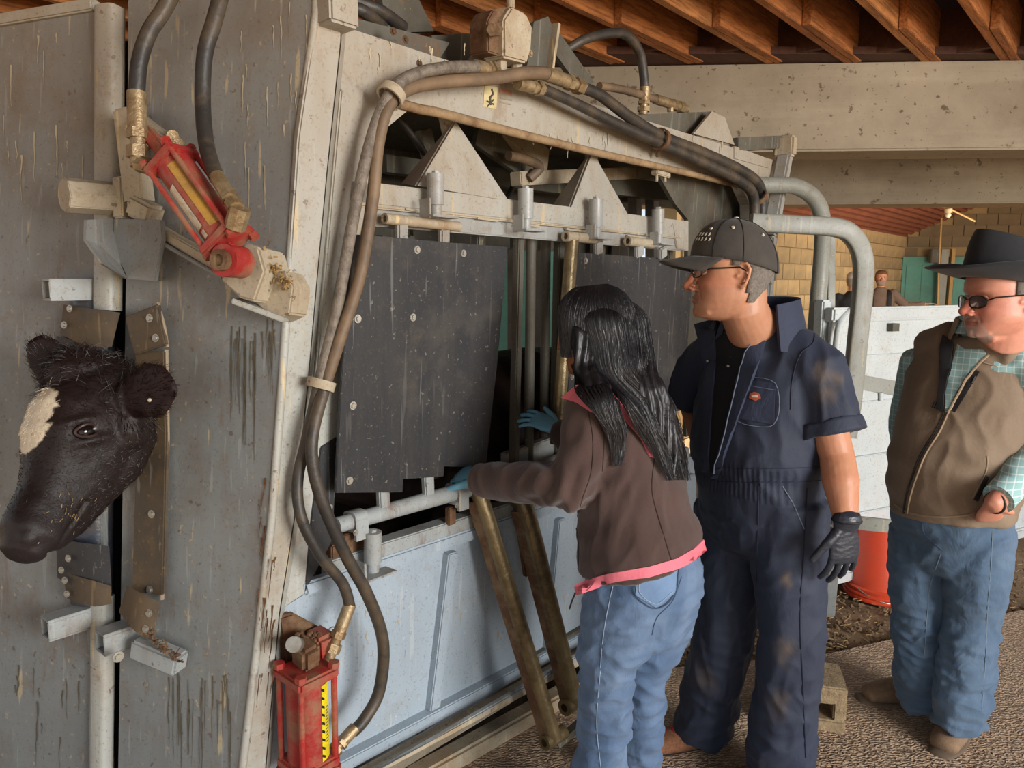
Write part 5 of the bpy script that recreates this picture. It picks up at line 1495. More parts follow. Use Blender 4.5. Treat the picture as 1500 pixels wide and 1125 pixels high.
def glasses(h, parent, name='glasses', mat=None, lens=None, wide=.021, tall=.015, drop=-.002, label=None):
    k = h.k
    g = None
    for q in (1, -1):
        P_ = [h.P(.1035 - .016 * abs(math.cos(a) * .5 + .5) ** 2 * 1.0, q * (.033 + wide * math.cos(a)), drop + tall * (abs(math.sin(a)) ** .7) * math.copysign(1, math.sin(a))) for a in np.linspace(0, 2 * math.pi, 25)]
        me = MB().tube(P_, .0016 * k, 6).mesh(name, True)
        if g is None: g = link(me, name, mat, parent, label=label); pr = g
        else: link(me, 'rim', mat, pr)
        lp = P_[:-1]; c = sum(lp, V((0, 0, 0))) / len(lp)
        link(MB().add([c] + lp, [(0, i + 1, (i + 1) % 24 + 1) for i in range(24)]).mesh('lens', False), 'lens', lens, pr)
        link(MB().tube([h.P(.088, q * .054, drop + .004), h.P(.075, q * .074, .008), h.P(.0, q * .082, .014), h.P(-.02, q * .080, .004)], .002 * k, 8).mesh('temple', True), 'temple', mat, pr)
    link(MB().tube([h.P(.104, .012, drop + .005), h.P(.108, 0, drop + .008), h.P(.104, -.012, drop + .005)], .0016 * k, 6).mesh('bridge', True), 'bridge', mat, pr)
    return g
def hairshell(h, parent, mat, cond, grow=.006, name='hair', zmin=-.115, zmax=.124, label=None):
    m = MB(); h.mesh(m, grow, zmin, zmax)
    keep = []
    for f in m.f:
        if len(f) > 4: continue
        c = sum((V(m.v[i]) for i in f), V((0, 0, 0))) / len(f)
        if cond(*h.loc(c)): keep.append(f)
    m.f = keep
    me = m.mesh(name, True)
    displace(me, lambda c, n: noise.noise(c * 90) * .0018)
    o = link(me, name, mat, parent, label=label)
    s_ = o.modifiers.new('thick', 'SOLIDIFY'); s_.thickness = .006; s_.offset = -1
    return o
def folds(c, amp=.005, fx=9, fz=5, seed=0, dirv=None):
    q = V((c.x * fx + seed, c.y * fx, c.z * fz)) + V((noise.noise(c * 3 + V((seed, 0, 0))), noise.noise(c * 3 + V((0, seed, 5))), 0)) * 1.2
    n = noise.noise(q); r = 1 - abs(noise.noise(q * 1.7 + V((7, 3, 1)))) * 2.4
    return amp * (n * .9 + max(0, r) * .9 - .3)

M['lid'] = simple('eyelid_flesh', 'b97c62', .5)
M['skin'] = colmat('skin', .45, 220, .18, .12, 0, spec=.4)
denimM = colmat('denim', .85, 400, .3, 0, .1, 1400, .75)
def skincol(base, red, h, extra=None):
    b = lin(base); r = lin(red)
    def f(c, n):
        x, y, z = h.loc(c)
        k = noise.noise(c * 25) * .5 + .5
        o = mixc(b, r, .35 * k)
        if -.2 < z < .2 and abs(x) < .2:
            o = mixc(o, r, .5 * math.exp(-((z + .03) / .03) ** 2 - ((abs(y) - .045) / .03) ** 2) * (x > 0))
            o = mixc(o, r, .6 * math.exp(-((x - .115) / .015) ** 2))
            if abs(z + .0715) < .012 and x > .078 and abs(y) < .026: o = mixc(o, lin('a05a4a'), .7)
            if extra: o = extra(o, x, y, z, c)
        return o
    return f

# ------------------------------------------------------------------ man in navy coveralls
def man_navy():
    Y = 2.22
    T = Fig('person', onz(1110, 1160, 0), 'man in black cap, glasses and navy short-sleeved coveralls standing by the chute, smiling')
    bf = V((-.80, -.60, 0)).normalized(); bs = V((-bf.y, bf.x, 0))       # bs = his left, towards the camera's right
    h = Head(at(1072, 400, 2.18), (-1, .06, .03), (-.02, 0, 1), 1.10, fat=.6)
    neckb = at(1112, 482, 2.26)
    m = MB(); h.mesh(m); h.face(m, 1.15)
    m.loft([h.P(-.035, 0, -.03), h.P(-.035, 0, -.09), (h.P(-.035, 0, -.13) + neckb) / 2, neckb, neckb - Z * .08], [(.062, .068), (.066, .072), (.072, .076), (.078, .078), (.07, .06)], bs, 24)
    # forearms and upper arms under the sleeves (his left arm in view)
    sh = at(1190, 540, 2.16); el = at(1226, 668, 2.08); wr = at(1240, 768, 1.98)
    m.loft([sh, (sh + el) / 2, el, el * .62 + wr * .38, wr + (el - wr) * .12, wr + Z * .004], [(.058, .058), (.054, .054), (.047, .049), (.050, .050), (.033, .036), (.026, .022)], bs, 20, True, 1.0, .2)
    # right arm, mostly hidden: elbow shows behind the woman's hair
    shr = at(1030, 520, 2.48); elr = at(1016, 600, 2.56); wrr = at(1040, 690, 2.45)
    m.loft([shr, elr, wrr], [(.055, .055), (.045, .045), (.032, .034)], bs, 16)
    hand(m, wrr, (0, 0, -1), (.6, .6, 0), 1, 1.0)
    me = remeshed(m, .0036, 5, 'body')
    displace(me, lambda c, n: h.carve(c) + noise.noise(c * 60) * .0005)
    def ex(o, x, y, z, c):
        if z < -.035 and x > -.02: o = mixc(o, lin('9c7f70'), .35 * (noise.noise(c * 300) * .5 + .6))
        if x < -.03 and z < -.0: o = mixc(o, lin('9b7f6c'), .25)
        return o
    paintv(me, skincol('c9916f', 'bd6a4c', h, ex))
    link(me, 'body', M['skin'], T.e)
    h.eyes(T.e)
    hairshell(h, T.e, simple('short_grey_hair', '8d8378', .7, 0, .4, 200, .8, '55504a', .6), lambda x, y, z: (x < -.028 and -.075 + max(0, -.06 - x) * .3 < z < .05) or (x < .02 and .02 < z < .05), .005, label='short grey hair')
    # coveralls
    m = MB()
    ax = [(1112, 512, 2.30), (1118, 545, 2.29), (1112, 600, 2.27), (1108, 660, 2.26), (1110, 700, 2.26), (1112, 760, 2.27)]
    P_ = [at(*p) for p in ax]
    m.loft(P_, [(.15, .09), (.205, .125), (.215, .150), (.205, .165), (.195, .160), (.195, .150)], bs, 36, True, .88)
    m.loft([neckb + Z * .0, neckb - Z * .05, P_[0], P_[1]], [(.085, .085), (.125, .10), (.16, .11), (.17, .12)], bs, 24)
    # shoulders and sleeves
    m.loft([at(1120, 512, 2.28), at(1165, 520, 2.20), at(1196, 545, 2.15), at(1208, 590, 2.12), at(1214, 628, 2.10)], [(.07, .09), (.08, .09), (.088, .085), (.088, .080), (.092, .085)], bs, 24, False)
    m.loft([at(1100, 512, 2.32), at(1050, 515, 2.42), at(1022, 545, 2.50), at(1008, 590, 2.54)], [(.07, .09), (.075, .085), (.085, .08), (.08, .075)], bs, 24, False)
    # seat and legs
    hipL = at(1152, 760, 2.18); hipR = at(1072, 765, 2.36)
    kL = at(1160, 925, 2.12); kR = at(1062, 920, 2.30)
    fL = V((kL.x + .01, kL.y + .06, .07)); fR = V((kR.x - .03, kR.y + .10, .07))
    m.loft([hipL + Z * .06, hipL - Z * .05, hipL * .5 + kL * .5, kL, kL * .5 + fL * .5, fL], [(.118, .128), (.118, .125), (.105, .112), (.092, .100), (.092, .100), (.095, .112)], bs, 28, True, 1.0, .15)
    m.loft([hipR + Z * .06, hipR - Z * .05, hipR * .5 + kR * .5, kR, kR * .5 + fR * .5, fR], [(.118, .128), (.118, .125), (.105, .112), (.092, .100), (.092, .100), (.095, .112)], bs, 28, True, 1.0, .15)
    me = remeshed(m, .0065, 6, 'coveralls')
    def d(c, n):
        z = c.z; a = .004
        o = folds(c, .0065, 9, 4, 3)
        if z < .9: o += folds(c, .005 + .007 * sstep(.5, .1, z), 5, 8, 8) 
        bl = z - at(1110, 690, 2.26).z
        o -= .006 * math.exp(-(bl / .022) ** 2)
        if abs(bl) < .05:
            o += .002 * math.sin((c - P_[4]).dot(bs) * 420) 
        # crotch and fly crease, centre line
        return o
    displace(me, d)
    nb = lin('222a3e'); nb2 = lin('181d2b'); nb3 = lin('343f57')
    def col(c, n):
        k = noise.noise(c * 4) * .5 + .5
        o = mixc(nb, nb3, .55 * k)
        o = mixc(o, nb2, .4 * (noise.noise(c * 2.2 + V((4, 4, 4))) * .5 + .5))
        for px, py, Y_, r in ((1146, 1045, 2.02, .05), (1036, 1010, 2.2, .06), (1152, 960, 2.02, .04), (1030, 960, 2.2, .035), (1215, 560, 2.05, .05), (1150, 850, 2.05, .03)):
            q = (c - at(px, py, Y_)) + V((noise.noise(c * 22), 0, noise.noise(c * 19 + V((3, 3, 3))))) * .03; dd = (q.x ** 2 + (q.z * .6) ** 2 + (q.y * .4) ** 2) ** .5
            o = mixc(o, lin('8b7455'), .55 * sstep(r, 0, dd) * (noise.noise(c * 30) * .5 + .6))
        return o
    paintv(me, col)
    M['navy'] = colmat('navy_twill', .72, 300, .2, 0, .05, 1500, .4)
    cv = link(me, 'coveralls', M['navy'], T.e)
    bv = bvh_of(me)
    stitch = simple('pale_stitch', '6f7a8c', .8)
    dk = simple('navy_edge', '1a2035', .8)
    navyf = cloth('navy_cloth', '272f45', .75, 1400, .2, .05, None, 16, .5)
    # open front showing black tee
    patch(bv, [(1048, 470), (1075, 482), (1098, 458), (1112, 462), (1104, 486), (1092, 520), (1076, 580), (1060, 640), (1046, 690), (1042, 690), (1040, 640), (1042, 560)], .007, 't_shirt', simple('black_cotton', '121318', .9, 0, .2, 200, .2), T.e, 8, .012, label='black t-shirt in the open collar')
    # left lapel edge, collar flap, right front
    patch(bv, [(1106, 490), (1122, 500), (1104, 560), (1080, 620), (1052, 700), (1044, 700), (1062, 640), (1078, 580), (1092, 520)], .014, 'placket', navyf, T.e, 8, .012)
    patch(bv, [(1020, 478), (1050, 470), (1052, 520), (1046, 600), (1040, 690), (1032, 690), (1034, 600), (1036, 540)], .012, 'placket', navyf, T.e, 8, .012)
    collar = MB()
    # stand-up collar round the neck
    cc = neckb; vs = []; fs = []; n = 30
    for i in range(n + 1):
        a = math.radians(-118 + 236 * i / n)          # angle from the back
        dirv = (-bf) * math.cos(a) + bs * math.sin(a)
        r0 = .105 + .012 * math.cos(a); up = .030 + .045 * math.cos(a * .5)
        b0 = cc + dirv * (r0 + .012) - Z * .03 ; t0 = cc + dirv * (r0 - .008) + Z * (up + .02); o0 = cc + dirv * (r0 + .036) - Z * (.025 + .035 * abs(math.sin(a)))
        vs += [b0, t0, t0 + dirv * .010 + Z * .003, o0, o0 - dirv * .008]
    for i in range(n):
        for j in range(4): a0 = i * 5 + j; fs.append((a0, a0 + 1, a0 + 6, a0 + 5))
    fs += [(0, 1, 2, 3, 4), tuple(5 * n + j for j in (4, 3, 2, 1, 0))]
    link(collar.add(vs, fs).mesh('collar', True), 'collar', navyf, cv)
    # pocket, badge, snaps, seams
    patch(bv, [(1081, 553), (1136, 562), (1134, 622), (1076, 612)], .005, 'chest_pocket', navyf, T.e, 9, .007)
    seam(bv, [(1081, 553), (1136, 562), (1134, 622), (1076, 612), (1081, 553)], .0012, 'stitching', stitch, T.e, .006)
    seam(bv, [(1081, 563), (1136, 572)], .001, 'stitching', stitch, T.e, .006)
    bd = patch(bv, [(1100, 578), (1107, 575), (1114, 578), (1115, 584), (1107, 588), (1099, 584)], .008, 'badge', simple('badge_orange', 'b4593f', .6), T.e, 3, .004, label='small orange and cream oval chest badge')
    patch(bv, [(1103, 580), (1111, 580), (1111, 583), (1103, 583)], .0095, 'badge_text', simple('badge_cream', 'd9c7b2', .6), bd, 2, .003)
    for p in ((1072, 539), (1041, 526)):
        h_ = hit(bv, *p)
        if h_: link(MB().ball(h_[0] + h_[1] * .017, .005, 10).mesh('snap', True), 'snap', M['bolt'], T.e)
    seam(bv, [(1190, 468), (1192, 500), (1172, 520), (1160, 560), (1158, 600)], .0016, 'sleeve_seam', dk, T.e, .001)
    seam(bv, [(1104, 492), (1092, 530), (1076, 600), (1052, 690)], .0016, 'lapel_seam', stitch, T.e, .018)
    for yy in (686, 706): seam(bv, [(1042, yy - 2), (1080, yy), (1130, yy), (1180, yy - 1), (1210, yy - 3)], .0014, 'waist_seam', dk, T.e, .001)
    seam(bv, [(1146, 712), (1160, 735), (1178, 775)], .0014, 'stitching', stitch, T.e, .001)
    seam(bv, [(1182, 715), (1178, 800), (1172, 900), (1176, 1000), (1180, 1110)], .0016, 'side_seam', dk, T.e, .001)
    seam(bv, [(1112, 712), (1110, 780), (1108, 860)], .0016, 'fly_seam', dk, T.e, .001)
    # sleeve hem
    sc = at(1215, 632, 2.10)
    m = MB(); vs = []; ax_ = (el - sh).normalized(); s1 = bs; s1 = (s1 - ax_ * s1.dot(ax_)).normalized(); s2 = ax_.cross(s1)
    m.loft([sc - ax_ * .03, sc + ax_ * .012], [(.098, .090), (.100, .092)], bs, 32, False)
    me2 = remeshed(m, .006, 2, 'sleeve_hem'); displace(me2, lambda c, n: folds(c, .004, 12, 4)); paintv(me2, col)
    link(me2, 'sleeve_hem', M['navy'], cv)
    # black glove on his left hand
    m = MB()
    hand(m, wr + Z * .005, (-.03, -.02, -1), (-.25, 1, -.05), -1, 1.12, (13, 18, 14), 10, 20, (.036, .032))
    me3 = remeshed(m, .0030, 2, 'glove')
    displace(me3, lambda c, n: noise.noise(V((c.x * 60, c.y * 60, c.z * 190))) * .0012)
    link(me3, 'glove', simple('black_nitrile', '30343d', .38, 0, .2, 60, .3), T.e, label='black nitrile glove')
    link(MB().tube([wr + V((math.cos(a) * .038, math.sin(a) * .034, .012)) for a in np.linspace(0, 6.283, 20)], .003, 6).mesh('glove_cuff', True), 'glove_cuff', simple('black_nitrile_cuff', '24262c', .4), T.e)
    # cap
    capM = cloth('washed_black_cap', '37332f', .9, 900, .25, .1, '4c463e', 20, .3)
    n = 36; vs = []; fs = []
    def dome(t, a): # t 0 rim..1 crown
        ca, sa = math.cos(a), math.sin(a)
        rx = (.112 if ca > 0 else .118) * math.cos(t * math.pi / 2) ** .75; ry = .090 * math.cos(t * math.pi / 2) ** .75
        z0 = .042 - .040 * max(0, -ca) * (1 - t) - .012 * (1 - t) * (1 - abs(ca))
        return h.P(rx * ca - .002, ry * sa, z0 + (.140 - .042) * math.sin(t * math.pi / 2))
    rows = 14
    for i in range(rows + 1):
        for k in range(n): vs.append(dome(i / rows * .999, 2 * math.pi * k / n))
    for i in range(rows):
        for k in range(n): fs.append((i * n + k, i * n + (k + 1) % n, (i + 1) * n + (k + 1) % n, (i + 1) * n + k))
    cap = link(MB().add(vs, fs).mesh('cap', True), 'cap', capM, T.e, label='washed black baseball cap with pale lettering')
    cap.modifiers.new('t', 'SOLIDIFY').thickness = .003
    vs = []; fs = []; nn = 20
    for j in range(8):
        for i in range(nn + 1):
            a = math.radians(-68 + 136 * i / nn); t = j / 7
            rx = .112 + .082 * t * math.cos(a) ** .6; ry = .090 * (1 - .0 * t)
            x = (.112 * math.cos(a)) * (1 - t) + t * (.112 * math.cos(a) + .078 * max(0, math.cos(a)) ** .5)
            y = ry * math.sin(a) * (1 - .08 * t)
            vs.append(h.P(x, y, .042 - .010 * (1 - abs(math.cos(a))) - .016 * t - (y / .09) ** 2 * .026 * t))
    for j in range(7):
        for i in range(nn): a0 = j * (nn + 1) + i; fs.append((a0, a0 + 1, a0 + nn + 2, a0 + nn + 1))
    br_ = link(MB().add(vs, fs).mesh('brim', True), 'brim', capM, cap)
    br_.modifiers.new('t', 'SOLIDIFY').thickness = .004
    cream = simple('cap_thread', 'cfc3ae', .8)
    link(MB().ball(h.P(-.002, 0, .142), (.008, .008, .004), 12).mesh('cap_button', True), 'cap_button', cream, cap)
    for t, a in ((.55, 75), (.50, 128), (.5, 35)):
        p = dome(t, math.radians(a)); nrm = (p - h.P(0, 0, .03)).normalized()
        link(MB().cyl(p - nrm * .001, p + nrm * .003, .0045, 12).mesh('eyelet', True), 'eyelet', cream, cap)
    lm = MB(); rr = random.Random(4)
    for i in range(9):
        a = math.radians(14 + i * 3.6); t = .25 + (i % 2) * .09
        p = dome(t, a) ; q = dome(t + .06, a + .03); nrm = (p - h.P(0, 0, .03)).normalized()
        lm.tube([p + nrm * .003, q + nrm * .003], .0014, 5); p2 = dome(t + .03, a + .045); lm.tube([p + nrm * .003, p2 + nrm * .003], .0012, 5)
    o = link(lm.mesh('cap_lettering', True), 'cap_lettering', cream, cap); o['kind'] = 'stuff'
    for a in (52, 92, 150):
        P_2 = [dome(t, math.radians(a)) + (dome(t, math.radians(a)) - h.P(0, 0, .03)).normalized() * .001 for t in np.linspace(0, .98, 12)]
        link(MB().tube(P_2, .0011, 5).mesh('cap_seam', True), 'cap_seam', simple('cap_seam_thread', '26231f', .9), cap)
    gl_ = NT('clear_lens'); gl_.fin((.9, .9, .9, 1), .05); gl_.b.inputs['Transmission Weight'].default_value = .95; gl_.b.inputs['IOR'].default_value = 1.1
    M['clear_lens'] = gl_.m
    glasses(h, T.e, 'glasses', simple('black_frame', '181412', .3), M['clear_lens'], .020, .013, label='black framed glasses')
    # shoes: orange sneakers with red laces
    tan = simple('tan_sneaker', 'a06a48', .8, 0, .2, 130, .9, '5e4434', .7)
    for f_, k in ((fR, -1), (fL, 1)):
        m = MB(); hd = V((-.95, -.22, 0)).normalized(); sd = V((-hd.y, hd.x, 0)); b0 = V((f_.x, f_.y, 0))
        m.loft([b0 - hd * .06 + Z * .05, b0 + hd * .03 + Z * .055, b0 + hd * .12 + Z * .045, b0 + hd * .20 + Z * .032], [(.040, .045), (.046, .055), (.050, .040), (.042, .026)], sd, 20)
        sh_ = link(remeshed(m, .005, 3, 'shoe'), 'shoe', tan, T.e, label='tan mesh sneaker with red laces')
        link(MB().loft([b0 - hd * .075 + Z * .012, b0 + hd * .05 + Z * .012, b0 + hd * .15 + Z * .012, b0 + hd * .235 + Z * .014], [(.040, .012), (.046, .012), (.052, .012), (.036, .012)], sd, 20).mesh('sole', True), 'sole', simple('dark_sole', '2c2a2a', .7), sh_)
        for i in range(5):
            c = b0 + hd * (.075 + .022 * i) + Z * (.101 - .010 * i)
            link(MB().tube([c - sd * .026 - Z * .006, c + Z * .006, c + sd * .026 - Z * .006], .0045, 6).mesh('lace', True), 'lace', simple('red_lace', 'b3202c', .7), sh_)
man_navy()
# ------------------------------------------------------------------ woman in brown fleece
def woman():
    T = Fig('person', onz(915, 1240, 0), 'woman with long black hair in brown and pink fleece and jeans, reaching into the chute')
    bf = -N; bs = V((-bf.y, bf.x, 0))
    h = Head(at(872, 487, 2.10), (-.88, .46, -.10), (-.08, .02, 1), .97)
    nb_ = at(897, 560, 2.10)
    m = MB(); h.mesh(m); h.face(m, .9, ())
    m.loft([h.P(-.02, 0, -.06), nb_, nb_ - Z * .08], [(.055, .055), (.058, .06), (.09, .08)], bs, 20)
    shl = at(866, 612, 1.98); ell = at(842, 712, 1.90); wrl = at(700, 703, 2.12)
    shr = at(915, 598, 2.27); elr = at(862, 672, 2.36); wrr = at(818, 629, 2.40)
    for a, b, c in ((shl, ell, wrl), (shr, elr, wrr)):
        m.loft([a, (a + b) / 2, b], [(.045, .045), (.042, .042), (.036, .036)], bs, 16)
        m.loft([b, b * .6 + c * .4, c], [(.036, .036), (.034, .034), (.024, .027)], Z, 16)
    me = remeshed(m, .0040, 2, 'body'); displace(me, lambda c, n: h.carve(c))
    paintv(me, skincol('a8704f', '985840', h)); link(me, 'body', M['skin'], T.e)
    h.eyes(T.e)
    # gloves
    glv = simple('blue_nitrile', '74b4cf', .38, 0, .12, 60, .3)
    m = MB(); dr = (at(752, 598, 2.47) - wrr).normalized()
    hand(m, wrr, dr, (-.2, .6, -.8), -1, .92, (12, 15, 12), 14, 10, (.027, .030))
    g = link(remeshed(m, .003, 2, 'glove'), 'glove', glv, T.e, label='blue nitrile glove')
    m = MB(); hand(m, wrl + (wrl - ell).normalized() * .0, (wrl - ell).normalized() + V((0, .35, .15)), (0, .6, -.6), 1, .92, (25, 30, 20), 8, 10, (.027, .030))
    link(remeshed(m, .003, 2, 'glove'), 'glove', glv, T.e)
    # jacket
    m = MB()
    ax = [at(903, 585, 2.09), at(908, 640, 2.07), at(922, 700, 2.04), at(932, 765, 2.02), at(936, 794, 2.01), at(939, 813, 2.01)]
    m.loft(ax, [(.165, .085), (.185, .115), (.180, .130), (.185, .145), (.200, .155), (.200, .155)], [bs] * 6, 36, True, .9, .12)
    m.loft([nb_ + Z * .015, nb_ - Z * .03, ax[0]], [(.066, .066), (.085, .08), (.15, .085)], bs, 24)
    m.loft([at(900, 585, 2.07), shl + Z * .01, shl * .5 + ell * .5, ell + Z * .005], [(.07, .075), (.075, .078), (.068, .072), (.062, .062)], bs, 24)
    m.loft([shl * .12 + ell * .88, ell, ell * .65 + wrl * .35, ell * .3 + wrl * .7, wrl + (ell - wrl) * .03], [(.060, .060), (.070, .066), (.068, .060), (.058, .052), (.050, .043)], Z, 24)
    m.loft([at(905, 590, 2.15), shr, shr * .5 + elr * .5, elr], [(.07, .075), (.072, .072), (.06, .06), (.055, .055)], bs, 24)
    m.loft([elr, elr * .5 + wrr * .5, wrr + (elr - wrr) * .08], [(.055, .055), (.05, .048), (.042, .040)], Z, 24)
    me = remeshed(m, .0062, 6, 'fleece_jacket')
    def d(c, n):
        o = folds(c, .0055, 8, 5, 13)
        for q, a_ in ((ell, .010), (elr, .006)):
            dd = (c - q).length
            if dd < .22: o += a_ * sstep(.22, .05, dd) * math.sin((c - q).dot(V((.85, .1, -.5))) * 105 + 3 * noise.noise(c * 9)) * .55
        o += .006 * math.sin(c.z * 60 + c.x * 18 + 3 * noise.noise(c * 5)) * sstep(1.20, 1.02, c.z) * sstep(.80, .92, c.z) * .6
        return o
    displace(me, d)
    br_ = lin('553f38'); b2 = lin('43302b')
    paintv(me, lambda c, n: mixc(br_, b2, noise.noise(c * 6) * .5 + .5))
    fl = colmat('brown_fleece', .95, 500, .5, 0, .25, 900, .35); 
    jk = link(me, 'fleece_jacket', fl, T.e)
    bv = bvh_of(me)
    pink = cloth('pink_fabric', 'd9707e', .8, 900, .15, .1, None, 18, .4)
    patch(bv, [(823, 583), (845, 566), (873, 555), (908, 556), (938, 590), (966, 632), (981, 662), (966, 673), (951, 669), (938, 642), (915, 616), (898, 607), (866, 604), (845, 590)], .0035, 'shoulder_yoke', pink, T.e, 8, .006, label='pink shoulder yoke')
    patch(bv, [(845, 870), (842, 858), (870, 846), (900, 838), (950, 830), (990, 818), (1016, 803), (1029, 790), (1033, 806), (1018, 820), (990, 834), (950, 845), (900, 852), (868, 862)], .004, 'hem_band', pink, T.e, 7, .007, label='gathered pink hem band')
    dk = simple('fleece_seam', '35261f', .9)
    for pts in ([(862, 604), (868, 640), (866, 690), (850, 740), (842, 790), (850, 850)], [(958, 674), (955, 720), (968, 770), (985, 826)], [(868, 604), (884, 640), (882, 690)], [(843, 765), (848, 800), (846, 835), (838, 800), (840, 770)]):
        seam(bv, pts, .0016, 'jacket_seam', dk, T.e, .0005)
    link(MB().tube([at(843, 868, 1.9), at(838, 880, 1.9), at(834, 892, 1.9)], .0025, 6).mesh('zip_pull', True), 'zip_pull', simple('dark_zip', '2a2226', .4, .4), T.e)
    # jeans
    m = MB()
    hc = at(944, 840, 2.02)
    kn = at(889, 1010, 1.93); kf = at(940, 1010, 2.10)
    m.loft([hc + Z * .04, at(942, 860, 2.02), at(940, 890, 2.02)], [(.170, .150), (.180, .155), (.165, .145)], bs, 32, True, .92)
    fn_ = V((kn.x - .02, kn.y + .05, .06)); ff = V((kf.x + .0, kf.y + .06, .06))
    m.loft([at(918, 865, 1.95), at(906, 925, 1.94), kn + Z * .08, kn, (kn + fn_) / 2, fn_], [(.10, .12), (.095, .105), (.078, .085), (.068, .076), (.070, .075), (.075, .085)], bs, 26, True, 1.0, .15)
    m.loft([at(968, 865, 2.10), at(958, 925, 2.10), kf + Z * .08, kf, (kf + ff) / 2, ff], [(.10, .12), (.092, .100), (.075, .082), (.066, .074), (.068, .074), (.075, .085)], bs, 26)
    me = remeshed(m, .0060, 6, 'jeans')
    displace(me, lambda c, n: folds(c, .0055, 9, 6, 31) + folds(c, .004 + .006 * sstep(.9, .5, c.z), 5, 12, 5))
    dn = lin('4b6587'); dl = lin('8ea4bf'); dd_ = lin('36506f')
    def dc(c, n):
        k = noise.noise(V((c.x * 14, c.y * 14, c.z * 3))) * .5 + .5
        o = mixc(dn, dl, .5 * k + .25 * max(0, noise.noise(c * 5)))
        w_ = 1 - abs(noise.noise(V((c.x * 4, c.y * 4, c.z * 14)) * 1.5)) * 3
        return mixc(o, dd_, .35 * max(0, w_))
    paintv(me, dc)
    jn = link(me, 'jeans', denimM, T.e); bv = bvh_of(me)
    st = simple('denim_stitch', '3d5068', .8); stl = simple('pale_denim_stitch', '93a5b8', .8)
    den2 = cloth('denim_pocket', '7089aa', .85, 1400, .25, 0, '54708f', 16, .4)
    pk = patch(bv, [(933, 842), (992, 834), (988, 868), (960, 890), (931, 872)], .004, 'back_pocket', den2, T.e, 8, .006)
    seam(bv, [(933, 842), (931, 872), (960, 891), (988, 869), (992, 834)], .0016, 'pocket_stitch', st, T.e, .005)
    seam(bv, [(938, 846), (937, 868), (960, 884), (983, 866)], .0012, 'pocket_stitch', stl, T.e, .005)
    seam(bv, [(900, 850), (893, 880), (884, 930), (878, 1000), (874, 1060), (880, 1124)], .0011, 'side_seam', stl, T.e, .0005)
    seam(bv, [(998, 845), (985, 880), (962, 905), (955, 930)], .0015, 'yoke_seam', st, T.e, .0005)
    bt = simple('brown_leather_boot', '5a4434', .6)
    for f_ in (fn_, ff):
        m = MB(); b0 = V((f_.x, f_.y, 0)); hd = bf
        m.loft([b0 - hd * .05 + Z * .06, b0 + hd * .04 + Z * .05, b0 + hd * .15 + Z * .035], [(.038, .055), (.044, .045), (.036, .028)], bs, 18)
        sh_ = link(remeshed(m, .006, 3, 'boot'), 'boot', bt, T.e)
        link(MB().loft([b0 - hd * .07 + Z * .012, b0 + hd * .05 + Z * .012, b0 + hd * .18 + Z * .012], [(.036, .012), (.044, .012), (.034, .012)], bs, 18).mesh('sole', True), 'sole', simple('boot_sole', '2c2622', .8), sh_)
    # hair
    hairM = NT('long_black_hair'); n_ = hairM.noise(1, 3, .6, hairM.mapped((160, 160, 9))); c = hairM.mix(n_, lin('0b0a0c'), lin('1f1c20')); nn = hairM.bump(n_, .5, .003)
    hairM.fin(c, .42, 0, nn); hairM.b.inputs['Specular IOR Level'].default_value = .5
    m = MB(); h.mesh(m, .009, -.05, .126)
    keep = []
    m.f = [f for f in m.f if len(f) <= 4 and (lambda q: not (q[0] > .062 and q[2] < .05 and abs(q[1]) < .066))(h.loc(sum((V(m.v[i]) for i in f), V((0, 0, 0))) / len(f)))]
    hb = MB(); hb.v = m.v; hb.f = m.f
    o = link(hb.mesh('hair', True), 'hair', hairM.m, T.e, label='long wavy black hair')
    s_ = o.modifiers.new('t', 'SOLIDIFY'); s_.thickness = .012; s_.offset = -1
    bj = bvh_of(jk.data)
    def surf(px, py, Yd, off):
        h_ = hit(bj, px, py)
        if h_ and h_[0].y < Yd + .25: return h_[0] + h_[1] * off
        return at(px, py, Yd)
    mass = MB()
    gc = [at(893, 470, 2.12), at(905, 530, 2.08), surf(935, 585, 2.02, .02), surf(957, 630, 1.99, .018), surf(976, 665, 1.98, .015), surf(980, 700, 1.98, .01)]
    mass.loft(gc, [(.066, .075), (.078, .06), (.066, .030), (.045, .022), (.026, .014), (.008, .005)], [V((1, 0, .2))] * 6, 24)
    mass.loft([at(850, 490, 2.04), at(858, 540, 2.02), surf(880, 580, 2.0, .012), surf(900, 615, 2, .010), surf(906, 655, 2, .006)], [(.030, .03), (.034, .03), (.030, .018), (.02, .010), (.006, .004)], [V((1, 0, 0))] * 5, 16)
    ms = remeshed(mass, .006, 5, 'hair_mass'); displace(ms, lambda c, n: .005 * math.sin(c.x * 260 + 6 * noise.noise(c * 9)) + .003 * noise.noise(V((c.x * 70, c.y * 70, c.z * 8))))
    link(ms, 'hair_mass', hairM.m, o)
    rnd = random.Random(5); roots = []
    for i in range(2600):
        u = rnd.random() if i % 5 else rnd.uniform(-.12, .25); dep = rnd.uniform(.0, 1)
        wav = rnd.uniform(-1, 1)
        end = .62 + .38 * rnd.random()
        keys = [(-.01, 872 + 34 * u, 421 + 16 * abs(u - .4), 2.12 - .02 * math.sin(math.pi * u)),
                (.16, 834 + 112 * u, 458, 2.115 - .105 * math.sin(math.pi * min(1, u * .9 + .08))),
                (.32, 842 + 114 * u, 500, 2.10 - .105 * math.sin(math.pi * min(1, u * .9 + .08))),
                (.50, 854 + 110 * u, 548, 2.07 - .09 * math.sin(math.pi * min(1, u * .9 + .08)))]
        P_ = [at(x, y, Yy - .008 + rnd.uniform(-.004, .004)) for _, x, y, Yy in keys]
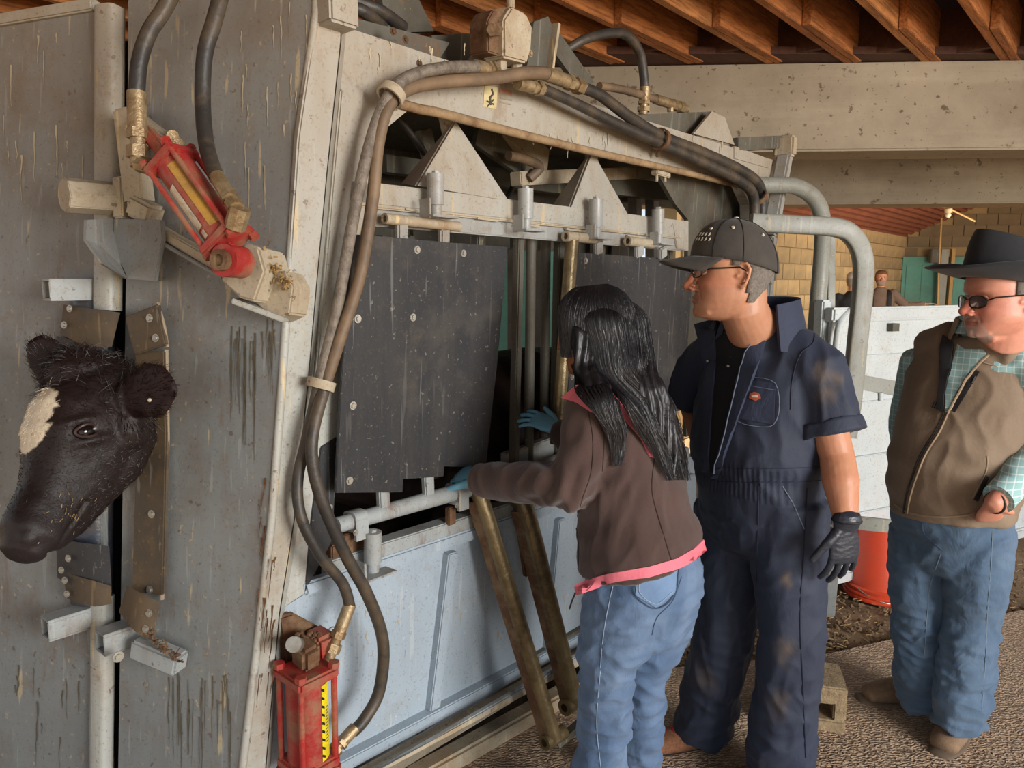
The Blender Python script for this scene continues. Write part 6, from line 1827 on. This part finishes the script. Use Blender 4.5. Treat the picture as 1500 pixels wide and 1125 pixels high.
        if u < .20: tail = [(868 + 90 * u, 585), (886 + 60 * u, 620), (898 + 50 * u, 658), (902 + 40 * u, 690)]
        else: tail = [(884 + 98 * u, 592), (914 + 80 * u, 636), (946 + 52 * u, 674), (968 + 36 * u, 712)]
        for j, (x, y) in enumerate(tail):
            P_.append(surf(x + 5 * math.sin(j * 1.9 + wav * 3), y, 1.99, .022 * (1 - j * .18) + dep * .016 * (1 - j * .2)))
        cu = curve(P_, 4); roots.append(cu[:max(14, int(len(cu) * rnd.uniform(.74, 1.0) ** .7))])
    for i in range(2200):
        a = rnd.uniform(-math.pi, math.pi); ca, sa = math.cos(a), math.sin(a)
        zend = .035 if ca > .80 else -.07
        P_ = []
        a0 = a
        for j in range(9):
            z = .128 + (zend - .128) * (j / 8) ** 1.3
            f_ = math.sqrt(max(0.0, 1 - (max(z, .03) - .03) ** 2 / .0105))
            aa = a0 + .06 * math.sin(j + i); ca, sa = math.cos(aa), math.sin(aa)
            o_ = .012 + rnd.uniform(0, .003)
            P_.append(h.P(((.099 if ca > 0 else .108) * f_ + o_) * ca, (.077 * f_ + o_) * sa, z + .008))
        roots.append(P_)
    strands('hair_strands', roots, hairM.m, o, .0016)
woman()

# ------------------------------------------------------------------ man in black hat and tan vest
def cowboy():
    T = Fig('person', onz(1390, 1070, 0), 'man in black cowboy hat, glasses, tan vest and blue jeans, hand in pocket')
    bf = V((-.76, -.65, 0)).normalized(); bs = V((-bf.y, bf.x, 0))
    h = Head(at(1468, 438, 2.32), (-1, -.08, -.02), (0, 0, 1), 1.10, fat=1.0); h.u = h.u * .88
    _P = h.loc
    def loc(p):
        d = (V(p) - h.c) / h.k; return d.dot(h.f), d.dot(h.l), d.dot(h.u) / .7744
    h.loc = loc
    nb_ = at(1462, 492, 2.42)
    m = MB(); h.mesh(m); h.face(m, 1.1)
    m.loft([h.P(-.03, 0, -.04), h.P(-.025, 0, -.10), nb_ + Z * .02, nb_ - Z * .06], [(.070, .080), (.075, .088), (.085, .09), (.11, .10)], bs, 24)
    m.loft([h.P(.0, 0, -.10), h.P(.045, 0, -.115), h.P(.06, 0, -.10)], [(.05, .03), (.045, .025), (.03, .02)], bs, 16)
    el = at(1532, 655, 2.30); wr = at(1456, 738, 2.17)
    m.loft([el, wr], [(.042, .042), (.032, .028)], Z, 16)
    hand(m, wr, at(1432, 800, 2.33) - wr, (.2, .9, .1), 1, .95, (45, 45, 30), 4, 25)
    me = remeshed(m, .0036, 5, 'body')
    displace(me, lambda c, n: h.carve(c) + noise.noise(c * 60) * .0004)
    def ex(o, x, y, z, c):
        g = 0
        if x > .05 and z < -.082 and abs(y) < .042: g = .8
        if x > .075 and -.068 < z < -.052 and abs(y) < .03: g = .35
        if x > .07 and z < -.07 and .024 < abs(y) < .036: g = .4
        return mixc(o, lin('b9aea6'), g * (noise.noise(c * 260) * .4 + .75))
    paintv(me, skincol('d6987e', 'cc6e5a', h, ex)); link(me, 'body', M['skin'], T.e); h.eyes(T.e)
    hairshell(h, T.e, simple('grey_brown_hair', '8b8178', .7, 0, .4, 200, .8, '55504a', .6), lambda x, y, z: x < -.03 and -.06 < z < .06 or (x < .015 and .015 < z < .06), .005, label='short grey hair')
    lens = NT('tinted_lens'); lens.fin((.10, .085, .085, 1), .08); lens.b.inputs['Transmission Weight'].default_value = .45
    glasses(h, T.e, 'glasses', simple('dark_metal_frame', '2b2523', .3, .6), lens.m, .024, .019, -.006, label='dark framed tinted glasses')
    # hat
    hatM = cloth('black_felt', '17181c', .9, 700, .3, .15, '26262b', 10, .2)
    n = 48; vs = []; fs = []; zr = .052
    def cr(t, a):
        ca, sa = math.cos(a), math.sin(a)
        rr = (1 - .14 * t - .12 * t ** 4)
        z = zr + .118 * t
        if t > .88: z = zr + .118 * .88 + (t - .88) * .12
        z += .17 * .112 * ca
        x = .112 * ca * rr; y = .090 * sa * rr * (1 - .14 * t * max(0, ca))
        z += .018 * t * (-ca) * -0.6
        return x, y, z
    rows = 12
    for i in range(rows + 1):
        for k in range(n):
            x, y, z = cr(i / rows, 2 * math.pi * k / n); vs.append(h.P(x, y, z / .9))
    for i in range(rows):
        for k in range(n): fs.append((i * n + k, i * n + (k + 1) % n, (i + 1) * n + (k + 1) % n, (i + 1) * n + k))
    # dented top rings
    for s_ in (.8, .55, .3, .05):
        base_i = len(vs)
        for k in range(n):
            x, y, z = cr(1, 2 * math.pi * k / n)
            dent = -.030 * (1 - s_) * math.exp(-((y * s_) / .022) ** 2) + .010 * (1 - s_)
            fpinch = -.012 * max(0, x / .11) * (abs(y) > .02) * (1 - abs(s_ - .55))
            vs.append(h.P(x * s_, y * s_, (z + dent + fpinch) / .9))
        for k in range(n): fs.append((base_i - n + k, base_i - n + (k + 1) % n, base_i + (k + 1) % n, base_i + k))
    fs.append(tuple(range(len(vs) - n, len(vs))))
    hat = link(MB().add(vs, fs).mesh('cowboy_hat', True), 'cowboy_hat', hatM, T.e, label='black felt cowboy hat')
    vs = []; fs = []
    for j in range(10):
        t = j / 9
        for k in range(n):
            a = 2 * math.pi * k / n; ca, sa = math.cos(a), math.sin(a)
            x = (.112 + .098 * t) * ca; y = (.090 + .085 * t - .012 * t * t) * sa
            z = zr - .004 - .010 * t * ca * ca + .052 * t ** 1.8 * abs(sa) ** 2.2 + (.022 * t if ca > 0 else -.02 * t) * abs(ca) ** 3 + .15 * x
            vs.append(h.P(x, y, z / .9))
    for j in range(9):
        for k in range(n): fs.append((j * n + k, j * n + (k + 1) % n, (j + 1) * n + (k + 1) % n, (j + 1) * n + k))
    b_ = link(MB().add(vs, fs).mesh('hat_brim', True), 'hat_brim', hatM, hat); b_.modifiers.new('t', 'SOLIDIFY').thickness = .004
    P_ = [h.P(*(lambda q: (q[0] * 1.01, q[1] * 1.01, (q[2] + .006) / .9))(cr(.02, a))) for a in np.linspace(0, 2 * math.pi, 40)]
    link(MB().tube(P_, .004, 8).mesh('hat_band', True), 'hat_band', simple('hat_band_black', '101012', .6), hat)
    # shirt: sleeves and collar under the vest
    sm = NT('teal_check_shirt')
    def lines(rot, sc):
        w_ = sm.n('TexWave'); w_.inputs['Scale'].default_value = sc; w_.inputs['Distortion'].default_value = .6
        sm.l(sm.mapped((1, 1, 1), rot), w_.inputs['Vector']); return sm.ramp(w_.outputs['Fac'], .9, .97)
    c = sm.mix(sm.mul(lines((0, 0, .7), 16), .5), lin('8fb4b4'), lin('dfe9e4')); c = sm.mix(sm.mul(lines((0, 1.57, 0), 16), .5), c, lin('dfe9e4'))
    sm.fin(c, .85, 0, sm.bump(sm.noise(16, 5, .55), .4, .01)); M['shirt'] = sm.m
    m = MB()
    shl = at(1508, 535, 2.32)
    m.loft([shl + V((-.06, .05, .02)), shl, (shl + el) / 2, el], [(.07, .07), (.075, .075), (.068, .068), (.062, .062)], bs, 20)
    m.loft([el, (el + wr) / 2, wr + (el - wr) * .18], [(.062, .062), (.056, .054), (.046, .042)], Z, 20)
    shr = at(1348, 528, 2.60); elr = at(1326, 615, 2.68); wrr = at(1326, 668, 2.66)
    m.loft([shr + V((.05, -.03, 0)), shr, elr, wrr], [(.065, .065), (.07, .065), (.058, .055), (.045, .042)], bs, 20)
    m.loft([nb_ + Z * .03, nb_ - Z * .03, nb_ - Z * .09], [(.095, .095), (.12, .11), (.16, .13)], bs, 24)
    me = remeshed(m, .0062, 4, 'shirt'); displace(me, lambda c, n: folds(c, .006, 8, 9, 2)); link(me, 'shirt', M['shirt'], T.e, label='pale teal checked shirt')
    bsh = bvh_of(me)
    cf = (wr - el).normalized(); cc = wr + (el - wr) * .2
    m = MB(); m.loft([cc - cf * .02, cc + cf * .035], [(.050, .045), (.050, .045)], Z, 24, False)
    link(m.mesh('cuff', True), 'cuff', M['shirt'], T.e)
    link(MB().tube([wr - cf * .004 + (Z * math.cos(a) * .030 + cf.cross(Z) * math.sin(a) * .034) for a in np.linspace(0, 6.283, 24)], .004, 8).mesh('watch_strap', True), 'watch_strap', simple('dark_strap', '2a201a', .5), T.e)
    # vest
    m = MB()
    A_ = [at(1436, 512, 2.46), at(1424, 560, 2.46), at(1410, 620, 2.45), at(1398, 680, 2.44), at(1394, 725, 2.44), at(1393, 750, 2.44)]
    m.loft(A_, [(.180, .11), (.200, .145), (.198, .170), (.200, .188), (.195, .178), (.190, .165)], bs, 40, True, .92, .10)
    m.loft([nb_ + Z * .0, nb_ - Z * .05, A_[1]], [(.10, .10), (.14, .12), (.17, .14)], bs, 28)
    for p, q in ((at(1450, 505, 2.42), shl + V((-.015, .02, .025))), (at(1400, 505, 2.5), shr + V((.03, -.02, .025)))):
        m.loft([p, q], [(.085, .095), (.085, .095)], bs, 20, True, 1.0, .3)
    me = remeshed(m, .0065, 6, 'vest')
    displace(me, lambda c, n: folds(c, .005, 6, 5, 21) + .004 * math.sin(c.z * 55 + c.x * 25 + 4 * noise.noise(c * 4)) * sstep(1.2, 1.0, c.z))
    tn = lin('94806a'); t2 = lin('7b6651')
    paintv(me, lambda c, n: mixc(tn, t2, noise.noise(c * 5) * .5 + .5))
    vm = colmat('tan_softshell', .75, 300, .15, 0, .1, 1200, .35)
    ve = link(me, 'vest', vm, T.e, label='tan softshell vest'); bv = bvh_of(me)
    dkz = simple('black_zip', '1c1a1b', .5); tanf = cloth('tan_cloth', '9c876f', .8, 1200, .15); 
    patch(bv, [(1404, 505), (1414, 512), (1440, 512), (1446, 520), (1420, 545), (1402, 575), (1392, 596), (1386, 604), (1386, 575), (1394, 540)], .006, 'shirt_front', M['shirt'], T.e, 7, .010)
    patch(bv, [(1380, 492), (1398, 505), (1392, 545), (1384, 580), (1383, 606), (1374, 600), (1377, 560), (1378, 520)], .010, 'vest_lining', simple('dark_lining', '2b2a2e', .8, 0, .2, 80, .2), T.e, 7, .012)
    seam(bv, [(1384, 604), (1370, 632), (1350, 665), (1336, 700), (1327, 730), (1324, 752)], .0032, 'zip', dkz, T.e, .002)
    seam(bv, [(1390, 604), (1376, 634), (1356, 667), (1342, 702), (1333, 732), (1330, 752)], .003, 'zip_edge', tanf, T.e, .003)
    seam(bv, [(1448, 520), (1424, 545), (1404, 578), (1390, 604)], .004, 'zip_edge', tanf, T.e, .006)
    z_ = patch(bv, [(1429, 541), (1435, 545), (1399, 604), (1393, 600)], .004, 'chest_zip', dkz, T.e, 5, .005, label='black zipped chest pocket')
    seam(bv, [(1429, 552), (1424, 562)], .003, 'zip_pull', dkz, T.e, .006)
    seam(bv, [(1372, 590), (1368, 598)], .004, 'zip_pull', dkz, T.e, .006)
    patch(bv, [(1444, 695), (1448, 700), (1432, 735), (1426, 732)], .004, 'side_pocket', dkz, T.e, 5, .005)
    seam(bv, [(1437, 530), (1470, 540), (1500, 552)], .002, 'vest_seam', tanf, T.e, .001)
    seam(bv, [(1446, 668), (1444, 692), (1424, 728)], .002, 'vest_seam', tanf, T.e, .001)
    seam(bv, [(1310, 738), (1335, 752), (1380, 757), (1430, 752), (1465, 742)], .003, 'vest_hem', tanf, T.e, .001)
    # collars
    def col_(name, r0, hgt, mat, a0, a1, out, zb):
        vs = []; fs = []; n = 26
        for i in range(n + 1):
            a = math.radians(a0 + (a1 - a0) * i / n); dv = (-bf) * math.cos(a) + bs * math.sin(a)
            b0 = nb_ + dv * (r0 + .01) + Z * zb; t0 = nb_ + dv * (r0) + Z * (zb + hgt * (.6 + .4 * math.cos(a * .5)))
            o0 = nb_ + dv * (r0 + out) + Z * (zb + hgt * .15 - .02)
            vs += [b0, t0, t0 + dv * .008, o0, o0 - dv * .006]
        for i in range(n):
            for j in range(4): a_ = i * 5 + j; fs.append((a_, a_ + 1, a_ + 6, a_ + 5))
        link(MB().add(vs, fs).mesh(name, True), name, mat, T.e)
    col_('shirt_collar', .100, .060, M['shirt'], -155, 155, .035, .018)
    col_('vest_collar', .116, .072, tanf, -135, 118, .03, -.004)
    # jeans
    m = MB()
    kr = at(1344, 890, 2.54); kl = at(1424, 900, 2.42)
    ar = onz(1352, 1028, .08); al = onz(1404, 1058, .09)
    m.loft([at(1393, 735, 2.44), at(1392, 765, 2.45), at(1390, 800, 2.46)], [(.175, .150), (.180, .150), (.165, .135)], bs, 32, True, .92)
    m.loft([at(1350, 775, 2.52), at(1346, 835, 2.53), kr, (kr + ar) / 2, ar], [(.102, .112), (.098, .105), (.086, .092), (.084, .09), (.080, .090)], bs, 26, True, 1.0, .2)
    m.loft([at(1434, 775, 2.38), at(1430, 840, 2.39), kl, (kl + al) / 2, al], [(.105, .112), (.100, .106), (.086, .094), (.084, .09), (.080, .092)], bs, 26, True, 1.0, .2)
    me = remeshed(m, .0062, 5, 'jeans')
    displace(me, lambda c, n: folds(c, .006, 8, 6, 41) + folds(c, .004 + .011 * sstep(.7, .2, c.z), 6, 13, 55))
    dn = lin('486079'); dl = lin('758da5'); d3 = lin('34506f')
    paintv(me, lambda c, n: mixc(mixc(dn, dl, .6 * (noise.noise(V((c.x * 7, c.y * 7, c.z * 4))) * .5 + .5)), d3, .3 * max(0, 1 - 3 * abs(noise.noise(V((c.x * 5, c.y * 5, c.z * 17)))))))
    link(me, 'jeans', denimM, T.e); bv = bvh_of(me)
    st = simple('jean_stitch', '7d8c9b', .8)
    seam(bv, [(1454, 760), (1452, 820), (1446, 900), (1444, 960), (1438, 1040)], .0011, 'side_seam', st, T.e, .0005)
    seam(bv, [(1352, 760), (1352, 778), (1362, 790), (1380, 806)], .0018, 'fly_seam', simple('jean_seam', '31465f', .8), T.e, .0005)
    seam(bv, [(1378, 812), (1362, 860), (1358, 900), (1354, 960)], .0011, 'inner_seam', st, T.e, .0005)
    seam(bv, [(1398, 748), (1420, 756), (1455, 758)], .0018, 'pocket_seam', st, T.e, .0005)
    # boots
    lt = simple('tan_suede', '8d7258', .85, 0, .25, 40, .6, '6d5846', .5)
    for heel, toe in ((onz(1362, 1034, 0), onz(1273, 1030, 0)), (onz(1412, 1068, 0), onz(1385, 1102, 0))):
        hd = (toe - heel).normalized(); sd = V((-hd.y, hd.x, 0)); L = .285
        m = MB()
        m.loft([heel + Z * .06, heel + hd * .07 + Z * .065, heel + hd * .15 + Z * .055, heel + hd * .225 + Z * .042], [(.038, .05), (.044, .06), (.052, .045), (.046, .032)], sd, 20)
        m.loft([heel + hd * .03 + Z * .05, heel + hd * .02 + Z * .16], [(.046, .055), (.050, .058)], sd, 20)
        bo = link(remeshed(m, .005, 3, 'boot'), 'boot', lt, T.e, label='tan suede work boot')
        link(MB().loft([heel - hd * .02 + Z * .015, heel + hd * .08 + Z * .015, heel + hd * .17 + Z * .015, heel + hd * .262 + Z * .016], [(.038, .015), (.045, .015), (.055, .015), (.038, .015)], sd, 24).mesh('sole', True), 'sole', simple('boot_sole_brown', '6b5a49', .8), bo)
        for i in range(4):
            c = heel + hd * (.085 + .02 * i) + Z * (.128 - .011 * i)
            link(MB().tube([c - sd * .02 - Z * .004, c + Z * .004, c + sd * .02 - Z * .004], .003, 6).mesh('lace', True), 'lace', simple('dark_lace', '3a2e26', .8), bo)
cowboy()

# ------------------------------------------------------------------ two people far away in the next bay
def far_person(px, py, Y, face, label, coat, hairc, capc=None, vest=False, arm=False):
    c = at(px, py, Y)
    T = Fig('person', V((c.x, c.y, 0)), label)
    f = V(face).normalized(); s_ = V((-f.y, f.x, 0))
    h = Head(c, face, (0, 0, 1), 1.0)
    nb_ = c - Z * .17
    m = MB(); h.mesh(m); h.face(m, 1.1); m.loft([c - Z * .05, nb_], [(.06, .06)] * 2, s_, 12)
    top = nb_ - Z * .06; zt = top.z
    ends = {}
    for q in (1, -1):
        sh = top + s_ * q * .20
        if arm and q == 1: el = sh + V((.16, -.05, -.20)); wr = el + V((.24, -.08, .03))
        else: el = sh + s_ * q * .04 - Z * .30; wr = el + f * .08 - Z * .24
        ends[q] = (sh, el, wr)
        m.loft([sh, el, wr], [(.045, .045), (.04, .04), (.028, .028)], f, 12)
        hand(m, wr, (wr - el).normalized(), (0, 0, -1) if arm and q == 1 else -s_ * q, 1, 1, (10, 15, 10), 12, 10)
    me = remeshed(m, .008, 1, 'body'); displace(me, lambda c_, n: h.carve(c_)); paintv(me, skincol('c58f70', 'b86e54', h)); link(me, 'body', M['skin'], T.e)
    h.eyes(T.e)
    m = MB()
    m.loft([top + Z * .03, top - Z * .05, top - Z * .3, top - Z * .52, top - Z * .65], [(.10, .09), (.20, .12), (.19, .13), (.18, .13), (.185, .135)], s_, 24)
    for q in (1, -1):
        sh, el, wr = ends[q]; m.loft([sh - s_ * q * .03, el, wr * .9 + el * .1], [(.075, .075), (.06, .06), (.045, .045)], f, 14)
    me = remeshed(m, .012, 3, 'jacket'); displace(me, lambda c_, n: folds(c_, .008, 6, 5, 2)); jk = link(me, 'jacket', cloth('far_coat_' + coat, coat, .9, 300, .2), T.e)
    if vest:
        for q in (1, -1):
            P_ = [top + s_ * q * .11 + Z * .045 + f * .0, top + s_ * q * .12 + f * .125 - Z * .05, top + s_ * q * .12 + f * .145 - Z * .35]
            link(MB().loft(curve(P_, 4), [(.03, .006)] * 9, s_, 8).mesh('shoulder_strap', True), 'shoulder_strap', simple('strap_black', '1d1b1c', .8), T.e)
        hairshell(h, T.e, simple('grey_beard', '8d7a6c', .9), lambda x, y, z: x > .03 and z < -.045, .006, 'beard')
    m = MB()
    m.loft([top - Z * .6, top - Z * .72], [(.18, .13), (.18, .135)], s_, 20)
    for q in (1, -1): m.loft([top + s_ * q * .09 - Z * .68, top + s_ * q * .10 - Z * 1.05, V((top.x, top.y, .08)) + s_ * q * .11], [(.095, .10), (.07, .075), (.055, .065)], s_, 16)
    link(remeshed(m, .014, 2, 'trousers'), 'trousers', cloth('far_trousers', '2f3a4c', .9, 300), T.e)
    for q in (1, -1):
        b0 = V((top.x, top.y, .04)) + s_ * q * .11
        link(MB().loft([b0 - f * .05, b0 + f * .06, b0 + f * .17], [(.04, .05), (.045, .04), (.035, .025)], s_, 12).mesh('shoe', True), 'shoe', simple('far_shoe', '3a3029', .8), T.e)
    if capc:
        m = MB(); h.mesh(m, .012, .02, .128); link(m.mesh('cap', True), 'cap', simple('pale_cap', capc, .9), T.e)
        link(MB().loft([h.P(.09, 0, .04), h.P(.14, 0, .035), h.P(.17, 0, .028)], [(.07, .006), (.06, .006), (.03, .005)], s_, 12).mesh('cap_brim', True), 'cap_brim', simple('pale_cap_brim', capc, .9), T.e)
        hairshell(h, T.e, simple('far_grey_hair', hairc, .8), lambda x, y, z: x < -.02 and -.07 < z < .03, .006)
    else:
        hairshell(h, T.e, simple('far_hair', hairc, .8), lambda x, y, z: z > .055 or (x < .0 and z > -.05), .010)
far_person(1291, 407, 11.6, (-.35, -.93, 0), 'bearded person in brown top with dark shoulder straps, far off, gesturing with one arm', '6b584c', '6e4a2e', vest=True, arm=True)
far_person(1250, 411, 10.2, (.35, .93, 0), 'person in pale cap and black jacket seen from behind, far off by the block wall', '1e1f22', '8c857c', capc='b5b0a8')
